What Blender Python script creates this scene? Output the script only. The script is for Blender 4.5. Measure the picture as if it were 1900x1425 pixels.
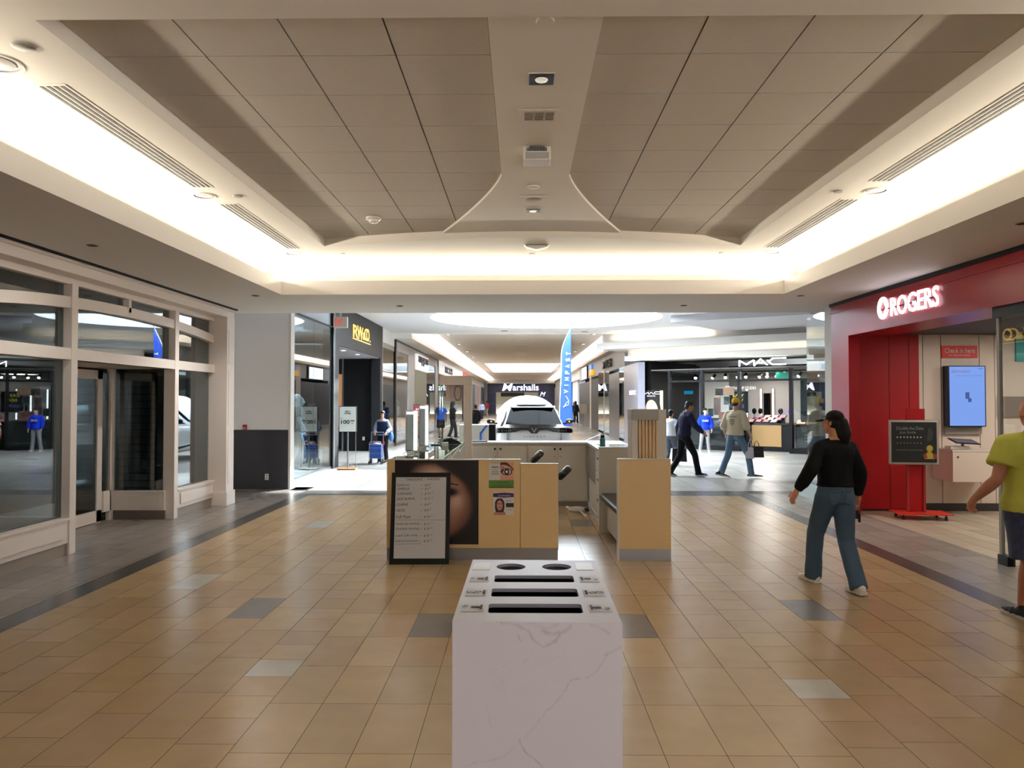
import bpy, bmesh, math, random
from mathutils import Vector, Matrix, noise
import numpy as np
for _o in list(bpy.data.objects): bpy.data.objects.remove(_o)
scene = bpy.context.scene
col = scene.collection
R = math.radians
rnd = random.Random(7)

# ---------------------------------------------------------------- camera, sky, sun, exposure
cam_d = bpy.data.cameras.new('camera'); cam = bpy.data.objects.new('camera', cam_d); col.objects.link(cam)
cam_d.sensor_width = 36.0; cam_d.lens = 1380.0 / 1900.0 * 36.0
cam_d.clip_start = 0.05; cam_d.clip_end = 300
cam.location = (0, 0, 1.7); cam.rotation_euler = (R(90 + 1.266), 0, R(0.706))
scene.camera = cam
world = bpy.data.worlds.new('sky'); scene.world = world; world.use_nodes = True
bg = world.node_tree.nodes['Background']; bg.inputs[0].default_value = (0.80, 0.90, 1.0, 1); bg.inputs[1].default_value = 10.0
vs = scene.view_settings
vs.view_transform = 'Standard'; vs.look = 'None'; vs.gamma = 1.0; vs.exposure = 0.66; vs.use_curve_mapping = False
scene.cycles.max_bounces = 8; scene.cycles.diffuse_bounces = 6; scene.cycles.glossy_bounces = 4
scene.cycles.transparent_max_bounces = 16; scene.cycles.caustics_reflective = False; scene.cycles.caustics_refractive = False
scene.cycles.sample_clamp_indirect = 4.0
sun_d = bpy.data.lights.new('sun', 'SUN'); sun = bpy.data.objects.new('sun', sun_d); col.objects.link(sun)
sun_d.energy = 22.0; sun_d.angle = R(1.5); sun_d.color = (0.93, 0.97, 1.0)
sun.rotation_euler = Vector((-4.9, -6.4, -4.6)).to_track_quat('-Z', 'Y').to_euler(); sun.location = (12, 40, 20)

def area(name, loc, sx, sy, power, color, direction, portal=False, shape='RECTANGLE', spread=180, parent=None):
    d = bpy.data.lights.new(name, 'AREA'); d.shape = shape; d.size = sx; d.size_y = sy; d.energy = power; d.color = color
    d.spread = R(spread)
    o = bpy.data.objects.new(name, d); col.objects.link(o); o.location = loc
    o.rotation_euler = Vector(direction).to_track_quat('-Z', 'Y').to_euler()
    if portal: d.cycles.is_portal = True
    if parent: o.parent = parent; o.matrix_parent_inverse = parent.matrix_world.inverted()
    return o
WARM = (1.0, 0.90, 0.73); NEUT = (1.0, 0.93, 0.84); COOL = (0.86, 0.93, 1.0)
# daylight of the sky entering through the oval skylight
area('skylight_daylight', (0.75, 22.6, 5.22), 7.0, 6.3, 1700, (0.80, 0.90, 1.0), (0, 0, -1), shape='ELLIPSE')

# ---------------------------------------------------------------- materials
MATS = {}
def s2l(c):
    return tuple(((x / 12.92) if x <= 0.04045 else ((x + 0.055) / 1.055) ** 2.4) for x in c)
def hexc(h):
    return s2l(tuple(int(h[i:i + 2], 16) / 255 for i in (0, 2, 4)))
def mat(name, c, rough=0.5, metal=0.0, spec=0.5, emit=None, es=0.0, coat=0.0, bump=None, vary=0.0, vscale=4.0):
    if name in MATS: return MATS[name]
    if isinstance(c, str): c = hexc(c)
    m = bpy.data.materials.new(name); m.use_nodes = True
    nt = m.node_tree; p = nt.nodes['Principled BSDF']
    p.inputs['Base Color'].default_value = (*c, 1); p.inputs['Roughness'].default_value = rough
    p.inputs['Metallic'].default_value = metal; p.inputs['Specular IOR Level'].default_value = spec
    if coat: p.inputs['Coat Weight'].default_value = coat
    if emit is not None:
        p.inputs['Emission Color'].default_value = (*emit, 1); p.inputs['Emission Strength'].default_value = es
    if vary or bump:
        tc = nt.nodes.new('ShaderNodeTexCoord')
        no = nt.nodes.new('ShaderNodeTexNoise'); no.inputs['Scale'].default_value = vscale; no.inputs['Detail'].default_value = 4
        nt.links.new(tc.outputs['Object'], no.inputs['Vector'])
        if vary:
            mx = nt.nodes.new('ShaderNodeMix'); mx.data_type = 'RGBA'
            mx.inputs[6].default_value = (*[x * (1 - vary) for x in c], 1); mx.inputs[7].default_value = (*[min(1, x * (1 + vary)) for x in c], 1)
            nt.links.new(no.outputs['Fac'], mx.inputs[0]); nt.links.new(mx.outputs[2], p.inputs['Base Color'])
        if bump:
            n2 = nt.nodes.new('ShaderNodeTexNoise'); n2.inputs['Scale'].default_value = bump[0]; n2.inputs['Detail'].default_value = 3
            nt.links.new(tc.outputs['Object'], n2.inputs['Vector'])
            b = nt.nodes.new('ShaderNodeBump'); b.inputs['Strength'].default_value = bump[1]; b.inputs['Distance'].default_value = 0.01
            nt.links.new(n2.outputs['Fac'], b.inputs['Height']); nt.links.new(b.outputs['Normal'], p.inputs['Normal'])
    MATS[name] = m
    return m
def vcol(name, rough=0.5, spec=0.4, coat=0.0):
    """a print or tile surface whose own colour is stored per face"""
    if name in MATS: return MATS[name]
    m = bpy.data.materials.new(name); m.use_nodes = True; nt = m.node_tree; p = nt.nodes['Principled BSDF']
    a = nt.nodes.new('ShaderNodeVertexColor'); a.layer_name = 'tint'
    tc = nt.nodes.new('ShaderNodeTexCoord'); no = nt.nodes.new('ShaderNodeTexNoise'); no.inputs['Scale'].default_value = 5.0; no.inputs['Detail'].default_value = 6
    nt.links.new(tc.outputs['Object'], no.inputs['Vector'])
    if 'tile' in name:
        mr = nt.nodes.new('ShaderNodeMapRange'); mr.inputs[3].default_value = 0.86; mr.inputs[4].default_value = 1.12
        nt.links.new(no.outputs['Fac'], mr.inputs[0])
        vm = nt.nodes.new('ShaderNodeVectorMath'); vm.operation = 'SCALE'
        nt.links.new(a.outputs['Color'], vm.inputs[0]); nt.links.new(mr.outputs[0], vm.inputs['Scale']); nt.links.new(vm.outputs[0], p.inputs['Base Color'])
    else:
        nt.links.new(a.outputs['Color'], p.inputs['Base Color'])
    p.inputs['Roughness'].default_value = rough; p.inputs['Specular IOR Level'].default_value = spec; p.inputs['Coat Weight'].default_value = coat
    MATS[name] = m; return m
def emis(name, c, s):
    if name in MATS: return MATS[name]
    m = bpy.data.materials.new(name); m.use_nodes = True; nt = m.node_tree; nt.nodes.clear()
    e = nt.nodes.new('ShaderNodeEmission'); o = nt.nodes.new('ShaderNodeOutputMaterial')
    e.inputs[0].default_value = (*c, 1); e.inputs[1].default_value = s; nt.links.new(e.outputs[0], o.inputs[0]); MATS[name] = m; return m
def glass(name, tint=(0.93, 0.96, 0.95), ior=1.5, rough=0.0, boost=1.0):
    """thin pane: see-through, with a Fresnel mirror reflection"""
    if name in MATS: return MATS[name]
    m = bpy.data.materials.new(name); m.use_nodes = True; nt = m.node_tree; nt.nodes.clear()
    o = nt.nodes.new('ShaderNodeOutputMaterial'); mx = nt.nodes.new('ShaderNodeMixShader')
    t = nt.nodes.new('ShaderNodeBsdfTransparent'); g = nt.nodes.new('ShaderNodeBsdfGlossy'); f = nt.nodes.new('ShaderNodeFresnel')
    t.inputs[0].default_value = (*tint, 1); g.inputs['Roughness'].default_value = rough; f.inputs['IOR'].default_value = ior
    ml = nt.nodes.new('ShaderNodeMath'); ml.operation = 'MULTIPLY'; ml.inputs[1].default_value = boost; ml.use_clamp = True
    ge = nt.nodes.new('ShaderNodeNewGeometry'); mi = nt.nodes.new('ShaderNodeMix'); mi.inputs[2].default_value = ior; mi.inputs[3].default_value = 1.0 / ior
    nt.links.new(ge.outputs['Backfacing'], mi.inputs[0]); nt.links.new(mi.outputs[0], f.inputs['IOR'])
    nt.links.new(f.outputs[0], ml.inputs[0]); nt.links.new(ml.outputs[0], mx.inputs[0])
    nt.links.new(t.outputs[0], mx.inputs[1]); nt.links.new(g.outputs[0], mx.inputs[2]); nt.links.new(mx.outputs[0], o.inputs[0]); MATS[name] = m; return m

# ---------------------------------------------------------------- object helpers
def tag(o, label=None, cat=None, group=None, kind=None):
    if label: o['label'] = label
    if cat: o['category'] = cat
    if group: o['group'] = group
    if kind: o['kind'] = kind
    return o
def thing(name, label, cat, loc=(0, 0, 0), rz=0.0, group=None, rot=None):
    o = bpy.data.objects.new(name, None); col.objects.link(o); o.empty_display_size = 0.1
    o.location = loc; o.rotation_euler = rot if rot else (0, 0, rz)
    o.matrix_world = Matrix.LocRotScale(Vector(loc), o.rotation_euler, None)
    return tag(o, label, cat, group)
def copy_tree(o, parent=None, loc=None, rz=None, label=None):
    c = o.copy(); col.objects.link(c)
    if parent: c.parent = parent
    if loc is not None: c.location = loc
    if rz is not None: c.rotation_euler = (0, 0, rz)
    if label: c['label'] = label
    if loc is not None or rz is not None: c.matrix_world = Matrix.LocRotScale(c.location, c.rotation_euler, None)
    for ch in list(o.children): copy_tree(ch, c)
    return c

class B:
    def __init__(s): s.bm = bmesh.new(); s.mi = 0
    def _f(s, fs):
        for f in fs: f.material_index = s.mi
    def quad(s, *pts):
        vs_ = [s.bm.verts.new(p) for p in pts]; f = s.bm.faces.new(vs_); f.material_index = s.mi; return f
    def box(s, x0, x1, y0, y1, z0, z1, bev=0.0):
        if x0 > x1: x0, x1 = x1, x0
        if y0 > y1: y0, y1 = y1, y0
        if z0 > z1: z0, z1 = z1, z0
        r = bmesh.ops.create_cube(s.bm, size=1.0)
        for v in r['verts']:
            v.co = Vector(((x0 + x1) / 2 + v.co.x * (x1 - x0), (y0 + y1) / 2 + v.co.y * (y1 - y0), (z0 + z1) / 2 + v.co.z * (z1 - z0)))
        fs = set(f for v in r['verts'] for f in v.link_faces); s._f(fs)
        if bev:
            es = list(set(e for v in r['verts'] for e in v.link_edges))
            rb = bmesh.ops.bevel(s.bm, geom=es, offset=bev, segments=2, affect='EDGES', profile=0.7); s._f(rb['faces'])
        return s
    def obox(s, c, size, ax, ay, bev=0.0):
        """oriented box: centre, full sizes, local x and y axes"""
        n0 = len(s.bm.verts); s.box(-size[0] / 2, size[0] / 2, -size[1] / 2, size[1] / 2, -size[2] / 2, size[2] / 2, bev)
        ax = Vector(ax).normalized(); az = ax.cross(Vector(ay)).normalized(); ay = az.cross(ax)
        M = Matrix((ax, ay, az)).transposed(); c = Vector(c)
        s.bm.verts.ensure_lookup_table()
        for v in s.bm.verts[n0:]: v.co = c + M @ v.co
        return s
    def cyl(s, p0, p1, r0, r1=None, n=20, cap=True):
        p0 = Vector(p0); p1 = Vector(p1); r1 = r0 if r1 is None else r1
        d = p1 - p0; L = d.length
        r = bmesh.ops.create_cone(s.bm, cap_ends=cap, segments=n, radius1=r0, radius2=r1, depth=L)
        q = Vector((0, 0, 1)).rotation_difference(d.normalized()) if L > 0 else Matrix.Identity(3).to_quaternion()
        M = q.to_matrix(); mid = (p0 + p1) / 2
        for v in r['verts']: v.co = mid + M @ v.co
        s._f(set(f for v in r['verts'] for f in v.link_faces)); return s
    def ball(s, c, r, n=2, rot=None):
        if not hasattr(r, '__len__'): r = (r, r, r)
        k = bmesh.ops.create_icosphere(s.bm, subdivisions=n, radius=1.0); c = Vector(c)
        for v in k['verts']:
            w = Vector((v.co.x * r[0], v.co.y * r[1], v.co.z * r[2])); v.co = c + (rot @ w if rot else w)
        s._f(set(f for v in k['verts'] for f in v.link_faces)); return s
    def cap(s, p0, p1, r0, r1=None, n=14):
        r1 = r0 if r1 is None else r1
        s.cyl(p0, p1, r0, r1, n); s.ball(p0, r0, 2); s.ball(p1, r1, 2); return s
    def tube(s, pts, r, n=10, closed=False):
        pts = [Vector(p) for p in pts]; k = len(pts); rings = []; up = None
        for i, p in enumerate(pts):
            a = pts[(i - 1) % k] if (i > 0 or closed) else p; b = pts[(i + 1) % k] if (i < k - 1 or closed) else p
            t = (b - a).normalized()
            if up is None: up = Vector((0, 0, 1)) if abs(t.z) < 0.9 else Vector((1, 0, 0))
            u = (up - t * up.dot(t)).normalized(); w = t.cross(u); up = u
            rr = r[i] if hasattr(r, '__len__') else r
            rings.append([s.bm.verts.new(p + (u * math.cos(2 * math.pi * j / n) + w * math.sin(2 * math.pi * j / n)) * rr) for j in range(n)])
        for i in range(k if closed else k - 1):
            a = rings[i]; b = rings[(i + 1) % k]
            for j in range(n):
                f = s.bm.faces.new((a[j], a[(j + 1) % n], b[(j + 1) % n], b[j])); f.material_index = s.mi
        if not closed:
            for rr in (rings[0][::-1], rings[-1]):
                f = s.bm.faces.new(rr); f.material_index = s.mi
        return s
    def loft(s, rings, caps=True):
        R_ = [[s.bm.verts.new(p) for p in r] for r in rings]; n = len(R_[0])
        for a, b in zip(R_, R_[1:]):
            for j in range(n):
                f = s.bm.faces.new((a[j], a[(j + 1) % n], b[(j + 1) % n], b[j])); f.material_index = s.mi
        if caps:
            for rr in (R_[0][::-1], R_[-1]):
                f = s.bm.faces.new(rr); f.material_index = s.mi
        return s
    def ell(s, rings, n=20):
        """rings of (centre, rx, ry) stacked roughly along z"""
        return s.loft([[Vector(c) + Vector((rx * math.cos(2 * math.pi * j / n), ry * math.sin(2 * math.pi * j / n), 0)) for j in range(n)] for c, rx, ry in rings])
    def prism(s, pts, h, axis='z', base=0.0):
        """closed 2-D outline pts extruded from base to base+h along axis"""
        def P(a, b, k):
            return {'z': (a, b, k), 'y': (a, k, b), 'x': (k, a, b)}[axis]
        lo = [s.bm.verts.new(P(a, b, base)) for a, b in pts]; hi = [s.bm.verts.new(P(a, b, base + h)) for a, b in pts]; n = len(pts)
        fs = [s.bm.faces.new(lo[::-1]), s.bm.faces.new(hi)]
        for j in range(n): fs.append(s.bm.faces.new((lo[j], lo[(j + 1) % n], hi[(j + 1) % n], hi[j])))
        s._f(fs); return s
    def lathe(s, prof, c=(0, 0, 0), n=28):
        c = Vector(c)
        return s.loft([[c + Vector((r * math.cos(2 * math.pi * j / n), r * math.sin(2 * math.pi * j / n), z)) for j in range(n)] for r, z in prof])
    def fin(s, name, mats, parent=None, world=False, smooth=False, noflip=False):
        if not noflip: bmesh.ops.recalc_face_normals(s.bm, faces=s.bm.faces[:])
        me = bpy.data.meshes.new(name); s.bm.to_mesh(me); s.bm.free()
        for m in (mats if isinstance(mats, (list, tuple)) else [mats]): me.materials.append(m)
        if smooth:
            for p in me.polygons: p.use_smooth = True
            if smooth != True: me.set_sharp_from_angle(angle=R(smooth))
        if parent and world: me.transform(parent.matrix_world.inverted())
        o = bpy.data.objects.new(name, me); col.objects.link(o)
        if parent: o.parent = parent
        return o
def struct(b, name, mats, smooth=False, label=None):
    parts = [b]
    if name.startswith(('wall', 'baseboard')):                     # every wall piece is an object of its own
        bm = b.bm; seen = set(); parts = []
        for f0 in bm.faces:
            if f0 in seen: continue
            st_, isl = [f0], []
            seen.add(f0)
            while st_:
                f = st_.pop(); isl.append(f)
                for v in f.verts:
                    for g in v.link_faces:
                        if g not in seen: seen.add(g); st_.append(g)
            nb = B(); mp = {}
            for f in isl: nb.bm.faces.new([mp.setdefault(v, None) or mp.__setitem__(v, nb.bm.verts.new(v.co)) or mp[v] for v in f.verts])
            parts.append(nb)
        bm.free()
    for q in parts:
        o = q.fin(name, mats, smooth=smooth); o['kind'] = 'structure'
        if label: o['label'] = label; o['category'] = 'setting'
    return o
def single(b, name, mats, label, cat, group=None, smooth=False):
    return tag(b.fin(name, mats, smooth=smooth), label, cat, group)
bench_scene = bpy.data.scenes.new('workbench')
def evalmesh(o):
    bench_scene.collection.objects.link(o); vl = bench_scene.view_layers[0]; vl.update(); dg = vl.depsgraph
    me = bpy.data.meshes.new_from_object(o.evaluated_get(dg)); bench_scene.collection.objects.unlink(o); return me
def text(s, mat_, origin, right, up, height=None, width=None, depth=0.004, parent=None, name='lettering', world=True, bold=0.0, align='CENTER', shear=0.0, sp=1.0, valign=0.0):
    """flat or raised lettering; origin is its centre (or left end), its cap height is fitted to height"""
    cu = bpy.data.curves.new('t', 'FONT'); cu.body = s; cu.size = 1.0; cu.extrude = 0.0; cu.offset = bold; cu.shear = shear; cu.space_character = sp; cu.resolution_u = 3
    cu.align_x = 'LEFT'
    o = bpy.data.objects.new('t', cu); col.objects.link(o); me = evalmesh(o); bpy.data.objects.remove(o); bpy.data.curves.remove(cu)
    n = len(me.vertices); co = np.zeros(n * 3); me.vertices.foreach_get('co', co); co = co.reshape(-1, 3)
    x0, x1 = co[:, 0].min(), co[:, 0].max(); y0, y1 = co[:, 1].min(), co[:, 1].max()
    sy = (height / (y1 - y0)) if height else (width / (x1 - x0)); sx = (width / (x1 - x0)) if width else sy
    cx = (x0 + x1) / 2 if align == 'CENTER' else x0; cy = (y0 + y1) / 2
    bm = bmesh.new(); bm.from_mesh(me); bpy.data.meshes.remove(me)
    if depth:
        g = bmesh.ops.extrude_face_region(bm, geom=bm.faces[:])
        bmesh.ops.translate(bm, vec=(0, 0, 1), verts=[v for v in g['geom'] if isinstance(v, bmesh.types.BMVert)])
    r = Vector(right).normalized(); u = Vector(up).normalized(); w = r.cross(u); O = Vector(origin)
    for v in bm.verts:
        v.co = O + r * ((v.co.x - cx) * sx) + u * ((v.co.y - cy) * sy) + w * (v.co.z * depth + 0.0015)
    b = B(); b.bm.free(); b.bm = bm
    return b.fin(name, mat_, parent=parent, world=world)
def picture(name, f, o, right, up, w, h, nu, nv, mat_, parent=None, world=True, thick=0.003):
    """a printed sheet: a thin board whose face carries the print f(u, v)"""
    r = Vector(right).normalized(); q = Vector(up).normalized(); nrm = r.cross(q); O = Vector(o)
    bm = bmesh.new(); lay = bm.loops.layers.float_color.new('tint')
    V = [[bm.verts.new(O + r * (w * i / nu) + q * (h * j / nv) + nrm * thick) for i in range(nu + 1)] for j in range(nv + 1)]
    for j in range(nv):
        for i in range(nu):
            fc = bm.faces.new((V[j][i], V[j][i + 1], V[j + 1][i + 1], V[j + 1][i])); c = s2l(f((i + .5) / nu, (j + .5) / nv))
            for l in fc.loops: l[lay] = (*c, 1)
    k = [bm.verts.new(O), bm.verts.new(O + r * w), bm.verts.new(O + r * w + q * h), bm.verts.new(O + q * h)]
    t = [V[0][0], V[0][-1], V[-1][-1], V[-1][0]]
    edge = s2l((.8, .8, .78))
    fb = bm.faces.new(k[::-1]); sides = [fb]
    rows = [V[0], [V[j][-1] for j in range(nv + 1)], V[-1][::-1], [V[j][0] for j in range(nv, -1, -1)]]
    for a, line in enumerate(rows):
        sides.append(bm.faces.new([k[a], k[(a + 1) % 4]] + line[::-1]))
    for fc in sides:
        for l in fc.loops: l[lay] = (*edge, 1)
    b = B(); b.bm.free(); b.bm = bm
    return b.fin(name, mat_, parent=parent, world=world, noflip=True)
def lerp(a, b, t): return tuple(x + (y - x) * t for x, y in zip(a, b))
def sm(a, b, x):
    t = max(0.0, min(1.0, (x - a) / (b - a))); return t * t * (3 - 2 * t)
# ---------------------------------------------------------------- shared materials
M_wall = mat('white_wall_paint', 'd6d3d0', 0.6)
M_ceil = mat('ceiling_paint', 'e2dcd2', 0.7)
M_soff = mat('soffit_paint', 'dedad6', 0.7)
M_tile_c = mat('acoustic_tile', 'c4bcb1', 0.9, bump=(260, 0.25), vary=0.04, vscale=30)
M_grid = mat('tile_shadow_gap', '4a443c', 0.9)
M_dark = mat('dark_wainscot', '3b3b40', 0.22)
M_black = mat('black_paint', '0a0a0b', 0.5, spec=.25)
M_blackg = mat('black_gloss', '0a0a0c', 0.15)
M_charc = mat('charcoal_board', '141416', 0.5, spec=.3)
M_white = mat('white_laminate', 'd2cfc8', 0.42)
M_white2 = mat('white_frame_paint', 'e4dad2', 0.5)
M_steel = mat('brushed_steel', '9a9a9c', 0.32, metal=0.9)
M_chrome = mat('chrome', 'd0d0d2', 0.12, metal=1.0)
M_kick = mat('kick_plate_steel', '8f8b8b', 0.36, metal=0.65)
M_maple = mat('maple_laminate', 'dfbf89', 0.4, vary=0.05, vscale=2)
M_red = mat('red_panel', 'a81219', 0.5, spec=.3)
M_redg = mat('red_gloss_header', '8f0f1a', 0.35, spec=.35)
M_glass = glass('store_glass', (0.80, 0.84, 0.83), 1.55, boost=1.25)
M_glassd = glass('tinted_store_glass', (0.62, 0.70, 0.72), 1.7, boost=1.3)
M_glassc = glass('clear_glass', (0.95, 0.98, 0.97), 1.45)
M_glassg = glass('green_edge_glass', (0.80, 0.93, 0.90), 1.6)
M_light = emis('lamp_white', (1.0, 0.93, 0.82), 9.0)
M_lightc = emis('lamp_cool', (0.93, 0.97, 1.0), 10.0)
M_signw = emis('sign_white', (0.95, 0.95, 1.0), 1.6)
M_print = vcol('printed_sheet', 0.35)
M_paper = mat('paper', 'd9d6d0', 0.7)
M_ink = mat('ink', '2a2a30', 0.6)
M_plast = mat('white_plastic', 'ddd8d0', 0.4)
M_greyp = mat('grey_plastic', '8d8982', 0.5)

# ---------------------------------------------------------------- floor
def floor_patch(name, zones, gap=0.0035, grout='5a4a38'):
    """zones: (x0, x1, y0, y1, tile_w, tile_l, stagger, palette, along_y)"""
    bm = bmesh.new(); lay = bm.loops.layers.float_color.new('tint')
    def q(x0, x1, y0, y1, z, c):
        f = bm.faces.new([bm.verts.new(p) for p in ((x0, y0, z), (x1, y0, z), (x1, y1, z), (x0, y1, z))])
        for l in f.loops: l[lay] = (*c, 1)
    for (x0, x1, y0, y1, tw, tl, stg, pal, special) in zones:
        q(x0, x1, y0, y1, -0.003, hexc(grout))
        i = 0; x = x0
        while x < x1 - 1e-4:
            xe = min(x + tw, x1); y = y0 - (((i * stg) % 1.0) * tl)
            while y < y1 - 1e-4:
                ys, ye = max(y, y0), min(y + tl, y1)
                if ye - ys > 0.012:
                    c = hexc(pal[rnd.randrange(len(pal))]); k = 1 + rnd.uniform(-0.05, 0.05)
                    for (sx, sy, sc) in special:
                        if x <= sx < xe and ys <= sy < ye: c = hexc(sc); k = 1
                    q(x + gap / 2, xe - gap / 2, ys + gap / 2, ye - gap / 2, 0.0, tuple(a * k for a in c))
                y += tl
            x = xe; i += 1
    b = B(); b.bm.free(); b.bm = bm
    o = b.fin(name, vcol('floor_tile', 0.27, 0.5), noflip=True); o['kind'] = 'structure'; return o
TAN = ['aa9068', 'a78e6b', 'ac926e', 'a68a66', 'a88d6d']
GRY = ['8f877d', '8b8379', '938b82']
GRYL = ['7f7771', '7c746e', '837b75']
LITE = ['aaa59d', 'a6a19a', 'ada8a0', 'a29d97']
BAND = ['4c4946', '494643']
SPEC = [(-2.15, 6.4, '73706c'), (-.66, 5.5, '6d6762'), (-1.55, 4.62, 'b0ab9f'), (1.75, 4.58, 'b8b3a8'), (2.3, 6.3, '76736f'),
        (.84, 5.5, '6d6a66'), (-3.05, 7.25, 'b0a999'), (.79, 10.1, '77736d'), (-2.65, 10.2, 'a8a294'), (-.3, 11.3, '8d8778')]
YT = 13.35
floor_patch('floor', [
    (-1.714, -1.414, -8, YT, .3, .30, 0, TAN, SPEC), (1.586, 1.886, -8, YT, .3, .30, 0, TAN, SPEC),
    (-1.414, 1.586, -8.15, YT, .3, .588, 0, TAN, SPEC),
    (-3.814, -1.714, -8, YT, .3, .588, .5, TAN, SPEC), (1.886, 3.90, -8, YT, .3, .588, .5, TAN, SPEC),
    (-4.05, -3.814, -8, YT, .236, .9, 0, BAND, []), (3.90, 4.13, -8, YT, .23, .9, 0, BAND, []),
    (-6.2, -4.05, -8, 14.6, .3, .6, .5, GRYL, []), (4.13, 5.1, -8, 13.6, .3, .6, .5, GRY, []),
    (-4.05, 3.9, YT, 14.05, .6, .7, 0, BAND, []),
    (3.9, 4.13, YT, 14.05, .6, .7, 0, BAND, []), (4.13, 12.5, 13.6, 14.05, .6, .7, 0, BAND, []),
    (-4.4, 12.5, 14.05, 27.4, .6, .6, .5, LITE, []),
    (-9.5, -6.2, -8, 14.6, .6, .6, 0, ['55504b'], []), (-9.5, -4.4, 14.6, 27.4, .6, .6, 0, LITE, []),
    (5.1, 12.5, -2, 13.6, .25, 1.2, .37, ['b3a48f', 'b0a08a', 'b6a893', 'a99b87'], []),
    (-2.6, 2.8, 27.4, 96, .3, .6, .5, TAN, []), (-9.5, -2.6, 27.4, 96, .6, .6, .5, GRY, []), (2.8, 16.5, 27.4, 96, .6, .6, .5, GRY, []),
])

# ---------------------------------------------------------------- near hall ceiling
b = B()
b.box(-5.6, -3.45, -8, 12.88, 3.22, 3.42); b.box(3.75, 5.6, -8, 12.88, 3.22, 3.42); b.box(-3.45, 3.75, 10.62, 12.88, 3.22, 3.42)
b.box(-5.6, -3.76, -8, 12.88, 3.42, 3.9); b.box(4.06, 5.6, -8, 12.88, 3.42, 3.9); b.box(-3.76, 4.06, 10.93, 12.88, 3.42, 3.9)
struct(b, 'ceiling', M_soff, label='grey lower soffit running around the bright cove')
b = B()
b.box(-3.76, -2.53, -8, 10.93, 3.68, 3.80); b.box(2.80, 4.06, -8, 10.93, 3.68, 3.80); b.box(-2.53, 2.80, -8, 3.80, 3.68, 3.80)
arc = [(-2.53 + 5.33 * t, 9.49 - .51 * math.sin(math.pi * t)) for t in [i / 24 for i in range(25)]]
b.prism(arc + [(2.80, 10.93), (-2.53, 10.93)], .12, 'z', 3.68)
struct(b, 'ceiling', M_ceil, label='cream upper ceiling washed by the cove light')
bm = bmesh.new(); b = B()
xs = [-2.53, -1.905, -1.33, -.755, -.18]; xr = [.44, 1.015, 1.59, 2.165, 2.80]
ysr = [3.7, 4.43] + [4.43 + .578 * i for i in range(1, 10)]
for X in (xs, xr):
    for a, c in zip(X, X[1:]):
        for y0, y1 in zip(ysr, ysr[1:]): b.box(a + .005, c - .005, y0 + .005, y1 - .005, 3.78, 3.795)
struct(b, 'ceiling', M_tile_c, label='acoustic ceiling tiles inside the tray')
b = B(); b.box(-2.6, 2.9, 3.6, 9.8, 3.798, 3.81); struct(b, 'ceiling', M_grid, label='dark gap behind the acoustic tiles')
fl = [(.18, 0)]
side = [(.31, 3.75), (.31, 6.75)] + [(.31 + .89 * (i / 14) ** 1.25, 6.75 + 2.6 * (i / 14)) for i in range(1, 15)]
pts = [(.13 + w, y) for w, y in side] + [(.13 - w, y) for w, y in side[::-1]]
b = B(); b.prism(pts, .03, 'z', 3.752); struct(b, 'trim_1', M_ceil, label='flared drywall strip down the middle of the tray')
# cove lighting: a light strip lies on the ledge behind each lip
def up_area(name, loc, sx, sy, power, color, parent):
    d = bpy.data.lights.new(name, 'AREA'); d.shape = 'RECTANGLE'; d.size = sx; d.size_y = sy; d.energy = power; d.color = color
    o = bpy.data.objects.new(name, d); col.objects.link(o); o.parent = parent; o.location = (0, 0, .035); o.rotation_euler = (math.pi, 0, 0)
    return o
def cove(name, loc, L, along, power, color, label, w=.05, tilt=None):
    t = thing(name, label, 'light strip', loc)
    bb = B(); bb.box(-w / 2, w / 2, -L / 2, L / 2, 0, .025) if along == 'y' else bb.box(-L / 2, L / 2, -w / 2, w / 2, 0, .025)
    bb.fin('housing', M_plast, t); a = up_area('lamp', loc, w if along == 'y' else L, L if along == 'y' else w, power, color, t)
    if tilt:
        z = -Vector(tilt).normalized()
        if along == 'y': y = Vector((0, 1, 0)); x = y.cross(z)
        else: x = Vector((1, 0, 0)); y = z.cross(x)
        a.rotation_euler = Matrix((x, y, z)).transposed().to_euler()
    return t
COVE = 12.5   # watts per metre
cove('light_strip', (-3.60, 4.3, 3.42), 12.8, 'y', COVE * 12.8, WARM, 'long cove light strip hidden on the left ledge of the near ceiling', tilt=(.6, 0, .8))
cove('light_strip', (3.90, 4.3, 3.42), 12.8, 'y', COVE * 12.8, WARM, 'long cove light strip hidden on the right ledge of the near ceiling', tilt=(-.6, 0, .8))
cove('light_strip', (.15, 10.78, 3.42), 7.2, 'x', COVE * 7.2, WARM, 'cove light strip hidden on the far ledge of the near ceiling', tilt=(0, -.5, .86))

# ceiling fittings
M_slot = mat('slot_black', '0b0a09', 0.6)
def slot(x, y0, y1, label):
    t = thing('slot_diffuser', label, 'air vent', (x, (y0 + y1) / 2, 3.68), 0, 'ceiling slot diffusers'); L = y1 - y0
    bb = B(); bb.box(-.10, .10, -L / 2, L / 2, -.004, 0); bb.fin('frame', M_ceil, t)
    for k in range(4):
        bb = B(); xx = -.066 + .044 * k; bb.box(xx - .011, xx + .011, -L / 2 + .02, L / 2 - .02, -.006, -.003); bb.fin('slot', M_slot, t)
slot(-2.955, 4.58, 6.83, 'long black slot vent on the left upper ceiling, nearest the viewer')
slot(-2.955, 7.4, 9.62, 'black slot vent on the left upper ceiling beyond the round downlight')
slot(3.24, 4.6, 6.72, 'long black slot vent on the right upper ceiling, nearest the viewer')
slot(3.24, 7.3, 9.62, 'black slot vent on the right upper ceiling beyond the round downlight')
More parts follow.
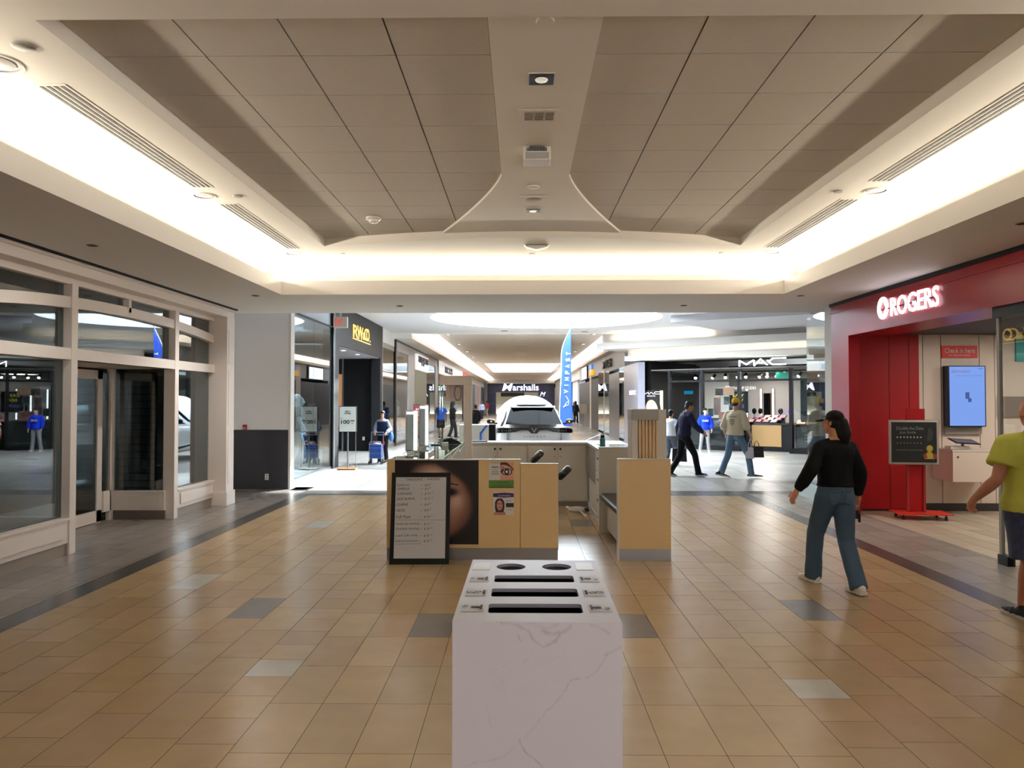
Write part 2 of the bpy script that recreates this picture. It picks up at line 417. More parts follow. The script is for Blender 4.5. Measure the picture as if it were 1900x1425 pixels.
def downlight(x, y, z, label, r=.10, lit=True):
    t = thing('downlight', label, 'ceiling light', (x, y, z), 0, 'round recessed downlights')
    bb = B(); bb.lathe([(r * 1.12, 0), (r * 1.12, -.006), (r, -.008), (r, 0)], n=28); bb.fin('trim_ring', M_plast, t, smooth=40)
    bb = B(); bb.lathe([(r, -.001), (r * .75, -.0015), (r * .3, -.002), (.001, -.002)], n=28); bb.fin('reflector', M_chrome, t, smooth=True)
    return t
downlight(-3.08, 4.28, 3.68, 'round recessed downlight at the far left near end of the ceiling', .13)
downlight(-3.06, 7.11, 3.68, 'round recessed downlight between the two left slot vents')
downlight(-3.06, 9.93, 3.68, 'round recessed downlight at the far end of the left slot vents')
downlight(3.34, 7.02, 3.68, 'round recessed downlight between the two right slot vents')
downlight(3.34, 9.93, 3.68, 'round recessed downlight at the far end of the right slot vents')
def sqlight(x, y, label, z=3.752):
    t = thing('square_downlight', label, 'ceiling light', (x, y, z), 0, 'black square downlights')
    bb = B(); bb.box(-.088, .088, -.088, .088, -.006, 0); bb.fin('trim_frame', M_plast, t)
    bb = B(); bb.box(-.078, .078, -.078, .078, -.009, -.005); bb.fin('black_baffle', M_black, t)
    bb = B(); bb.lathe([(.001, -.016), (.036, -.016), (.042, -.009), (.036, -.009)], n=20); bb.fin('lens', mat('lamp_lens', 'b9b4aa', .25, emit=(1, .9, .75), es=.25), t, smooth=True)
    d = bpy.data.lights.new('lamp', 'SPOT'); d.energy = 9; d.color = NEUT; d.spot_size = R(80); d.spot_blend = .6; d.shadow_soft_size = .04
    o = bpy.data.objects.new('lamp', d); col.objects.link(o); o.parent = t; o.location = (0, 0, -.03)
sqlight(.13, 4.70, 'black square downlight nearest the viewer on the middle strip')
sqlight(.13, 6.35, 'black square downlight beside the white wall unit on the middle strip')
sqlight(.13, 7.98, 'black square downlight farthest along the flared strip')
def disc(x, y, z, r, label, name='speaker_cover', m=M_greyp, h=.012, cat='ceiling fitting'):
    bb = B(); bb.lathe([(r, z), (r, z - h * .6), (r * .9, z - h), (.001, z - h)], (x, y, 0), 24)
    return single(bb, name, m, label, cat, smooth=40)
def soffit_fill(x, y, label, power=26):  # lamps added in dark soffit spots to brighten the pier and shopfronts
    t = thing('soffit_fill_lamp', label, 'ceiling light', (x, y, 3.22), 0, 'soffit fittings with added fill lamps')
    bb = B(); bb.lathe([(.055, 0), (.055, -.006), (.042, -.007), (.042, 0)], n=24); bb.fin('trim_ring', M_greyp, t)
    bb = B(); bb.lathe([(.042, -.002), (.001, -.002)], n=24); bb.fin('baffle', M_ink, t)
    d = bpy.data.lights.new('lamp', 'SPOT'); d.energy = power; d.color = (1, .95, .88); d.spot_size = R(150); d.spot_blend = .9; d.shadow_soft_size = .03
    o = bpy.data.objects.new('lamp', d); col.objects.link(o); o.parent = t; o.location = (0, 0, -.02)
disc(-2.78, 4.08, 3.68, .06, 'small grey round cover on the left ceiling by the first downlight')
disc(.13, 3.97, 3.752, .05, 'beige round cover at the near end of the middle strip', m=M_ceil)
disc(-2.74, 7.12, 3.68, .045, 'small round sensor beside the left middle downlight', 'sensor')
disc(3.0, 7.03, 3.68, .045, 'small round sensor beside the right middle downlight', 'sensor')
disc(.12, 7.1, 3.752, .06, 'round cover plate on the strip between the last two square downlights', m=M_ceil)
disc(-2.4, 9.95, 3.68, .03, 'small sprinkler cap on the far left of the cove ceiling', 'sprinkler_cap', M_ceil)
disc(.15, 10.0, 3.68, .04, 'small sprinkler cap in the middle of the far cove ceiling', 'sprinkler_cap', M_ceil)
disc(2.68, 9.95, 3.68, .03, 'small sprinkler cap on the far right of the cove ceiling', 'sprinkler_cap', M_ceil)
soffit_fill(-4.2, 7.2, 'small round fitting with an added fill lamp on the left soffit above the vacant shop')
soffit_fill(-3.85, 10.7, 'dark fitting with an added fill lamp on the far left of the soffit', 95)
soffit_fill(4.05, 10.8, 'dark fitting with an added fill lamp on the soffit left of the red shop', 40)
soffit_fill(4.3, 6.4, 'dark round fitting with an added fill lamp on the right soffit above the red shop')
soffit_fill(-1.95, 11.9, 'dark fitting with an added fill lamp on the soffit near the exit sign', 60)
soffit_fill(2.6, 11.9, 'dark fitting with an added fill lamp on the soffit right of the oval skylight', 60)
t = thing('smoke_detector', 'white smoke detector on the acoustic tiles left of the strip', 'smoke detector', (-1.68, 8.4, 3.78))
bb = B(); bb.lathe([(.085, 0), (.085, -.02), (.07, -.03), (.001, -.03)]); bb.fin('base', M_plast, t, smooth=40)
bb = B(); bb.lathe([(.055, -.03), (.05, -.055), (.03, -.065), (.001, -.065)]); bb.fin('sensing_head', M_plast, t, smooth=40)
t = thing('vent_grille', 'square grille with three slotted panels on the middle strip', 'air vent', (.13, 5.32, 3.752))
bb = B(); bb.box(-.15, .15, -.12, .12, -.004, 0); bb.fin('frame', M_ceil, t)
for k in (-1, 0, 1):
    bb = B()
    for q in range(6): bb.box(-.03 + .075 * k, .03 + .075 * k, -.075 + q * .026, -.06 + q * .026, -.008, -.003)
    bb.fin('louvre', mat('louvre_tan', '8f8071', .6), t)
t = thing('air_unit', 'white box air unit with grilles hung under the middle strip', 'air unit', (.13, 6.05, 3.752))
bb = B(); bb.box(-.11, .11, -.09, .09, -.11, 0, .008); bb.fin('body', M_plast, t)
bb = B(); bb.box(-.095, .095, -.098, -.09, -.10, -.05); bb.fin('lower_panel', mat('unit_grey', 'a5a19b', .5), t)
bb = B()
for k in range(14): bb.box(-.085 + .012 * k, -.079 + .012 * k, -.096, -.089, -.04, -.012)
bb.fin('grille', M_ink, t)
bb = B(); bb.box(-.06, .06, -.10, -.03, -.012, .0); bb.fin('bracket', M_steel, t)
t = thing('ceiling_speaker', 'square panel with a round speaker on the flared strip', 'speaker', (.13, 7.55, 3.752))
bb = B(); bb.box(-.15, .15, -.13, .13, -.006, 0); bb.fin('plate', M_ceil, t)
bb = B(); bb.lathe([(.08, -.006), (.075, -.009), (.001, -.009)]); bb.fin('speaker_grille', mat('grille_beige', 'a39786', .7), t, smooth=40)
t = thing('wedge_fixture', 'thin white wedge fixture at the far edge of the tray', 'ceiling fitting', (.2, 9.45, 3.68))
bb = B(); bb.prism([(-.16, 0), (.16, 0), (.13, -.03), (.02, -.06), (-.02, -.06), (-.13, -.03)], .1, 'y', -.05); bb.fin('body', M_plast, t)
bb = B(); bb.box(-.13, .13, -.06, .06, -.012, .0); bb.fin('mount', M_greyp, t)
disc(4.0, 6.1, 3.68, .04, 'white sprinkler on the right upper ceiling near the red shop', 'sprinkler_cap', M_plast, .03)

# ---------------------------------------------------------------- crossing and far corridor ceilings
ZC = 4.2
OC, OA, OB = (.75, 22.6), 3.5, 3.15
ring = [(OC[0] + OA * math.cos(2 * math.pi * i / 72), OC[1] + OB * math.sin(2 * math.pi * i / 72)) for i in range(72)]
bm = bmesh.new()
outer = [(-9.5, 12.7), (12.5, 12.7), (12.5, 27.4), (-9.5, 27.4)]
ov = [bm.verts.new((x, y, ZC)) for x, y in outer]; iv = [bm.verts.new((x, y, ZC)) for x, y in ring]
ed = [bm.edges.new((ov[i], ov[(i + 1) % 4])) for i in range(4)] + [bm.edges.new((iv[i], iv[(i + 1) % 72])) for i in range(72)]
bmesh.ops.triangle_fill(bm, use_beauty=True, use_dissolve=False, edges=ed)
tv = [bm.verts.new((x, y, 5.3)) for x, y in ring]
for i in range(72): bm.faces.new((iv[i], iv[(i + 1) % 72], tv[(i + 1) % 72], tv[i]))
b = B(); b.bm.free(); b.bm = bm
struct(b, 'ceiling', mat('crossing_ceiling', 'c9c9cc', .7), label='white ceiling of the crossing with the oval skylight well')
# unseen roof slab round the well, added to block stray sun
bm = bmesh.new(); outer = [(-12, -9), (17, -9), (17, 98), (-12, 98)]
ov = [bm.verts.new((x, y, 5.3)) for x, y in outer]; iv = [bm.verts.new((x, y, 5.3)) for x, y in ring]
ed = [bm.edges.new((ov[i], ov[(i + 1) % 4])) for i in range(4)] + [bm.edges.new((iv[i], iv[(i + 1) % 72])) for i in range(72)]
bmesh.ops.triangle_fill(bm, use_beauty=True, use_dissolve=False, edges=ed)
b = B(); b.bm.free(); b.bm = bm; struct(b, 'ceiling', M_soff, label='unseen roof slab added to block stray sun')
b = B(); b.box(-12, -11.9, -9, 98, -.1, 5.3); b.box(16.9, 17, -9, 98, -.1, 5.3); b.box(-12, 17, -9.1, -9, -.1, 5.3); b.box(-12, 17, 97.9, 98, -.1, 5.3)
struct(b, 'wall_back', M_wall)  # unseen outer walls, added so no sun leaks in below the roof
t = thing('skylight', 'large oval skylight over the white car', 'skylight', (OC[0], OC[1], 5.3))
b = B(); b.prism(ring, .02, 'z', 5.3); b.fin('glazing', M_glassc, t, world=True)
b = B()
for dx in (-1.75, 0, 1.75):
    yy = OB * math.sqrt(1 - (dx / OA) ** 2); b.box(OC[0] + dx - .03, OC[0] + dx + .03, OC[1] - yy, OC[1] + yy, 5.24, 5.3)
b.fin('glazing_bar', M_plast, t, world=True)

# far corridor
b = B(); b.box(-9.5, -4.05, 27.4, 96, 4.0, 4.15); b.box(4.05, 16.5, 27.4, 96, 4.0, 4.15)       # soffits above the shopfronts
b.box(-9.5, -4.7, 27.4, 96, 4.15, 4.6); b.box(4.7, 16.5, 27.4, 96, 4.15, 4.6)
struct(b, 'ceiling', M_soff, label='soffit above the far corridor shops')
b = B(); b.box(-4.7, -3.2, 27.4, 96, 4.5, 4.6); b.box(3.2, 4.7, 27.4, 96, 4.5, 4.6)
b.box(-9.5, 16.5, 27.38, 27.46, 4.15, 4.6) 
struct(b, 'ceiling', M_ceil, label='cove ceiling of the far corridor')
b = B()
for (y0, y1) in ((27.4, 52.6), (70.0, 92)): b.box(-3.3, 3.3, y0, y1, 4.33, 4.5)
b.box(-3.3, -2.6, 52.6, 70, 4.33, 4.5); b.box(2.8, 3.3, 52.6, 70, 4.33, 4.5)
struct(b, 'ceiling', mat('far_ceiling_panel', 'e2e0df', .8), label='grey flat ceiling panels of the far corridor')
t = thing('skylight', 'far rectangular skylight coffer near the end of the corridor', 'skylight', (0.1, 61, 4.5))
b = B(); b.box(-2.6, -2.56, 52.6, 70, 4.5, 5.25); b.box(2.76, 2.8, 52.6, 70, 4.5, 5.25); b.box(-2.6, 2.8, 52.6, 52.64, 4.5, 5.25); b.box(-2.6, 2.8, 69.96, 70, 4.33, 5.25); b.fin('well', M_wall, t, world=True)
b = B(); b.box(-2.56, 2.76, 52.64, 69.96, 5.22, 5.25); b.fin('daylight_panel', emis('daylit_panel', (.85, .93, 1.0), 4.0), t, world=True)
for sx in (-1, 1):
    b = B(); b.box(.1 + sx * 1.5 - .7, .1 + sx * 1.5 + .7, 69.9, 69.96, 4.55, 4.95); b.fin('louvre_panel', mat('louvre_blue_grey', '9fb4c0', .5), t, world=True)
b = B(); b.box(-4.7, 4.7, 92, 95, 3.85, 4.6); b.box(-9.5, -4.3, 94.6, 96, 0, 4.6); b.box(4.5, 16.5, 94.6, 96, 0, 4.6)
struct(b, 'wall_far', M_wall)
cove('light_strip', (-4.35, 59.5, 4.15), 64, 'y', 64 * 85, NEUT, 'cove light strip along the left side of the far corridor')
cove('light_strip', (4.35, 59.5, 4.15), 64, 'y', 64 * 85, NEUT, 'cove light strip along the right side of the far corridor')
b = B()
b.box(-4.7, 4.7, 27.42, 27.5, 4.33, 4.6); struct(b, 'ceiling', M_ceil)
# fittings of the crossing and corridor ceilings
for i, (x, y, l) in enumerate([(-1.9, 17.5, 'black recessed fitting left of the oval skylight'), (-2.9, 19.4, 'dark recessed fitting farther left of the oval skylight'),
        (4.9, 19.6, 'dark recessed fitting right of the oval skylight'), (2.3, 27.0, 'dark recessed fitting behind the oval skylight'), (-.6, 26.6, 'dark fitting at the back left rim of the skylight')]):
    disc(x, y, ZC, .12, l, 'ceiling_speaker', M_greyp, .02)
for i in range(8):
    for sx in (-1, 1):
        x, y = sx * 2.9, 29.5 + 5.2 * i
        tt = thing('corridor_downlight', '%s spotlight fitting on the %s row of the far corridor ceiling' % (['nearest', 'second nearest', 'third nearest', 'fourth nearest', 'fifth nearest', 'sixth nearest', 'seventh nearest', 'farthest'][i], 'left' if sx < 0 else 'right'), 'ceiling light', (x, y, 4.33), 0, 'corridor spotlight fittings')
        bb = B(); bb.box(-.12, .12, -.25, .25, -.012, 0); bb.fin('frame', M_greyp, tt)
        bb = B(); bb.box(-.07, .07, -.18, .18, -.018, -.01); bb.fin('lens', mat('lens_white', 'e8e8ea', .3, emit=(1, 1, 1), es=.6), tt)
for i in range(6):
    bb = B(); y = 29.8 + 2.6 * i; bb.box(-.26, .26, y, y + .12, 4.31, 4.33)
    single(bb, 'linear_vent', M_plast, '%s short white vent on the middle line of the far corridor ceiling' % ['nearest', 'second', 'third', 'fourth', 'fifth', 'sixth'][i], 'air vent', 'middle ceiling vents of the corridor')
# ---------------------------------------------------------------- vacant white shop on the left
XF = -5.0
b = B()
b.box(-5.12, -5.0, -8, 12.35, 2.99, 3.19)                                   # top rail
b.box(-5.16, -4.86, -8, 12.35, 3.19, 3.205)
struct(b, 'trim_2', M_white2, label='white cornice over the vacant shopfront')
b = B(); b.box(-5.05, -4.80, -8, 12.36, 3.06, 3.195, .01); b.box(-5.03, -4.76, -8, 12.37, 3.165, 3.195); struct(b, 'trim_2', M_white2)
b = B(); b.box(-5.3, -4.74, -8, 12.37, 3.2, 3.222); struct(b, 'trim_2', M_black)
t = thing('shopfront', 'white arched wooden shopfront of the vacant shop', 'shopfront', (-5.05, 9.5, 0))
def arch_z(y, off=0): 
    k = max(0.0, 1 - ((y - 9.5) / 3.55) ** 2); return 2.40 + off + .36 * k ** .62
b = B(); ys = [6.3 + 5.8 * i / 40 for i in range(41)]
up = [(y, arch_z(y) + .125) for y in ys]; lo = [(y, arch_z(y)) for y in ys]
b.prism(up + lo[::-1], .12, 'x', -5.12); b.fin('arch', M_white2, t, world=True)
b = B(); b.box(-5.13, -4.985, -8, 12.1, 2.15, 2.28, .004); b.fin('transom_rail', M_white2, t, world=True)
for y in (8.17, 10.64):
    b = B(); b.box(-5.14, -4.98, y, y + .115, 0, 3.0, .004); b.fin('post', M_white2, t, world=True)
for y0, y1 in ((3.2, 8.17), (10.755, 12.08)):
    b = B(); b.box(-5.13, -4.99, y0, y1, .13, .40, .004); b.box(-5.14, -4.97, y0, y1, .385, .41); b.box(-4.985, -4.975, y0 + .1, y1 - .1, .19, .34, .003); b.fin('kick_panel', M_white2, t, world=True)
    b = B(); b.box(-5.13, -5.005, y0, y1, 0, .13); b.fin('plinth', mat('plinth_grey', '8d8177', .5), t, world=True)
b = B(); b.box(-5.3, -4.78, 12.02, 12.33, 0, 3.06, .006); 
for z0, z1 in ((.35, 1.2), (1.3, 2.2), (2.3, 2.85)): b.box(-4.785, -4.772, 12.08, 12.27, z0, z1, .004)
b.box(-5.32, -4.76, 12.0, 12.35, 0, .22); b.fin('end_pilaster', M_white2, t, world=True)
b = B(); b.box(-5.3, -4.78, 6.3, 6.62, 0, 3.06, .006); b.fin('near_pilaster', M_white2, t, world=True)
for y in (9.4,):
    b = B(); b.box(-5.12, -5.0, y, y + .06, 2.82, 3.0); b.fin('transom_mullion', M_white2, t, world=True)
# display panes and the recessed doorway
n = 1
for (y0, y1, z0, z1) in ((6.62, 8.17, .41, 2.15), (10.755, 12.03, .41, 2.15), (6.62, 8.17, 2.28, 2.99), (8.285, 10.64, 2.28, 2.99), (10.755, 12.03, 2.28, 2.99)):
    b = B(); b.box(-5.085, -5.075, y0, y1, z0, z1); struct(b, 'window_%d' % n, M_glassd); n += 1
t = thing('shop_entrance', 'recessed white doorway of the vacant shop with sidelight', 'door', (-5.6, 9.6, 0))
b = B(); b.box(-5.92, -5.86, 10.40, 10.62, .36, .42); b.box(-5.92, -5.86, 10.40, 10.62, .13, .36, .004); b.box(-5.92, -5.86, 10.56, 10.63, 0, 2.16); b.fin('sidelight_frame', M_white2, t, world=True)
b = B(); b.box(-5.9, -5.89, 10.4, 10.57, .42, 2.12); b.fin('sidelight_pane', M_glassd, t, world=True)
b = B(); b.box(-5.86, -5.1, 10.60, 10.66, .13, .40, .004); b.box(-5.80, -5.16, 10.592, 10.6, .18, .35, .003); b.box(-5.86, -5.1, 10.585, 10.66, .385, .41); b.box(-5.9, -5.84, 10.59, 10.66, .0, 2.16); b.fin('return_panel', M_white2, t, world=True)
b = B(); b.box(-5.86, -5.1, 10.605, 10.66, 0, .13); b.fin('return_plinth', mat('plinth_dark', '655c55', .5), t, world=True)
b = B(); b.box(-5.85, -5.14, 10.625, 10.635, .41, 2.15); b.fin('return_pane', M_glassd, t, world=True)
b = B(); b.box(-5.95, -5.0, 8.2, 10.66, 2.15, 2.2); b.fin('recess_soffit', M_white2, t, world=True)
dleaf = B(); dleaf.box(-5.94, -5.89, 10.28, 10.40, .0, 2.12); dleaf.box(-5.94, -5.89, 9.35, 9.47, .0, 2.12); dleaf.box(-5.94, -5.89, 9.35, 10.40, 0.01, .17); dleaf.box(-5.94, -5.89, 9.35, 10.40, 2.0, 2.12)
dl = dleaf.fin('door_leaf', M_white2, t, world=True)
b = B(); b.box(-5.92, -5.91, 9.47, 10.28, .17, 2.0); q = b.fin('door_pane', M_glassd, None); q.data.transform(t.matrix_world.inverted()); q.parent = dl
b = B(); b.box(-5.86, -5.1, 8.20, 8.26, .13, .40); b.box(-5.86, -5.1, 8.2, 8.26, 0, .13); b.fin('near_return_panel', M_white2, t, world=True)
b = B(); b.box(-5.85, -5.14, 8.225, 8.235, .41, 2.15); b.fin('near_return_pane', M_glassd, t, world=True)
b = B(); b.box(-5.94, -5.86, 8.2, 9.35, 0, .40); b.box(-5.94, -5.86, 8.2, 9.35, 2.1, 2.16); b.box(-5.94, -5.86, 8.2, 8.27, 0, 2.16); b.fin('inner_sill', M_white2, t, world=True)
# inside of the vacant shop
M_vac = mat('vacant_shop_grey', '6d6862', 0.8)
b = B(); b.box(-9.6, -9.5, -8, 12.5, 0, 3.2); b.box(-9.6, -5.14, 12.5, 12.6, 0, 3.2); b.box(-9.6, -5.0, -8.1, -8, 0, 3.7); b.box(-5.14, -4.99, -8, 3.2, 0, 3.2)
struct(b, 'wall_left', M_vac)
b = B(); b.box(-9.6, -5.1, -8, 12.6, 3.2, 3.22); struct(b, 'ceiling', M_vac)
t = thing('slatwall_panel', 'dark grey slatwall inside the vacant shop', 'slatwall', (-6.9, 12.4, 0))
b = B(); b.box(-8.4, -6.05, 12.42, 12.5, 0, 3.0); b.fin('backing', mat('slat_dark', '34312e', .7), t, world=True)
b = B()
for k in range(24): b.box(-8.4, -6.05, 12.37, 12.43, .12 * k + .012, .12 * k + .112)
b.fin('slats', mat('slat_grey', '5d5853', .7), t, world=True)
b = B(); b.box(-6.05, -5.2, 12.3, 12.48, 0, 3.2); single(b, 'partition', mat('partition_grey', '7c7771', .8), 'grey partition panel beside the slatwall inside the vacant shop', 'partition')
t = thing('fitting_frame', 'pale timber partition frame standing inside the vacant shop', 'frame', (-7.2, 9.0, 0))
for yy in (7.4, 8.6, 9.9):
    b = B(); b.box(-7.28, -7.14, yy, yy + .16, 0, 2.6); b.fin('stud', M_white2, t, world=True)
b = B(); b.box(-7.28, -7.14, 7.4, 10.06, 2.6, 2.75); b.fin('head_rail', M_white2, t, world=True)
# white pier with dark wainscot
b = B(); b.box(-9.6, -4.45, 14.27, 14.45, 1.135, 4.2); b.box(-9.6, -5.55, 12.6, 14.27, 0, 3.5); struct(b, 'wall_left', mat('pier_paint', 'f6f6f8', .6))
b = B(); b.box(-5.6, -4.47, 14.25, 14.45, 0, 1.13); b.box(-9.6, -5.6, 14.27, 14.45, 0, 1.135); struct(b, 'wall_left', M_dark)
b = B(); b.box(-4.47, -4.43, 14.24, 14.47, 0, 4.2); struct(b, 'trim_3', M_plast)
t = thing('fire_alarm', 'red fire alarm call point on the white pier', 'fire alarm', (-5.31, 14.24, 1.17))
b = B(); b.box(-.035, .035, -.02, .03, -.03, .065, .006); b.fin('housing', mat('alarm_red', 'a01822', .4), t)
b = B(); b.box(-.02, .02, -.028, -.018, -.01, .01); b.fin('pull_bar', M_plast, t)
def outlet(name, label, loc, rz=0, m=None):
    t = thing(name, label, 'power outlet', loc, rz)
    bb = B(); bb.box(-.035, .035, -.006, .01, -.058, .058, .004); bb.fin('plate', m or M_plast, t)
    for z in (-.025, .025):
        bb = B(); bb.box(-.016, .016, -.010, -.004, z - .014, z + .014, .003); bb.fin('socket', M_greyp, t)
outlet('power_outlet', 'small outlet low on the dark wainscot of the pier', (-4.88, 14.24, .235))

# ---------------------------------------------------------------- dark clothing shop on the left (RW&CO)
XR = -4.75
n = 10
for (y0, y1, z1) in ((14.47, 16.97, 3.53), (16.98, 18.6, 3.53), (25.2, 27.85, 3.53)):
    b = B(); b.box(XR - .012, XR, y0, y1, .05, z1); struct(b, 'window_%d' % n, M_glassd); n += 1
b = B(); b.box(-4.8, -4.74, 14.47, 18.66, 0, .05); b.box(-4.9, -4.74, 25.11, 27.87, 0, .12); struct(b, 'baseboard_left', M_steel)
b = B(); b.box(-5.0, -4.73, 14.47, 18.66, 3.53, 3.56); b.box(-5.0, -4.735, 27.85, 28.05, 0, 4.0); b.box(-4.8, -4.74, 18.58, 18.67, 0, 3.55); struct(b, 'trim_4', M_black)
b = B(); b.box(-9.5, -4.8, 14.47, 18.66, 3.56, 4.2); struct(b, 'wall_left', mat('bulkhead_blue_white', 'c6cbd3', .6))
b = B(); b.box(-9.5, -4.76, 25.11, 27.85, 3.72, 4.2); struct(b, 'wall_left', M_wall)
b = B(); b.box(-5.2, -4.77, 25.11, 27.85, 3.53, 3.72); struct(b, 'trim_4', M_greyp)
t = thing('shop_portal', 'charcoal entrance portal of the clothing shop', 'shopfront', (-4.75, 21.9, 0))
b = B(); b.box(-5.0, -4.70, 18.67, 19.11, 0, 4.19); b.fin('near_jamb', M_charc, t, world=True)
b = B(); b.box(-5.0, -4.70, 24.75, 25.11, 0, 4.19); b.fin('far_jamb', M_charc, t, world=True)
b = B(); b.box(-5.0, -4.70, 19.11, 24.75, 3.12, 4.19); b.fin('header', M_charc, t, world=True)
b = B(); b.box(-4.72, -4.69, 18.6, 18.68, 0, 4.19); b.box(-4.72, -4.69, 25.08, 25.16, 0, 4.19); b.fin('edge_strip', M_steel, t, world=True)
t = thing('shop_sign', 'gold illuminated RW&CO. lettering on the charcoal portal', 'shop sign', (-4.70, 21.8, 3.6))
M_gold = mat('gold_lettering', 'ffd778', .4, emit=hexc('ffc658'), es=.8)
gold_side = mat('gold_return', 'b0702a', .4, metal=.5)
for s_, y0, y1, z0, z1 in (('R', 20.62, 21.28, 3.47, 3.83), ('W', 21.15, 21.95, 3.47, 3.85), ('&', 21.92, 22.2, 3.5, 3.72), ('C', 22.1, 22.6, 3.5, 3.87), ('O', 22.4, 22.85, 3.5, 3.88), ('.', 22.93, 23.0, 3.5, 3.55)):
    text(s_, M_gold, (-4.69, (y0 + y1) / 2, (z0 + z1) / 2), (0, 1, 0), (0, 0, 1), z1 - z0, (y1 - y0) * .95, .012, t, 'letter', bold=.004)
b = B(); b.box(-4.70, -4.67, 20.62, 23.02, 3.425, 3.445); b.fin('underline', M_gold, t, world=True)
b = B(); b.box(-9.5, -4.75, 18.67, 25.11, 3.10, 3.14); b.box(-9.5, -4.8, 14.47, 18.67, 3.5, 3.55); b.box(-9.5, -4.9, 25.1, 27.85, 3.5, 3.55); struct(b, 'ceiling', mat('shop_soffit_grey', '8a8a8f', .6))
for i, (x, y) in enumerate(((-4.97, 20.7), (-4.97, 22.5), (-5.2, 19.5))):
    tt = thing('entrance_downlight', ['near', 'far', 'innermost'][i] + ' bright downlight in the entrance soffit of the clothing shop', 'ceiling light', (x, y, 3.10), 0, 'entrance downlights')
    bb = B(); bb.lathe([(.09, 0), (.09, -.008), (.07, -.01), (.07, 0)]); bb.fin('trim_ring', M_plast, tt)
    bb = B(); bb.lathe([(.07, -.003), (.001, -.004)]); bb.fin('lens', M_lightc, tt)
b = B(); b.box(-6.0, -4.78, 25.0, 25.1, 0, 3.12); struct(b, 'wall_left', M_black)
b = B(); b.box(-9.5, -9.4, 14.5, 28, 0, 3.5); b.box(-9.5, -6.0, 25.9, 26, 0, 3.2); b.box(-9.4, -4.9, 27.85, 27.95, 0, 3.5); b.box(-9.4, -5.9, 18.6, 18.67, 0, 3.1); struct(b, 'wall_left', mat('shop_dark_wall', '17171b', .5))
b = B(); b.box(-6.03, -5.98, 24.95, 25.0, 0, 3.1); struct(b, 'trim_4', M_steel)
outlet('power_outlet', 'white outlet low on the black wall of the clothing shop entrance', (-5.30, 24.98, .42))
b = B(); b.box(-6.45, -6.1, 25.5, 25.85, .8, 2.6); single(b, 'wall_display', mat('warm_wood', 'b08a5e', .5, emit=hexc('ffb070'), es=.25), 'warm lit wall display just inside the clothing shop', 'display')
t = thing('sign_stand', 'price sign stand reading 100.00 at the clothing shop entrance', 'sign stand', (-4.27, 18.3, 0))
b = B(); b.box(-.22, .22, -.16, .16, 0, .035, .006); b.fin('base', mat('base_wood', 'a06a3c', .5), t)
b = B(); b.cyl((0, 0, .03), (0, 0, .95), .018); b.cyl((.19, .02, .03), (.19, .02, 1.0), .008); b.fin('pole', M_steel, t)
b = B(); b.box(-.22, .22, -.02, .02, .92, 1.56, .006); b.fin('frame', M_black, t)
b = B(); b.box(-.205, .205, -.026, -.018, .935, 1.545); b.fin('sheet', M_paper, t)
for s_, z, h, w in (('MEN\'S', 1.43, .035, .12), ('SUITING', 1.38, .035, .16), ('100', 1.17, .10, .21), ('STARTING', 1.26, .012, .07)):
    text(s_, M_ink, (-.06 if s_ == '100' else (-.15 if h < .02 else 0), -.027, z), (1, 0, 0), (0, 0, 1), h, w, .001, t, world=False, bold=.03)
text('00', M_ink, (.115, -.027, 1.20), (1, 0, 0), (0, 0, 1), .045, .11, .001, t, world=False, bold=.03)
text('OFF', M_ink, (.115, -.027, 1.14), (1, 0, 0), (0, 0, 1), .02, .06, .001, t, world=False, bold=.02)
t = thing('exit_sign', 'white EXIT sign box with red letters hanging by the clothing shop', 'exit sign', (-3.9, 16.0, 3.27))
b = B(); b.box(-.15, .15, -.05, .05, 0, .23, .008); b.fin('box', mat('exit_box', 'd8d2c6', .4), t)
text('EXIT', mat('exit_red', 'c84a3c', .4, emit=hexc('d03020'), es=.6), (-.02, -.051, .115), (1, 0, 0), (0, 0, 1), .15, .17, .003, t, world=False)
b = B(); b.cyl((0, 0, .23), (0, 0, .94), .018); b.fin('hanger', M_plast, t)

# ---------------------------------------------------------------- other shops on the left of the far corridor
XL = -4.7
b = B(); b.box(-4.9, XL, 27.87, 28.07, 0, 4.0); b.box(-4.9, XL, 42.1, 42.3, 0, 4.0); b.box(-4.9, XL + .01, 27.87, 42.3, 3.94, 4.0); b.box(-4.9, XL, 28.07, 42.1, 0, .1)
struct(b, 'trim_5', mat('frame_dark_bronze', '2b2a2c', .35, metal=.4))
b = B(); b.box(-4.95, XL - .03, 28.07, 42.1, 3.6, 3.94); b.box(-4.95, XL - .02, 31.1, 33.0, 0, 3.6); b.box(-4.95, XL - .02, 40.9, 42.1, 0, 3.6); struct(b, 'wall_left', mat('light_fascia', 'b9b7b8', .4))
b = B(); b.box(-4.95, XL, 33.0, 36.9, 0, 3.07); struct(b, 'wall_left', mat('sage_panel', '8d917c', .5))
for (y0, y1) in ((28.07, 31.1), (36.95, 40.9)):
    b = B(); b.box(XL - .06, XL - .05, y0, y1, .1, 3.6); struct(b, 'window_%d' % n, M_glass); n += 1
t = thing('shop_sign', 'white sign box with navy lower case lettering over the sage panel', 'shop sign', (XL, 35, 3.43))
b = B(); b.box(XL - .02, XL + .10, 33.0, 36.9, 3.07, 3.79, .01); b.fin('sign_box', mat('sign_face_white', 'dfe3ea', .3, emit=(1, 1, 1), es=.35), t, world=True)
text('anygons', mat('navy_letter', '14183a', .4), (XL + .10, 34.95, 3.50), (0, 1, 0), (0, 0, 1), .42, 3.5, .02, t, bold=.03)
t = thing('shop_sign', 'dark RICKI\'S lettering on the white fascia farther down the left side', 'shop sign', (XL, 48, 3.7))
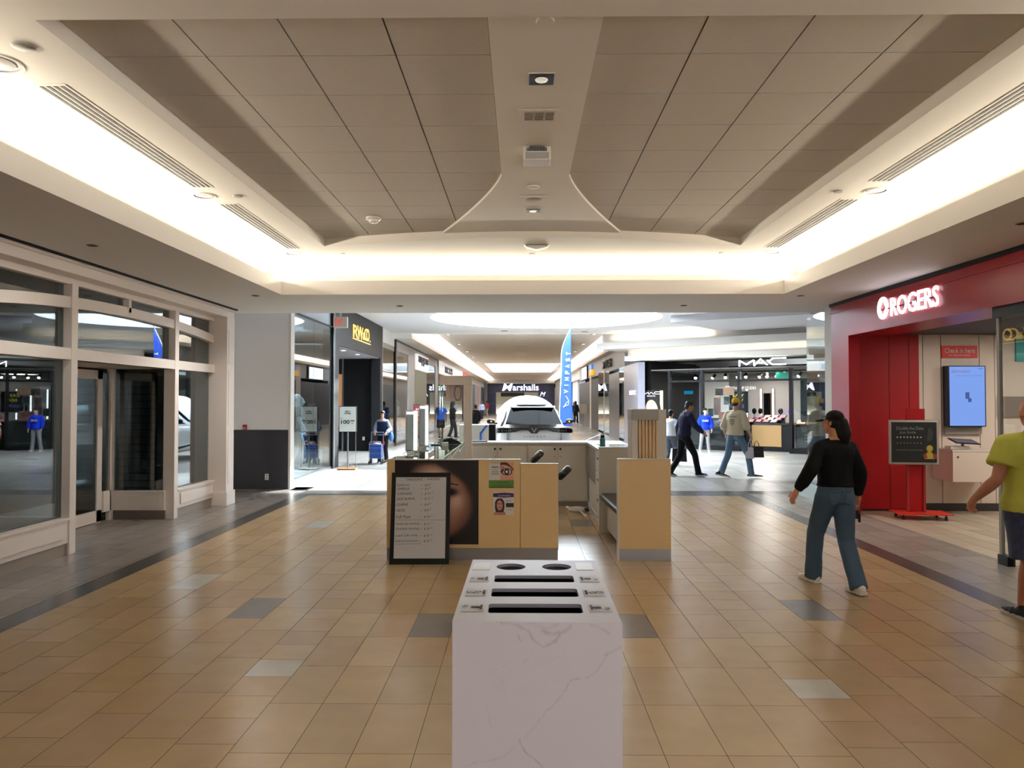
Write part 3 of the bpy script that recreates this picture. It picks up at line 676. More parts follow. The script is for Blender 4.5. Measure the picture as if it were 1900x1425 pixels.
b = B(); b.box(XL - .1, XL + .03, 42.3, 59.5, 3.25, 3.98); b.fin('fascia_board', mat('sign_face_white2', 'e6e6ea', .4, emit=(1, 1, 1), es=.25), t, world=True)
text("RICKI'S", mat('navy_letter', '14183a', .4), (XL + .03, 47.9, 3.6), (0, 1, 0), (0, 0, 1), .42, 4.8, .03, t, bold=.02)
b = B(); b.box(XL - .1, XL + .08, 59.5, 63, 3.1, 3.97); single(b, 'red_fascia', mat('pink_red', 'd8404e', .4, emit=hexc('d8404e'), es=.3), 'red fascia at the far end of the white fascia on the left', 'shop sign')
b = B(); b.box(-4.75, -4.72, 42.3, 59.5, .1, 3.25); struct(b, 'window_%d' % n, M_glass); n += 1
b = B(); b.box(-9.5, -9.4, 28, 95, 0, 4); b.box(-9.4, -4.95, 42.1, 42.2, 0, 4); b.box(-9.4, -4.95, 59.6, 59.7, 0, 4); b.box(-9.4, -4.95, 28.0, 28.05, 0, 4); struct(b, 'wall_left', M_wall)
b = B(); b.box(-9.5, -4.9, 28, 95, 3.98, 4.0); struct(b, 'ceiling', M_wall)
M_seg = [mat('shop_blue_grey', '9aa6b4', .4), mat('shop_slate', '3f4756', .4), mat('shop_pink', 'caa0a4', .5), mat('shop_navy', '1d2a4c', .4), mat('shop_white', 'd9dce0', .4)]
y = 63.0; k = 0
while y < 94:
    L = 2.2 + 1.3 * (k % 3); b = B(); b.box(-4.9, XL - .05 * (k % 2), y, min(y + L, 94.5), 0, 3.3); struct(b, 'wall_left', M_seg[(k * 2 + 2) % 5]); y += L; k += 1
b = B(); b.box(-4.9, XL, 63, 94.5, 3.3, 4.0); struct(b, 'wall_left', M_wall)
# shop contents seen through the panes
t = thing('display_table', 'pale wooden display table inside the shop with the white sign box', 'table', (-5.9, 30.0, 0))
b = B(); b.box(-.6, .6, -1.0, 1.0, .75, .85); b.fin('table_top', M_maple, t)
b = B(); b.box(-.55, .55, -.95, .95, 0, .75); b.fin('table_base', mat('table_pale', 'b99c78', .5), t)
b = B(); b.box(-.35, .0, -.5, .4, .85, 1.05, .03); single(b, 'folded_clothes', M_paper, 'stack of white folded clothes on the pale display table', 'clothes'); bpy.data.objects['folded_clothes'].location = (-5.9, 30, 0)
t = thing('sale_sign', 'maroon sale sign on a stand behind the vanity mirror lights', 'sign', (-3.55, 26.0, 0))
b = B(); b.box(-.215, .215, -.02, .02, .95, 1.56, .004); b.fin('frame', M_black, t)
b = B(); b.box(-.2, .2, -.026, -.018, .965, 1.545); b.fin('sheet', mat('maroon', '6d1f2b', .5), t)
b = B(); b.cyl((0, 0, .02), (0, 0, .96), .015); b.box(-.2, .2, -.15, .15, 0, .02); b.fin('stand', M_steel, t)
text('sale', M_paper, (.0, -.027, 1.40), (1, 0, 0), (0, 0, 1), .09, .28, .001, t, world=False, bold=.01)
text('50%', M_paper, (-.02, -.027, 1.24), (1, 0, 0), (0, 0, 1), .12, .30, .001, t, world=False)
b = B(); b.box(-.19, .19, -.0275, -.025, 1.02, 1.03); b.fin('rule_line', M_paper, t)
area('shop_lamp', (-7, 33, 3.9), 3, 8, 170, COOL, (0, 0, -1)); area('shop_lamp', (-7, 50, 3.9), 3, 14, 700, COOL, (0, 0, -1))
b = B(); b.box(-7.2, -7.1, 47, 52, 0, 3.2); single(b, 'red_banner', mat('banner_red', 'd83a46', .5), 'tall red banner inside the bright shop on the left', 'banner')
b = B()
b.cyl((-6.38, 43.0, 2.12), (-6.38, 47.6, 2.12), .015); b.cyl((-6.38, 43.0, 0), (-6.38, 43.0, 2.12), .015); b.cyl((-6.38, 47.6, 0), (-6.38, 47.6, 2.12), .015)
single(b, 'clothes_rail', M_steel, 'steel clothes rail in the bright shop on the left', 'clothes rail')
for k in range(7):
    b = B(); b.box(-6.41, -6.35, 43.2 + .62 * k, 43.6 + .62 * k, 1.0, 2.0); b.cyl((-6.38, 43.4 + .62 * k, 2.0), (-6.38, 43.4 + .62 * k, 2.12), .008)
    single(b, 'hanging_garment', M_paper, 'white garment on the steel clothes rail, %s from the near end' % ['first', 'second', 'third', 'fourth', 'fifth', 'sixth', 'seventh'][k], 'clothes', 'white garments on the steel rail')
area('window_lamp', (-5.6, 17, 3.4), 1.0, 2.6, 110, (0.75, 0.9, 1.0), (0, 0, -1))

# ---------------------------------------------------------------- end shop (Marshalls)
M_navy = mat('navy_cladding', '1c2350', .35)
t = thing('department_store_front', 'navy front of the department store closing the far corridor', 'shopfront', (0.1, 95, 0))
b = B(); b.box(-4.3, -3.2, 94.7, 95, 0, 3.85); b.box(2.2, 4.5, 94.7, 95, 0, 3.85); b.box(-3.2, 2.2, 94.7, 95, 2.75, 3.85); b.fin('cladding', M_navy, t, world=True)
b = B()
for x in (-3.25, 2.15, 3.3): b.box(x - .02, x + .02, 94.68, 94.71, 0, 3.85)
for z in (1.3, 2.75): b.box(-4.3, 4.5, 94.68, 94.71, z - .015, z + .015)
b.fin('panel_joint', mat('joint_blue', '4a5488', .5), t, world=True)
b = B(); b.box(-4.3, 4.5, 96.5, 96.6, 0, 3.85); b.box(-3.2, 2.2, 95, 97.5, 2.75, 2.8); struct(b, 'wall_far', mat('warm_interior', 'b0a78e', .6))
b = B(); b.box(-2.6, .4, 94.9, 95.0, 2.2, 2.7); b.fin('door_header', M_black, t, world=True)
t = thing('shop_sign', 'white Marshalls lettering on the navy store front', 'shop sign', (.2, 94.7, 3.4))
text('M', M_signw, (-1.75, 94.66, 3.38), (1, 0, 0), (0, 0, 1), .92, 1.35, .06, t, 'letter', shear=.22, bold=.02)
text('arshalls', M_signw, (.57, 94.66, 3.36), (1, 0, 0), (0, 0, 1), .80, 3.3, .06, t, 'lettering', bold=.012)
t = thing('shop_sign', 'small outlined M emblem on the navy panel right of the entrance', 'shop sign', (2.8, 94.7, 2.5))
text('M', M_signw, (2.75, 94.66, 2.5), (1, 0, 0), (0, 0, 1), .55, .75, .03, t, 'letter', shear=.4)
area('store_lamp', (0, 95.8, 3.7), 6, 1, 120, NEUT, (0, 0, -1))

# ---------------------------------------------------------------- right side of the far corridor
XQ = 4.25
def seg(y0, y1, z0, z1, m, name='wall_right', dx=0.0):
    b = B(); b.box(XQ + dx, XQ + .25 + dx, y0, y1, z0, z1); return struct(b, name, m)
M_lav = mat('satin_grey_panel', '9a9aa6', .28, metal=.3)
seg(27.1, 30.8, 0, 3.10, M_lav)
seg(30.8, 32.3, .1, 3.1, M_glassd, 'window_%d' % n); n += 1
seg(32.3, 36.0, 0, 2.95, mat('door_navy_black', '0b0b14', .3))
seg(36.0, 38.0, .1, 3.1, M_glassd, 'window_%d' % n); n += 1
seg(38.0, 38.4, 0, 3.9, M_plast, 'trim_6')
seg(38.4, 41.0, .1, 3.2, M_glassd, 'window_%d' % n); n += 1
seg(41.0, 45.2, 0, 2.95, M_black)
seg(45.2, 46.2, 0, 3.9, M_plast, 'trim_6')
seg(46.2, 54.5, 0, 2.9, mat('door_charcoal', '15151a', .4))
seg(54.5, 60, 0, 3.3, M_seg[0], dx=.45); seg(60, 66, 0, 3.3, M_seg[4], dx=.3); seg(66, 72, .1, 3.3, M_seg[1]); seg(72, 80, 0, 3.3, M_seg[0]); seg(80, 94.6, 0, 3.3, M_seg[4])
seg(30.8, 54.5, 3.1, 4.0, mat('right_fascia', 'a3a5ac', .4), dx=.03); seg(54.5, 94.6, 3.3, 4.0, M_wall, dx=.1)
b = B(); b.box(8.4, 8.5, 30.8, 94, 0, 4); b.box(4.5, 8.4, 46.1, 46.2, 0, 4); b.box(4.5, 16.5, 30.5, 30.6, 0, 4); struct(b, 'wall_right', M_wall)
t = thing('shop_sign', 'dark raised lettering over the glass shop on the right of the corridor', 'shop sign', (XQ, 36.5, 3.5))
text('XTEIS', M_black, (XQ - .02, 36.6, 3.5), (0, -1, 0), (0, 0, 1), .38, 3.6, .05, t, bold=.03)
t = thing('shop_sign', 'blue and orange mobile shop sign on the fascia right of the corridor', 'shop sign', (XQ, 44.6, 3.5))
b = B(); b.box(XQ - .08, XQ + .03, 44.2, 45.0, 3.52, 3.85, .02); b.fin('blue_panel', mat('sign_blue', '1f7fe0', .4, emit=hexc('1f7fe0'), es=.4), t, world=True)
b = B(); b.box(XQ - .10, XQ + .03, 43.6, 45.5, 3.2, 3.52, .02); b.fin('orange_panel', mat('sign_orange', 'ffb400', .4, emit=hexc('ffae00'), es=.5), t, world=True)
text('mobile', M_paper, (XQ - .10, 44.55, 3.36), (0, -1, 0), (0, 0, 1), .2, 1.5, .004, t)
t = thing('light_box', 'white lit box sign above the charcoal doors on the right of the corridor', 'light box', (XQ, 49.3, 3.5))
b = B(); b.box(XQ - .05, XQ, 47.6, 51.5, 3.05, 3.95); b.fin('frame', M_black, t, world=True)
b = B(); b.box(XQ - .07, XQ - .045, 47.9, 51.2, 3.12, 3.88); b.fin('face', emis('box_face', (.93, .96, 1), 2.0), t, world=True)
t = thing('notice_stand', 'white notice board on a thin stand by the right side of the corridor', 'sign stand', (3.95, 47.5, 0))
b = B(); b.box(-.22, .22, -.02, .02, .85, 1.5); b.fin('board', M_paper, t)
b = B(); b.cyl((0, .03, .02), (0, .03, 1.0), .02); b.box(-.2, .2, -.15, .15, 0, .03); b.fin('stand', M_steel, t)
b = B(); b.box(6.2, 6.6, 31.5, 37.5, .0, 2.2); single(b, 'shelf_unit', M_seg[4], 'white shelf unit inside the glass shop on the right', 'shelf')
for i, (c, y) in enumerate((('e8c020', 37.2), ('1fa79a', 32.0), ('b05a3c', 34))):
    b = B(); b.box(6.0, 6.2, y, y + .7, .9 + .1 * i, 1.5 + .1 * i); single(b, 'boxed_goods', mat('goods_%d' % i, c, .5), ['yellow', 'teal', 'rust'][i] + ' boxed goods on the white shelves in the right glass shop', 'boxes')
area('shop_lamp', (6.2, 35, 3.0), 2, 8, 180, COOL, (0, 0, -1))
# ---------------------------------------------------------------- black cosmetics shop across the crossing
t_m = Matrix.LocRotScale(Vector((5.875, 26.19, 0)), Matrix.Rotation(math.atan2(-2.57, 3.221), 3, 'Z').to_quaternion(), None)
def mstruct(b, name, m, label=None):
    o = struct(b, name, m, label=label); o.matrix_world = t_m; return o
def mthing(name, label, cat, x, y, z=0, group=None):
    p = t_m @ Vector((x, y, z)); return thing(name, label, cat, p, math.atan2(-2.57, 3.221), group)
def local(b, name, m, t, smooth=False): return b.fin(name, m, t, smooth=smooth)
b = B(); b.box(-2.06, 5.0, -.02, .25, 2.74, 3.15); b.box(-2.06, -.78, -.02, .25, 0, 2.74); b.box(-2.06, -1.6, .2, 4, 0, 3.15)
mstruct(b, 'wall_right', M_black, 'black front wall of the cosmetics shop')
b = B()
for x in (.45, 1.78, 3.5): b.box(x, x + .10, -.03, .12, 0, 2.74)
b.box(-.78, 5.0, -.03, .12, 2.34, 2.40); b.box(-.78, 1.78, -.03, .12, 0, .16); b.box(3.5, 5.0, -.03, .12, 0, .16); b.box(-.78, -.70, -.03, .12, 0, 2.74)
mstruct(b, 'trim_7', M_black)
for (x0, x1, z0, z1) in ((-.70, .45, .16, 2.34), (.55, 1.78, .16, 2.34), (3.6, 5.0, .16, 2.34), (-.7, .45, 2.4, 2.74), (.55, 1.78, 2.4, 2.74), (1.88, 3.5, 2.4, 2.74), (3.6, 5.0, 2.4, 2.74)):
    b = B(); b.box(x0, x1, .03, .04, z0, z1); mstruct(b, 'window_%d' % n, M_glassc); n += 1
# inside
M_mgrey = mat('studio_grey_wall', '8b8784', .7)
b = B(); b.box(-1.6, 7.0, 5.0, 5.1, 0, 3.1); mstruct(b, 'wall_right', M_mgrey)
b = B(); b.box(6.9, 7.0, .25, 5, 0, 3.1); b.box(5.0, 7.0, .1, .25, 0, 3.15); b.box(-1.62, -1.58, .2, 5, 0, 3.1); mstruct(b, 'wall_right', M_black)
b = B(); b.box(-1.6, 7, .2, 5.1, 2.78, 2.82); mstruct(b, 'ceiling', mat('studio_ceiling', '6a6866', .8))
b = B(); b.box(-.7, 1.78, .12, .5, 0.0, .22); b.box(-.7, 1.78, .5, .55, 0, 1.0); mstruct(b, 'trim_7', M_charc)
for L_, x, y in ((60, 1.2, 3.6), (60, 4.0, 3.6), (55, 2.6, 1.6)):
    p = t_m @ Vector((x, y, 2.7)); area('studio_lamp', p, .9, .9, L_, (1, .95, .9), (0, 0, -1))
t = mthing('shop_sign', 'white illuminated MAC lettering on the black shop header', 'shop sign', 2.63, -.02, 2.96)
M_halo = emis('sign_cool_white', (.86, .95, 1.0), 7.0)
def stroke(bb, pts, w=.035, d=.04, close=False):
    """wide lettering strokes as a ribbon with square section in the local x-z plane"""
    for (x0, z0), (x1, z1) in zip(pts, pts[1:]):
        L = math.hypot(x1 - x0, z1 - z0); bb.obox(((x0 + x1) / 2, -d / 2, (z0 + z1) / 2), (L + w * .6, d, w), (x1 - x0, 0, z1 - z0), (0, 1, 0))
b = B(); stroke(b, [(-.76, -.11), (-.76, .07), (-.52, -.06), (-.28, .07), (-.24, -.11)]); b.fin('letter', M_halo, t)
b = B(); stroke(b, [(-.26, -.10), (-.04, .10), (.18, -.09)]); stroke(b, [(-.17, -.02), (.1, -.02)]); b.fin('letter', M_halo, t)
b = B(); stroke(b, [(.78, .11), (.36, .11), (.22, .0), (.36, -.09), (.78, -.09)]); b.fin('letter', M_halo, t)
for x in (-.26, .2):
    b = B(); b.box(x - .025, x + .025, -.04, 0, 0.02, .06); b.fin('letter_dot', M_halo, t)
t = thing('shop_sign', 'small white MAC lettering on the satin grey corridor panel', 'shop sign', (XQ, 28.2, 2.0))
text('MAC', M_signw, (XQ - .005, 28.35, 2.0), (0, -1, 0), (0, 0, 1), .16, 1.5, .02, t, bold=.02)
def face_print(u, v):
    # close portrait with black hood, warm background edges
    c = (.93, .88, .55) if (u < .14 or u > .88) else (.04, .04, .05)
    if ((u - .5) / .42) ** 2 + ((v - .30) / .62) ** 2 < 1: c = (.06, .05, .06)
    e = ((u - .5) / .30) ** 2 + ((v - .27) / .44) ** 2
    if e < 1:
        k = 1 - .35 * e; c = (.95 * k, .78 * k, .63 * k)
        for sx in (-1, 1):
            x, y = (u - .5) * sx, v
            if .05 < x < .24 and abs(y - (.35 + .28 * (x - .05))) < .022: c = (.10, .06, .05)
            if abs(x - .14) < .07 and abs(y - .25) < .03: c = (.12, .07, .07)
        if abs(u - .5) < .1 and abs(v - .02) < .04: c = (.7, .25, .25)
    return c
t = mthing('poster', 'lit MAC portrait poster of a dark hooded face on the black wall', 'poster', -1.45, -.03, 1.5)
b = B(); b.box(-.50, .50, 0, .05, -.62, .58); local(b, 'frame', M_black, t)
p = picture('print', face_print, (-.47, -.0, -.58), (1, 0, 0), (0, 0, 1), .94, 1.13, 100, 120, mat('poster_base', 'ffffff', .5), t, world=False); p.data.materials.clear(); 
def vcol_lit(name, es):
    m = vcol(name, .4); nt = m.node_tree; p_ = nt.nodes['Principled BSDF']; a = [x for x in nt.nodes if x.type == 'VERTEX_COLOR'][0]
    nt.links.new(a.outputs['Color'], p_.inputs['Emission Color']); p_.inputs['Emission Strength'].default_value = es; return m
p.data.materials.append(vcol_lit('backlit_print', .45))
b = B(); 
stroke(b, [(-.36, .42), (-.36, .50), (-.24, .44), (-.12, .50), (-.10, .42)], .018, .006); stroke(b, [(-.10, .42), (0, .50), (.1, .42)], .018, .006); stroke(b, [(.34, .51), (.16, .51), (.12, .47), (.16, .43), (.34, .43)], .018, .006)
b.fin('lettering', M_signw, t)
text('STUDIO FIX', M_signw, (0, -.004, .36), (1, 0, 0), (0, 0, 1), .04, .34, .002, t, world=False)
# makeup counter and displays
t = mthing('makeup_counter', 'black counter with a gold tan front panel inside the cosmetics shop', 'counter', 2.42, 1.0)
b = B(); b.box(-.75, .92, -.45, .5, .88, .95); b.fin('worktop', M_blackg, t)
b = B(); b.box(-.72, .90, -.40, .48, .0, .88); b.fin('carcass', M_black, t)
b = B(); b.box(-.38, .62, -.43, -.40, .16, .88); b.fin('front_panel', mat('gold_tan', 'a9834f', .45), t)
def palette(x, y, z, i):
    lab = ['coral', 'rose', 'dark red', 'pink', 'plum', 'red brown', 'peach', 'crimson', 'mauve', 'brick'][i % 10]
    tt = mthing('makeup_tester', '%s makeup tester tray, %s row on the black counter' % (lab, ['front', 'middle', 'back'][i // 4 if i < 12 else 2]), 'makeup tray', x, y, z, 'makeup tester trays')
    bb = B(); bb.obox((0, 0, .03), (.22, .26, .03), (1, 0, 0), (0, 1, .4), .004); bb.fin('tray', M_black, tt)
    bb = B(); bb.obox((0, -.008, .048), (.17, .20, .012), (1, 0, 0), (0, 1, .4), .003); bb.fin('shades', mat('shade_%d' % (i % 10), ['e8826e', 'd6607a', '8d2430', 'f09aa0', '6a3048', '8a4636', 'f0b090', 'b02038', '9a6a80', 'a04a3a'][i % 10], .4), tt)
k = 0
for r_ in range(3):
    for c_ in range(4): palette(1.95 + .26 * c_ + .06 * r_, .75 + .25 * r_, .965 + .07 * r_, k); k += 1
b = B(); b.box(-.5, .5, -.02, .35, 0, .07); b.box(-.5, .5, .2, .36, .07, .14)
o = single(b, 'display_riser', M_black, 'stepped black riser under the makeup tester trays', 'riser'); o.matrix_world = t_m @ Matrix.Translation((2.4, 1.02, .95))
for i, x in enumerate((-1.42, -1.0, .15, .72, 1.20)):
    tt = mthing('light_bar', 'vertical white light bar on the studio wall, %s from the left' % ['first', 'second', 'third', 'fourth', 'fifth'][i], 'light bar', x, 4.9, 1.55, 'studio mirror light bars')
    bb = B(); bb.box(-.035, .035, 0, .06, -.62, .62); bb.fin('housing', M_steel, tt)
    bb = B(); bb.box(-.028, .028, -.02, 0, -.6, .6); bb.fin('tube', emis('tube_white', (.95, .97, 1), 5.0), tt)
for i, x in enumerate((-1.21, .96)):
    tt = mthing('makeup_mirror', 'tall wood framed mirror between two light bars, %s one' % ['left', 'right'][i], 'mirror', x, 4.95, 1.5, 'studio mirrors')
    bb = B(); bb.box(-.16, .16, -.02, .02, -.5, .5, .005); bb.fin('frame', mat('mirror_frame', '7a5a3a', .4), tt)
    bb = B(); bb.box(-.14, .14, -.026, -.018, -.48, .48); bb.fin('glass', mat('mirror_silver', 'b0b0b4', .05, metal=1), tt)
t = mthing('shop_sign', 'pale MAKE UP STUDIO lettering on the studio wall', 'shop sign', -.03, 4.95, 2.2)
text('MAKE UP STUDIO', mat('letter_pale', 'd8d6d0', .4, emit=(1, 1, 1), es=.5), (.03, -.0, 0), (1, 0, 0), (0, 0, 1), .12, 1.0, .01, t, world=False)
b = B(); stroke(b, [(-1.5, -.05), (-1.5, .08), (-1.3, -.02), (-1.1, .08), (-1.05, -.05)], .03); stroke(b, [(-.56, .07), (-.8, .07), (-.9, 0), (-.8, -.06), (-.56, -.06)], .03); b.fin('emblem', mat('letter_pale', 'd8d6d0', .4), t)
# collage of framed product pictures standing behind the window
for i, (x, z, w, h, c) in enumerate([(.98, 2.0, .30, .26, '2a1c1a'), (1.32, 2.02, .40, .28, 'a5745a'), (.90, 1.5, .25, .62, '4d2a22'), (1.25, 1.7, .22, .30, '1d2321'), (.66, 1.28, .20, .28, '20322f'), (1.20, 1.15, .50, .34, '7a4036'), (.85, .95, .28, .30, '1b1717'), (.95, 1.85, .14, .2, 'b98a70')]):
    tt = mthing('picture_panel', ['dark brown', 'tan', 'tall maroon', 'blackish green', 'small teal', 'wide red brown', 'black', 'small peach'][i] + ' picture panel hung in the cosmetics shop window', 'picture', x, .35, z, 'collage of picture panels')
    bb = B(); bb.box(-w / 2, w / 2, 0, .03, -h / 2, h / 2, .004); bb.fin('frame', M_steel, tt)
    bb = B(); bb.box(-w / 2 + .012, w / 2 - .012, -.006, 0, -h / 2 + .012, h / 2 - .012); bb.fin('print', mat('pic_%d' % i, c, .4), tt)
t = mthing('menu_board', 'black board with yellow writing behind the window of the cosmetics shop', 'sign', 1.65, .4, 1.65)
b = B(); b.box(-.35, .35, 0, .03, -.38, .38); b.fin('frame', M_steel, t); b = B(); b.box(-.33, .33, -.006, 0, -.36, .36); b.fin('board', M_black, t)
text('EASY', mat('yellow_ink', 'd8c83a', .5, emit=hexc('d8c83a'), es=.4), (.0, -.008, .22), (1, 0, 0), (0, 0, 1), .1, .4, .002, t, world=False, shear=.2)
text('NEW', mat('yellow_ink', 'd8c83a', .5), (.02, -.008, .06), (1, 0, 0), (0, 0, 1), .1, .3, .002, t, world=False, shear=.2)
text('LOOKS', mat('violet_ink', '8478c0', .5), (.0, -.008, -.14), (1, 0, 0), (0, 0, 1), .1, .4, .002, t, world=False, shear=.2)
t = mthing('overhead_sign', 'small teal sign hung under the ceiling of the cosmetics shop', 'sign', 2.85, 1.2, 2.45)
b = B(); b.box(-.2, .2, -.02, .02, 0, .2); b.fin('panel', mat('teal_sign', '12806c', .4, emit=hexc('12806c'), es=.5), t); b = B(); b.cyl((-.15, 0, .2), (-.15, 0, .33), .006); b.cyl((.15, 0, .2), (.15, 0, .33), .006); b.fin('hanger', M_black, t)
t = mthing('blue_notice', 'small bright blue notice on the black wall inside the cosmetics shop window', 'sign', -.15, .3, 1.98)
b = B(); b.box(-.17, .17, 0, .02, -.06, .06); b.fin('panel', emis('notice_blue', hexc('22a0d8'), .4), t)
def tracklight(i, x, y):
    tt = mthing('track_spotlight', '%s black track spotlight in the cosmetics shop, counted from the left' % ['first', 'second', 'third', 'fourth', 'fifth', 'sixth', 'seventh', 'eighth', 'ninth', 'tenth', 'eleventh', 'twelfth'][i], 'spotlight', x, y, 2.62, 'track spotlights')
    sgn = -1 if i % 2 else 1
    bb = B(); bb.cyl((0, 0, .0), (0, 0, .10), .01); bb.fin('stem', M_black, tt)
    bb = B(); bb.cyl((0, .04, .02), (sgn * .05, -.10, -.10), .05, .06, 16); bb.fin('can', M_black, tt)
    bb = B(); bb.cyl((sgn * .05, -.10, -.10), (sgn * .051, -.103, -.1025), .052, .052, 16); bb.fin('lens', M_lightc, tt)
for i, x in enumerate((-.4, .2, .75, 1.15, 1.5, 1.95, 2.25, 2.55, 2.85, 3.3, 4.0, 4.5)): tracklight(i, x, (1.4, 1.75)[i % 2])
for i, y in enumerate((1.4, 1.75)):
    b = B(); b.box(-.7, 4.9, y - .02, y + .02, 2.71, 2.74); o = single(b, 'lighting_track', M_black, ['front', 'rear'][i] + ' black lighting track in the cosmetics shop', 'lighting track'); o.matrix_world = t_m
t = mthing('dark_panel_poster', 'dark poster with pale flower shape in the right window of the cosmetics shop', 'poster', 4.3, .3, 1.5)
b = B(); b.box(-.55, .55, .02, .05, -.5, .9); b.fin('board', M_charc, t)
b = B(); b.prism([(-.30, .30), (-.22, .12), (-.1, .08), (0, -.12), (.1, .1), (.22, -.1), (.3, .1), (.42, .28), (.2, .30), (.1, .42), (-.02, .28), (-.12, .38), (-.2, .46)], .01, 'y', .01); b.fin('flower_print', mat('cream_print', 'b9ab8c', .5), t)
t = mthing('lower_notice', 'dark glass notice with pale writing at the foot of the right shop window', 'sign', 4.2, .08, .5)
b = B(); b.box(-.5, .5, 0, .02, -.3, .35); b.fin('panel', mat('notice_dark', '20252a', .3), t)
for i, s_ in enumerate(('BOOK NOW', 'MAC STUDIO SERVICES', 'MACCOSMETICS')): text(s_, M_greyp, (0, -.004, .1 - .1 * i), (1, 0, 0), (0, 0, 1), .035, .5, .002, t, world=False)
for i, (x, c) in enumerate(((3.7, 'ff9a60'), (4.05, 'f0c8a0'))):
    tt = mthing('lit_tester_stand', ['orange lit', 'pale lit'][i] + ' tester stand on the shelf in the right window', 'tester stand', x, .55, .92)
    bb = B(); bb.obox((0, 0, .08), (.26, .2, .02), (1, 0, 0), (0, 1, .6)); bb.fin('panel', mat('lit_%d' % i, c, .4, emit=hexc(c), es=.7), tt); bb = B(); bb.box(-.13, .13, 0, .12, 0, .04); bb.fin('base', M_black, tt)
b = B(); b.box(3.6, 5.0, .3, .9, .0, .92); o = single(b, 'window_shelf_unit', M_black, 'black shelf unit behind the right window of the cosmetics shop', 'shelf'); o.matrix_world = t_m
t = mthing('portrait_card', 'small square portrait card on the shelf in the right window', 'card', 4.3, .6, .92)
p = picture('print', lambda u, v: (.62, .38, .28) if (u - .5) ** 2 / .06 + (v - .5) ** 2 / .12 < 1 else (.88, .80, .66), (-.15, 0, .05), (1, 0, 0), (0, 0, 1), .3, .36, 12, 14, M_print, t, world=False)
for i in range(4):
    tt = mthing('round_mirror', ['first', 'second', 'third', 'fourth'][i] + ' small round dark mirror on a stem, counted from the left of the makeup counter', 'mirror', [1.80, 2.02, 2.72, 3.05][i], 1.42, .95, 'round counter mirrors')
    bb = B(); bb.cyl((0, 0, 0), (0, 0, .28), .008); bb.cyl((0, 0, 0), (0, 0, .01), .06); bb.fin('stem', M_black, tt)
    bb = B(); bb.ball((0, 0, .38), (.085, .015, .11)); bb.fin('mirror_disc', M_blackg if i != 3 else mat('violet_disc', '6a3cff', .4, emit=hexc('6a3cff'), es=1.0), tt, smooth=True)
# ceilings stepping up from the cosmetics shop
b = B(); b.box(-2.4, 5.4, -.30, 2.0, 3.15, 3.32); b.box(-2.4, 5.4, -.05, 2.0, 3.32, 3.6); mstruct(b, 'ceiling', M_ceil, 'cream bulkhead over the cosmetics shop')
b = B(); b.prism([(-3.2, -.95), (5.6, -.45), (5.6, 2), (-3.2, 2)], .24, 'z', 3.57); mstruct(b, 'ceiling', mat('step_soffit', 'c0bcb8', .7), 'stepped soffit above the cosmetics shop')
b = B(); b.prism([(-3.2, -.55), (5.6, -.15), (5.6, 2), (-3.2, 2)], .4, 'z', 3.81); mstruct(b, 'ceiling', M_ceil)
tt = thing('light_strip', 'cove light strip on the ledge above the cosmetics shop bulkhead', 'light strip', t_m @ Vector((1.5, -.17, 3.33)), math.atan2(-2.57, 3.221))
b = B(); b.box(-3.8, 3.8, -.03, .03, 0, .02); b.fin('housing', M_plast, tt); up_area('lamp', None, 7.6, .05, 9, NEUT, tt)
tt = thing('light_strip', 'cove light strip on the upper step above the cosmetics shop', 'light strip', t_m @ Vector((-.8, -.62, 3.82)), math.atan2(-2.57, 3.221) + .05)
b = B(); b.box(-1.9, 1.9, -.03, .03, 0, .02); b.fin('housing', M_plast, tt); up_area('lamp', None, 3.8, .05, 12, WARM, tt)
b = B(); b.prism([(4.4, 21.9), (7.7, 19.9), (12, 20.5), (12, 24.0), (8.2, 24.2), (6.6, 24.6)], .2, 'z', 4.0); struct(b, 'ceiling', mat('drop_panel', 'b5b4b8', .8), label='grey dropped ceiling panel right of the oval skylight')
b = B(); b.box(12.4, 12.5, 12, 28, 0, 4.2); struct(b, 'wall_right', M_wall)

# ---------------------------------------------------------------- red phone shop on the right (ROGERS)
t = thing('shop_portal', 'glossy red entrance portal of the phone shop', 'shopfront', (4.9, 8, 0))
b = B(); b.box(4.90, 5.06, 11.18, 11.80, 0, 2.67); b.fin('far_jamb', M_redg, t, world=True)
b = B(); b.box(4.90, 5.55, -2, 11.18, 2.67, 3.17); b.box(4.90, 5.06, 11.18, 11.8, 2.67, 3.17); b.fin('header', M_redg, t, world=True)
b = B(); b.box(4.885, 4.90, -2, 11.80, 3.06, 3.085); b.fin('header_ridge', M_redg, t, world=True)
b = B(); b.box(4.88, 5.6, -2, 11.82, 3.17, 3.22); b.fin('top_gap', M_black, t, world=True)
b = B(); b.box(4.90, 4.98, 11.80, 12.05, 0, 3.2); struct(b, 'trim_8', mat('jamb_grey_white', 'b9bab5', .5))
b = B(); b.prism([(4.98, 12.05), (5.0, 12.05), (5.22, 13.6), (5.2, 13.6)], 3.1, 'z', .1); struct(b, 'window_%d' % n, M_glassd); n += 1
b = B(); b.box(5.0, 5.5, 12.2, 13.5, 0, .22); single(b, 'display_plinth', mat('plinth_pale', 'b8c4c4', .4), 'low pale plinth behind the glass return of the phone shop', 'plinth')
b = B(); b.box(5.3, 5.36, 12.3, 13.3, .25, 2.4); single(b, 'blue_mosaic_panel', mat('mosaic_blue', '5a7ab0', .4, vary=.7, vscale=14), 'blue mottled display panel behind the glass return of the phone shop', 'display panel')
b = B(); b.box(5.5, 12.4, 11.98, 12.2, 0, 4.2); struct(b, 'wall_right', M_wall)
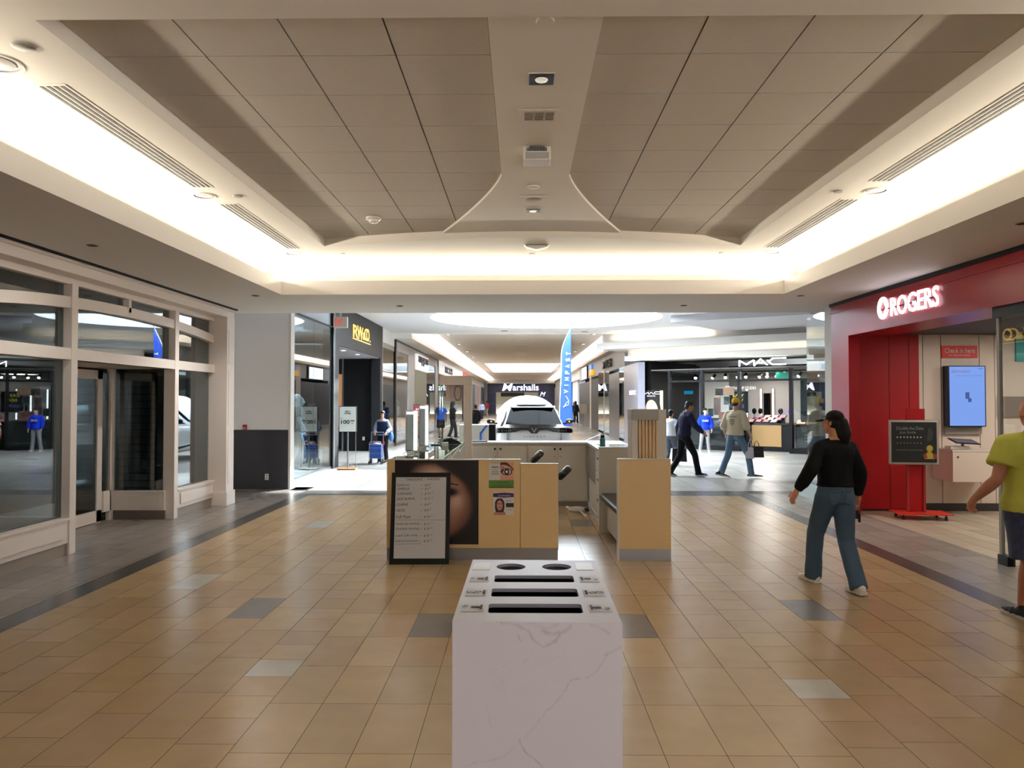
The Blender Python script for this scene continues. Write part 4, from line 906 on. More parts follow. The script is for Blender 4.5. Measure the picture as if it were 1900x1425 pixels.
# red and white inner wall
b = B(); b.box(5.06, 6.14, 11.55, 11.75, .03, 2.72); 
struct(b, 'wall_back', M_red, label='red inner wall of the phone shop')
b = B(); b.box(5.68, 5.684, 11.545, 11.56, .03, 2.72); b.box(5.985, 5.989, 11.545, 11.56, .03, 2.72); b.box(5.06, 6.14, 11.57, 11.7, 0, .03); struct(b, 'trim_9', mat('seam_dark', '3a0c0e', .6))
M_wp = mat('white_wall_panel', 'd2c2b4', .45)
b = B()
for x0, x1 in ((6.14, 6.20), (6.21, 6.478), (6.49, 7.065), (7.077, 7.30), (7.31, 8.0), (8.01, 8.7), (8.71, 10.4)): b.box(x0, x1, 11.56, 11.7, .12, 2.715)
struct(b, 'wall_back', M_wp, label='white panelled inner wall of the phone shop')
b = B(); b.box(6.14, 10.4, 11.6, 11.72, .12, 2.72); struct(b, 'wall_back', M_ink)
b = B(); b.box(6.14, 10.4, 11.55, 11.7, 0, .12); struct(b, 'baseboard_back', mat('base_charcoal', '35302d', .5))
b = B(); b.box(5.55, 12, -2, 12, 2.72, 2.78); struct(b, 'ceiling', mat('shop_ceiling_charcoal', '4a4846', .8))
b = B(); b.box(10.4, 10.5, -2, 12, 0, 2.75); b.box(5.0, 10.4, -2.1, -2, 0, 3.2); struct(b, 'wall_right', M_wp)
b = B(); b.box(5.0, 5.012, 2.0, 7.86, .02, 2.6); struct(b, 'window_%d' % n, M_glassc); n += 1
b = B(); b.box(4.95, 5.08, -2, 7.86, 2.56, 2.67); struct(b, 'trim_10', M_black)
b = B(); b.box(4.99, 5.025, 7.82, 7.86, .05, 2.56); struct(b, 'trim_10', M_greyp)
b = B(); b.box(4.97, 5.05, 7.70, 7.86, 0, .10); single(b, 'glass_shoe', M_black, 'small black shoe at the foot of the glass door panel', 'door fitting')
for L_, x, y in ((17, 6.8, 9.9), (17, 8.2, 9.9), (15, 7.2, 7.5), (18, 9, 9), (15, 7.5, 4)):
    area('shop_lamp', (x, y, 2.70), .5, .5, L_, NEUT, (0, 0, -1))
for i, y in enumerate((6.4, 8.9)):
    tt = thing('linear_lamp', ['near', 'far'][i] + ' white linear ceiling lamp inside the phone shop', 'ceiling light', (7.6, y, 2.70))
    bb = B(); bb.box(-1.2, 1.2, -.08, .08, -.03, .02); bb.fin('housing', M_plast, tt); bb = B(); bb.box(-1.15, 1.15, -.06, .06, -.036, -.03); bb.fin('diffuser', emis('linear_white', (1, .97, .92), 3.0), tt)
t = thing('shop_sign', 'white illuminated ROGERS lettering with emblem on the red header', 'shop sign', (4.9, 9.5, 2.93))
M_rog = emis('rogers_white', (.93, .92, 1.0), 3.0)
text('ROGERS', M_rog, (4.885, 9.29, 2.93), (0, -1, 0), (0, 0, 1), .245, 1.13, .012, t, 'lettering', bold=.012)
b = B(); rr = []
O_ = (10.07, 2.945)
outer = [(O_[0] + .145 * math.cos(2 * math.pi * i / 32), O_[1] + .15 * math.sin(2 * math.pi * i / 32)) for i in range(32)]
inner = []
for i in range(32):
    a = 2 * math.pi * i / 32; k = 1 / (abs(math.cos(a)) + abs(math.sin(a))); inner.append((O_[0] + .085 * k * math.cos(a), O_[1] + .115 * k * math.sin(a)))
lo = [[b.bm.verts.new((x, y, z)) for y, z in L] for x in (4.872, 4.885) for L in (outer, inner)]
for i in range(32):
    j = (i + 1) % 32
    b.bm.faces.new((lo[0][i], lo[0][j], lo[1][j], lo[1][i])); b.bm.faces.new((lo[2][i], lo[2][j], lo[3][j], lo[3][i])); b.bm.faces.new((lo[0][i], lo[0][j], lo[2][j], lo[2][i])); b.bm.faces.new((lo[1][i], lo[1][j], lo[3][j], lo[3][i]))
b.fin('emblem', M_rog, t, world=True)
b = B(); b.box(4.872, 4.90, 8.8, 10.1, 2.915, 2.93); b.fin('sign_rail', M_redg, t, world=True)
# check-in point
t = thing('check_in_sign', 'red Check in here sign on the white panelled wall', 'sign', (6.76, 11.55, 2.45))
b = B(); b.box(-.275, .275, -.012, .01, -.095, .095); b.fin('panel', mat('sign_red', 'd02414', .4), t)
text('Check in here', M_paper, (0, -.0125, .02), (1, 0, 0), (0, 0, 1), .08, .46, .001, t, world=False, bold=.008)
text('for help and advice', M_paper, (0, -.0125, -.055), (1, 0, 0), (0, 0, 1), .035, .32, .001, t, world=False)
t = thing('wall_screen', 'portrait wall screen glowing blue beside the check-in sign', 'screen', (6.79, 11.45, 1.765))
b = B(); b.box(-.285, .285, -.04, .10, -.465, .465, .006); b.fin('bezel', mat('screen_blue_black', '0c1438', .3), t)
b = B(); b.box(-.265, .265, -.046, -.038, -.45, .45); sc_ = b.fin('display', emis('screen_blue', hexc('84aaf6'), .58), t)
text('ROGERS', emis('screen_red', hexc('c26ab0'), .4), (-.07, -.047, .375), (1, 0, 0), (0, 0, 1), .035, .22, .001, t, world=False)
bb = B(); bb.tube([(-.215 + .018 * math.cos(a), -.049, .375 + .018 * math.sin(a)) for a in [2 * math.pi * i / 14 for i in range(14)]], .004, 6, True); bb.fin('emblem', emis('screen_red', hexc('c26ab0'), .4), t)
text('2:45 PM', emis('screen_ink', hexc('38508c'), .35), (.2, -.047, .42), (1, 0, 0), (0, 0, 1), .018, .07, .001, t, world=False)
text('Check in below to be served today', emis('screen_ink', hexc('38508c'), .35), (.02, -.047, .31), (1, 0, 0), (0, 0, 1), .012, .4, .001, t, world=False)
b = B(); b.box(-.03, .03, -.049, -.046, -.04, .06); b.box(.01, .06, -.049, -.046, -.09, -.03); b.fin('picture', emis('screen_pic', hexc('5a78b8'), .4), t)
b = B(); b.box(-.28, .28, .06, .12, -.58, -.47); b.fin('wall_mount', M_greyp, t)
t = thing('wall_cabinet', 'white wall cabinet under the blue screen', 'cabinet', (6.66, 11.25, .74))
b = B(); b.box(-.34, .40, -.25, .30, .205, .235, .003); b.fin('top', M_wp, t)
b = B(); b.box(-.34, .36, -.23, .30, -.235, .205, .003); b.fin('body', mat('cabinet_side', 'd0b0a6', .45), t)
b = B(); b.box(-.335, .355, -.25, -.23, -.235, .20, .003); dd_ = b.fin('door', M_wp, t)
b = B(); b.cyl((-.26, -.256, .13), (-.26, -.25, .13), .014, n=14); kk = b.fin('lock', M_ink, None); kk.parent = dd_
t = thing('tablet', 'black tablet on a white stand on top of the wall cabinet', 'tablet', (6.52, 11.1, .98))
b = B(); b.box(-.20, .08, -.06, .10, 0, .045, .004); b.fin('stand_base', M_plast, t)
b = B(); b.cyl((.02, .02, .04), (.02, .02, .10), .02); b.fin('stem', M_plast, t)
b = B(); b.obox((.03, 0, .115), (.36, .24, .014), (1, 0, -.06), (0, 1, .25), .004); b.fin('case', M_black, t)
b = B(); b.obox((.03, -.002, .1235), (.33, .21, .003), (1, 0, -.06), (0, 1, .25)); b.fin('screen', mat('tablet_glass', '6a6566', .2), t)
# chalkboard stand
t = thing('chalkboard_stand', 'chalkboard sign on a red wheeled stand in the phone shop entrance', 'sign stand', (5.70, 10.85, 0), R(-9))
b = B(); b.box(-.30, .42, -.22, .22, .075, .09, .004); b.fin('base_plate', mat('stand_orange_red', 'cc2a16', .4), t)
for x in (-.22, .34):
    for y in (-.17, .17):
        b = B(); b.cyl((x - .012, y, .028), (x + .012, y, .028), .028, n=14); b.cyl((x, y, .03), (x, y, .08), .012); b.fin('caster', M_ink, t)
b = B(); b.box(-.12, -.09, -.02, .02, .09, 1.40); b.box(.10, .13, -.02, .02, .09, 1.40); b.fin('post', mat('stand_rail', 'b03a34', .3, metal=.3), t)
b = B(); b.box(-.09, .10, .0, .015, .10, 1.58); b.box(-.12, .13, -.01, .02, 1.40, 1.58); b.fin('back_panel', M_red, t)
b = B(); b.box(-.37, .30, -.06, -.03, .775, 1.42, .025); b.fin('frame', mat('board_frame', 'b5aca4', .35, metal=.3), t)
b = B(); b.box(-.335, .265, -.066, -.058, .81, 1.385, .01); b.fin('board', mat('chalk_black', '14181a', .6), t)
M_chalk = mat('chalk', '8b8d8c', .9); M_chalkw = mat('chalk_bright', 'c9c9c4', .9)
text('Double the Data', M_chalk, (-.09, -.066, 1.30), (1, 0, 0), (0, 0, 1), .045, .36, .001, t, world=False)
text('Just Smile', M_chalk, (-.12, -.066, 1.235), (1, 0, 0), (0, 0, 1), .045, .22, .001, t, world=False)
for r_ in range(2):
    for k in range(8):
        b = B(); b.ball((-.26 + .045 * k, -.067, 1.17 - .085 * r_), (.011 - .002 * r_, .002, .011 - .002 * r_), 1); b.fin('chalk_mark', M_chalkw if r_ == 0 else M_chalk, t)
text('ask inside for details today', M_chalk, (-.10, -.066, .985), (1, 0, 0), (0, 0, 1), .022, .36, .001, t, world=False)
b = B(); b.ball((.17, -.067, 1.01), (.045, .002, .05), 2); b.prism([(.10, .86), (.24, .86), (.20, .96), (.14, .96)], .002, 'y', -.069); b.fin('yellow_drawing', mat('chalk_yellow', 'b59a3a', .8), t)
b = B(); b.prism([(.09, .87), (.14, .87), (.12, .95), (.08, .92)], .002, 'y', -.070); b.fin('red_drawing', mat('chalk_red', '8a3a26', .8), t)
b = B(); b.prism([(.21, .87), (.26, .87), (.265, .92), (.23, .95)], .002, 'y', -.070); b.fin('red_drawing', mat('chalk_red', '8a3a26', .8), t)
b = B(); b.prism([(.13, 1.12), (.20, 1.12), (.22, 1.24), (.19, 1.31), (.15, 1.29)], .002, 'y', -.069); b.fin('grey_drawing', mat('chalk_grey', '3c3f40', .9), t)
b = B(); b.box(7.34, 7.9, 11.52, 11.56, 1.45, 1.76); single(b, 'grey_wall_panel', mat('panel_taupe', '82746c', .5), 'grey taupe panel on the wall right of the glass edge', 'wall panel')
b = B(); b.box(7.62, 8.3, 11.53, 11.56, 2.3, 2.66); single(b, 'teal_poster', mat('teal_poster', '3fa7a8', .5), 'teal poster high on the wall at the right edge of the phone shop', 'poster')
# ---------------------------------------------------------------- white quartz recycling bin
def quartz():
    m = bpy.data.materials.new('white_quartz'); m.use_nodes = True; nt = m.node_tree; p = nt.nodes['Principled BSDF']
    N = nt.nodes.new; L = nt.links.new
    tc = N('ShaderNodeTexCoord')
    def vein(scale, det, dist, width, off, mscale, lo, hi):
        mp = N('ShaderNodeMapping'); mp.inputs['Location'].default_value = off; L(tc.outputs['Object'], mp.inputs['Vector'])
        a = N('ShaderNodeTexNoise'); a.inputs['Scale'].default_value = scale; a.inputs['Detail'].default_value = det; a.inputs['Distortion'].default_value = dist; a.inputs['Roughness'].default_value = .62
        L(mp.outputs[0], a.inputs['Vector'])
        s1 = N('ShaderNodeMath'); s1.operation = 'SUBTRACT'; s1.inputs[1].default_value = .5; L(a.outputs['Fac'], s1.inputs[0])
        ab = N('ShaderNodeMath'); ab.operation = 'ABSOLUTE'; L(s1.outputs[0], ab.inputs[0])
        mr = N('ShaderNodeMapRange'); mr.inputs[1].default_value = 0; mr.inputs[2].default_value = width; mr.inputs[3].default_value = 1; mr.inputs[4].default_value = 0; L(ab.outputs[0], mr.inputs[0])
        k = N('ShaderNodeTexNoise'); k.inputs['Scale'].default_value = mscale; k.inputs['Detail'].default_value = 2; L(mp.outputs[0], k.inputs['Vector'])
        m2 = N('ShaderNodeMapRange'); m2.inputs[1].default_value = lo; m2.inputs[2].default_value = hi; L(k.outputs['Fac'], m2.inputs[0])
        mu = N('ShaderNodeMath'); mu.operation = 'MULTIPLY'; L(mr.outputs[0], mu.inputs[0]); L(m2.outputs[0], mu.inputs[1]); return mu
    v1 = vein(1.7, 6, .5, .008, (3.1, 1.7, 4.4), 2.6, .44, .62); v2 = vein(5.5, 8, .8, .016, (.4, 2.2, 9.3), 2.2, .56, .70)
    at = N('ShaderNodeVertexColor'); at.layer_name = 'vein'
    v0 = N('ShaderNodeMath'); v0.operation = 'MULTIPLY'; v0.inputs[1].default_value = .22; L(v2.outputs[0], v0.inputs[0])
    mx = N('ShaderNodeMath'); mx.operation = 'MAXIMUM'; L(v0.outputs[0], mx.inputs[0]); L(at.outputs['Color'], mx.inputs[1])
    sc = N('ShaderNodeMath'); sc.operation = 'MULTIPLY'; sc.inputs[1].default_value = .5; L(mx.outputs[0], sc.inputs[0])
    c = N('ShaderNodeMix'); c.data_type = 'RGBA'; c.inputs[6].default_value = (*hexc('cbc3c8'), 1); c.inputs[7].default_value = (*hexc('6a6265'), 1)
    L(sc.outputs[0], c.inputs[0]); L(c.outputs[2], p.inputs['Base Color']); p.inputs['Roughness'].default_value = .3
    return m
M_quartz = quartz(); ZB = 1.048
t = thing('recycling_bin', 'white quartz recycling bin with slots and round holes in the foreground', 'recycling bin', (.048, 2.63, 0))
bm = bmesh.new(); edges = []
def loop(pts):
    vs_ = [bm.verts.new((x, y, ZB)) for x, y in pts]; e = [bm.edges.new((vs_[i], vs_[(i + 1) % len(vs_)])) for i in range(len(vs_))]; edges.extend(e); return vs_
def rrect(x0, x1, y0, y1, r):
    P = []
    for cx, cy, a0 in ((x1 - r, y1 - r, 0), (x0 + r, y1 - r, 90), (x0 + r, y0 + r, 180), (x1 - r, y0 + r, 270)):
        for k in range(6): a = R(a0 + 18 * k); P.append((cx + r * math.cos(a), cy + r * math.sin(a)))
    return P
OUT = [(-.204, 2.215), (.296, 2.195), (.302, 3.05), (-.198, 3.06)]
holes = [[(cx + .057 * math.cos(2 * math.pi * i / 40), 2.932 + .057 * math.sin(2 * math.pi * i / 40)) for i in range(40)] for cx in (-.040, .139)]
holes += [rrect(-.098, .192, 2.685, 2.787, .012), rrect(-.101, .192, 2.488, 2.594, .012), rrect(-.103, .191, 2.297, 2.400, .012)]
loop(OUT); hv = [loop(h) for h in holes]
bmesh.ops.triangle_fill(bm, use_beauty=True, use_dissolve=True, edges=edges)
b = B(); b.bm.free(); b.bm = bm
lov = [bm.verts.new((x, y, 0)) for x, y in OUT]; bm.verts.ensure_lookup_table(); up_ = [bm.verts[i] for i in range(4)]
for i in (1, 2, 3): bm.faces.new((lov[i], lov[(i + 1) % 4], up_[(i + 1) % 4], up_[i]))
bm.faces.new(lov[::-1])
# front face: a fine grid that carries the drawn course of the veins
VL = [([(1110, 650), (1030, 690), (1000, 740), (965, 800), (915, 835), (860, 845), (800, 858), (780, 895), (735, 965), (690, 1020), (640, 1060), (600, 1120), (565, 1165), (510, 1225)], .8, 3.0),
      ([(480, 1235), (500, 1280), (530, 1320), (590, 1360), (640, 1420), (700, 1500), (720, 1700)], 1.0, 4.5), ([(480, 1250), (430, 1300), (380, 1340), (300, 1365), (190, 1385), (80, 1450)], .45, 3.5),
      ([(285, 1040), (290, 1120), (310, 1165)], .4, 3), ([(370, 512), (450, 520), (540, 560), (570, 620), (630, 660), (710, 620), (730, 580)], .75, 7), ([(620, 560), (700, 575), (760, 560), (800, 530)], .6, 9), ([(470, 580), (490, 630)], .7, 4),
      ([(540, 512), (650, 545), (720, 520)], .5, 9), ([(920, 520), (970, 530), (1040, 570)], .6, 6), ([(510, 760), (550, 710), (575, 690)], .35, 3), ([(1030, 690), (1010, 700)], 1.0, 6)]
def vein_at(x, y):
    x += 9 * noise.noise((x * .03, y * .03, 1)) + 4 * noise.noise((x * .11, y * .11, 4)); y += 9 * noise.noise((x * .03, y * .03, 7)) + 4 * noise.noise((x * .11, y * .11, 9)); m_ = 0
    for P_, s_, w_ in VL:
        for (x0, y0), (x1, y1) in zip(P_, P_[1:]):
            dx, dy = x1 - x0, y1 - y0; t_ = max(0, min(1, ((x - x0) * dx + (y - y0) * dy) / (dx * dx + dy * dy))); d_ = math.hypot(x - x0 - t_ * dx, y - y0 - t_ * dy)
            if d_ < 4 * w_: m_ = max(m_, s_ * math.exp(-(d_ / w_) ** 2) * (.45 + .8 * max(0, noise.noise((x * .02, y * .02, 3)) + .35)))
    return min(1, m_)
lay = bm.loops.layers.float_color.new('vein'); NU, NV = 170, 250
A_, B_ = Vector((-.204, 2.215, 0)), Vector((.296, 2.195, 0))
G = [[bm.verts.new(A_.lerp(B_, i / NU) + Vector((0, 0, ZB * (1 - (j / NV) ** 1.0)))) for i in range(NU + 1)] for j in range(NV + 1)]
MV = [[vein_at(62 + 1056 * i / NU, 505 + (ZB * j / NV) * 920 / .435) if j < NV * .62 else 0 for i in range(NU + 1)] for j in range(NV + 1)]
for j in range(NV):
    for i in range(NU):
        f = bm.faces.new((G[j][i], G[j + 1][i], G[j + 1][i + 1], G[j][i + 1]))
        for l, (jj, ii) in zip(f.loops, ((j, i), (j + 1, i), (j + 1, i + 1), (j, i + 1))): k_ = MV[jj][ii]; l[lay] = (k_, k_, k_, 1)
o = b.fin('body', M_quartz, t, world=True)
b = B()
for h in holes:
    n_ = len(h); A = [b.bm.verts.new((x, y, ZB - .0005)) for x, y in h]; C_ = [b.bm.verts.new((x, y, ZB - .012)) for x, y in h]
    for i in range(n_): b.bm.faces.new((A[i], A[(i + 1) % n_], C_[(i + 1) % n_], C_[i]))
b.fin('hole_rim', mat('rim_grey', '8d8a94', .35), t, world=True, smooth=40)
b = B(); b.box(-.19, .285, 2.23, 3.04, .70, .72); b.box(-.19, -.185, 2.23, 3.04, .7, 1.0); b.box(.28, .285, 2.23, 3.04, .7, 1.0); b.box(-.19, .285, 3.03, 3.04, .7, 1.0); b.fin('liner', M_black, t, world=True)
M_lab = mat('label_grey', 'b4b1b4', .4); M_labp = mat('label_pale', 'f2f0ea', .12)
def icon(kind, cx, cy, s, sgn):
    bb = B(); z = ZB + .0025
    def seg_(x0, y0, x1, y1, w=.0016): bb.obox((cx + sgn * x0, cy + sgn * y0, z), (math.hypot(x1 - x0, y1 - y0) + w, w, .0006), (sgn * (x1 - x0), sgn * (y1 - y0), 0), (-sgn * (y1 - y0), sgn * (x1 - x0), 0))
    if kind == 'can':
        for a in ((-.020, -.009, .012, -.011), (-.020, .009, .012, .011), (-.020, -.009, -.020, .009), (.012, -.013, .012, .013), (.018, -.012, .018, .012), (.022, -.005, .022, .005), (-.017, -.004, .01, -.005), (-.017, .0, .01, .0), (-.017, .004, .01, .005)): seg_(*a)
    elif kind == 'food':
        for a in ((-.022, -.004, -.012, -.010), (-.012, -.010, .012, -.010), (.012, -.010, .02, 0), (.02, 0, .012, .010), (.012, .010, -.012, .010), (-.012, .010, -.022, .004), (-.006, -.004, .006, .004), (.0, .006, .01, .0), (.024, -.008, .026, .008)): seg_(*a)
    else:
        for a in ((-.018, -.008, .014, -.009), (-.018, .008, .014, .009), (-.018, -.008, -.022, 0), (-.022, 0, -.018, .008), (.014, -.01, .014, .01), (.019, -.009, .019, .009), (-.01, -.003, .006, -.003), (-.01, .003, .006, .003), (.023, -.006, .023, .006)): seg_(*a)
    return bb
for (kind, word, y) in (('can', 'WASTE', 2.352), ('food', 'ORGANICS', 2.535), ('cup', 'PAPER', 2.728)):
    for sgn, cx in ((1, .246), (-1, -.152)):
        b = B(); b.box(cx - .035, cx + .035, y - .042, y + .042, ZB, ZB + .0015); lab = b.fin('label', M_lab, t, world=True)
        icon(kind, cx + sgn * .008, y, 1, sgn).fin('icon', M_ink, t, world=True)
        text(word, M_ink, (cx - sgn * .026, y, ZB + .0012), (0, sgn * 1, 0), (-sgn * 1, 0, 0), .008, .055, .0006, t, 'label_text', bold=.01)
for cx in (.246, -.155):
    b = B(); b.box(cx - .033, cx + .033, 2.875, 3.0, ZB, ZB + .0015); b.fin('top_label', M_labp, t, world=True)

# ---------------------------------------------------------------- beauty kiosk
t = thing('kiosk_front_counter', 'maple front counter of the beauty kiosk with steel kick plate', 'counter', (-.52, 8.0, 0))
b = B(); b.box(-1.44, -.012, 7.97, 8.03, .125, 1.062, .003); b.fin('tall_panel', M_maple, t, world=True)
b = B(); b.box(-.008, .392, 7.975, 8.03, .125, 1.018, .003); b.fin('low_panel', M_maple, t, world=True)
b = B(); b.box(-1.44, .392, 7.985, 8.04, 0, .125); b.fin('kick_plate', M_kick, t, world=True)
b = B(); b.box(-1.445, -.005, 7.965, 8.045, 1.062, 1.07); b.box(-.01, .396, 7.97, 8.04, 1.018, 1.026); b.fin('top_edge', M_white, t, world=True)
b = B(); b.box(-.02, .40, 8.03, 8.06, .1, 1.0); b.fin('back_panel', M_white, t, world=True)
def closeup(u, v):
    x = 88 + 1110 * u; y = 20 + 1125 * (1 - v)
    bgc = (.085, .07, .075)
    a = math.atan2(y - 600, x - 620); r = math.hypot((x - 620) / 490, (y - 590) / 560)
    wig = 1 + .05 * math.sin(3 * a + 1)
    k = 1 - sm(.86, 1.06, r / wig)
    hl = 270 + max(0, (170 - y)) * .75
    k *= sm(hl - 22, hl + 30, x) * (1 if y < 1100 else .6)
    hair = sm(40, -40, y - (60 + max(0, x - 620) * .62)); k *= 1 - .85 * hair
    lx = math.exp(-(((x - 540) / 260) ** 2 + ((y - 160) / 150) ** 2)); l2 = math.exp(-(((x - 880) / 170) ** 2 + ((y - 610) / 200) ** 2))
    base = lerp((.60, .43, .35), (.90, .78, .68), min(1, 1.1 * lx + .95 * l2))
    rd = math.exp(-(((x - 960) / 140) ** 2 + ((y - 760) / 200) ** 2)); base = lerp(base, (.52, .32, .27), .55 * rd)
    base = lerp(base, (.36, .23, .20), sm(.62, .98, r) * .75)
    eye = math.exp(-(((x - 830) / 95) ** 2 + ((y - 445) / 48) ** 2)); base = lerp(base, (.07, .05, .06), min(1, 1.25 * eye))
    if 700 < x < 940 and abs(y - (318 + (x - 700) * .14)) < 12 - max(0, (x - 850)) * .1: base = (.16, .10, .09)
    return lerp(bgc, base, k)
t = thing('poster', 'dark close-up portrait poster of a face on the kiosk front', 'poster', (-.9, 7.966, .6))
picture('print', closeup, (-1.352, 7.966, .165), (1, 0, 0), (0, 0, 1), .897, .895, 110, 110, M_print, t)
def lashfly(u, v):
    c = (.84, .82, .80)
    if v < .30: 
        return (.32, .52, .20) if (.01 < u < .99 and v > .03) else (.16, .22, .1)
    if u > .46:
        c = (.85, .62, .55)
        x, y = (u - .72), (v - .63)
        if abs(y - (.30 - 1.6 * (x + .05) ** 2 - .25 * x)) < .035 + .02 * (x < .1): return (.28, .12, .10)
        e = (x / .19) ** 2 + (y / .12) ** 2
        if e < 1.35: c = (.10, .07, .07)
        if e < .8: c = (.88, .84, .82)
        if x * x + (y * .95) ** 2 < .012: c = (.16, .13, .15)
        if x * x + y * y < .0025: c = (.9, .9, .92)
        if -.30 < x < -.1 and -.06 < y < .22 and math.sin(70 * (x - y * .6)) > .45: c = (.13, .09, .09)
    else:
        if .10 < u < .40 and (abs(v - .80) < .02 or abs(v - .70) < .012 or abs(v - .62) < .012 or abs(v - .54) < .012): c = (.35, .33, .35)
    return c
t = thing('flyer', 'lash flyer with an eye and a green band on the kiosk front', 'flyer', (-.21, 7.966, .91))
picture('print', lashfly, (-.345, 7.968, .765), (1, 0, 0), (0, 0, 1), .265, .275, 120, 120, M_print, t)
text('LASH LIFT', M_ink, (-.20, 7.965, .824), (1, 0, 0), (0, 0, 1), .018, .12, .0006, t)
text('AVAILABLE HERE', M_ink, (-.205, 7.965, .79), (1, 0, 0), (0, 0, 1), .018, .2, .0006, t)
text('$ 55.00 only', M_ink, (-.25, 7.965, 1.03), (1, 0, 0), (0, 0, 1), .016, .14, .0006, t)
text('Keratin', M_ink, (-.285, 7.965, .993), (1, 0, 0), (0, 0, 1), .014, .05, .0006, t)
def lamfly(u, v):
    c = (.86, .84, .83)
    if v > .72:
        if abs(v - .86) < .11 - .06 * abs(u - .55): c = (.27, .14, .42)
    if v < .74:
        x, y = (u - .32), (v - .42)
        if abs(x) < .23 and v < .72 and (x / .25) ** 2 + ((v - .40) / .34) ** 2 < 1: c = (.20, .12, .11)
        if abs(x) < .20 and v < .34: c = (.24, .14, .12)
        if (x / .14) ** 2 + (y / .22) ** 2 < 1:
            c = (.80, .58, .50)
            for sx in (-1, 1):
                if abs(x * sx - .06) < .035 and abs(y - .06) < .02: c = (.15, .1, .1)
            if abs(x) < .05 and abs(y + .11) < .02: c = (.55, .12, .14)
        if v < .12 and abs(x) < .28: c = (.72, .5, .44)
        if u > .62 and .34 < v < .52: c = (.14, .12, .16)
    return c
t = thing('flyer', 'small brow lamination flyer with a purple stroke below the lash flyer', 'flyer', (-.19, 7.966, .6))
picture('print', lamfly, (-.30, 7.968, .478), (1, 0, 0), (0, 0, 1), .22, .245, 100, 110, M_print, t)
text('Lamination', M_paper, (-.18, 7.965, .685), (1, 0, 0), (0, 0, 1), .018, .13, .0006, t)
text('$49.99', M_ink, (-.135, 7.965, .628), (1, 0, 0), (0, 0, 1), .014, .06, .0006, t)
text('$ 55.00', M_ink, (-.13, 7.965, .535), (1, 0, 0), (0, 0, 1), .012, .05, .0006, t)
# whiteboard price list leaning on the counter
t = thing('price_board', 'black framed whiteboard with handwritten threading prices leaning on the counter', 'price board', (-1.06, 7.74, 0), rot=(R(-11), 0, R(1.2)))
b = B(); b.box(-.31, .31, 0, .03, 0, .95, .004); b.fin('frame', M_black, t)
b = B(); b.box(-.265, .268, -.004, .004, .06, .90); b.fin('board', mat('whiteboard', 'c3c1c2', .18), t)
def hw(s_, x, z, h, w=None, a='LEFT'): text(s_, mat('marker', '33343c', .6), (x, -.004, z), (1, 0, .02), (0, 0, 1), h, w, .0006, t, 'handwriting', world=False, align=a, shear=.08)
hw('THREADING  /  WAXING', .02, .878, .026, .36, 'CENTER')
rows = [('Eyebrow', '$ 8', .815, .13), ('UPPERLIP', '$ 5', .775, .13), ('FOREHEAD', '$ 10', .725, .16), ('SIDE BURNS', '$ 12', .672, .19), ('CHINS', '$ 8', .612, .12), ('NECK', '$ 8', .552, .09), ('Full Face', '$ 30', .485, .15),
        ('Eyebrow tinting', '$ 15', .41, .24), ('Eyelash tinting', '$ 20', .36, .24), ('Lash Lift only', '$ 50', .29, .23), ('Eyebrow Lamination', '$ 50', .235, .24)]
for s_, p_, z, w in rows:
    hw(s_, -.25, z, .026 if s_[1].isupper() else .03, w); hw('-', .00, z, .003, .02); hw(p_, .045, z, .026); hw('00', .045 + (.048 if len(p_) == 3 else .07), z + .012, .012)
hw('incl. eyebrow threading & tinting', -.25, .205, .014, .26)
b = B(); b.box(-.26, .265, -.0055, -.004, .452, .4545); b.fin('ruled_line', mat('marker', '33343c', .6), t)
# left display counters with glass tops
M_mirr = mat('mirror_silver', 'b0b0b4', .05, metal=1)
for i, (y0, y1) in enumerate(((8.05, 9.2), (9.22, 10.37), (10.39, 11.54))):
    t = thing('display_counter', 'white display counter with glass top, %s of three on the kiosk left side' % ['nearest', 'middle', 'farthest'][i], 'display counter', (-1.15, (y0 + y1) / 2, 0), 0, 'glass topped kiosk counters')
    b = B(); b.box(-1.44, -.86, y0, y1, 0, .93, .003); b.fin('body', M_white, t, world=True)
    b = B(); b.prism([(y0, .93), (y1, .93), (y1, 1.045), (y0 + .25, 1.0), (y0, .975)], .015, 'x', -.875); b.fin('side_panel', M_white, t, world=True)
    b = B(); b.box(-1.44, -.86, y1 - .012, y1, .93, 1.04); b.box(-1.44, -1.425, y0, y1, .93, 1.04); b.fin('rim', M_white, t, world=True)
    b = B(); b.box(-1.45, -.89, y0 + .005, y1 - .005, 1.045, 1.055); b.fin('glass_top', M_glassg, t, world=True)
    b = B(); b.box(-.885, -.87, y0 + .01, y1 - .01, 1.043, 1.057); b.fin('glass_edge', mat('glass_edge_green', '8fc0ae', .2), t, world=True)
    for k in range(6):
        b = B(); yy = y0 + .12 + .17 * k; b.box(-1.36 + .07 * (k % 2), -1.28 + .07 * (k % 2), yy, yy + .10, .93, .955, .003); single(b, 'small_box', M_black if k % 3 else M_paper, 'small %s cosmetic box %s under the glass of the %s display counter' % ('black' if k % 3 else 'white', ['first from the front', 'second from the front', 'third from the front', 'fourth from the front', 'fifth from the front', 'last from the front'][k], ['nearest', 'middle', 'farthest'][i]), 'box', 'boxes under the counter glass')
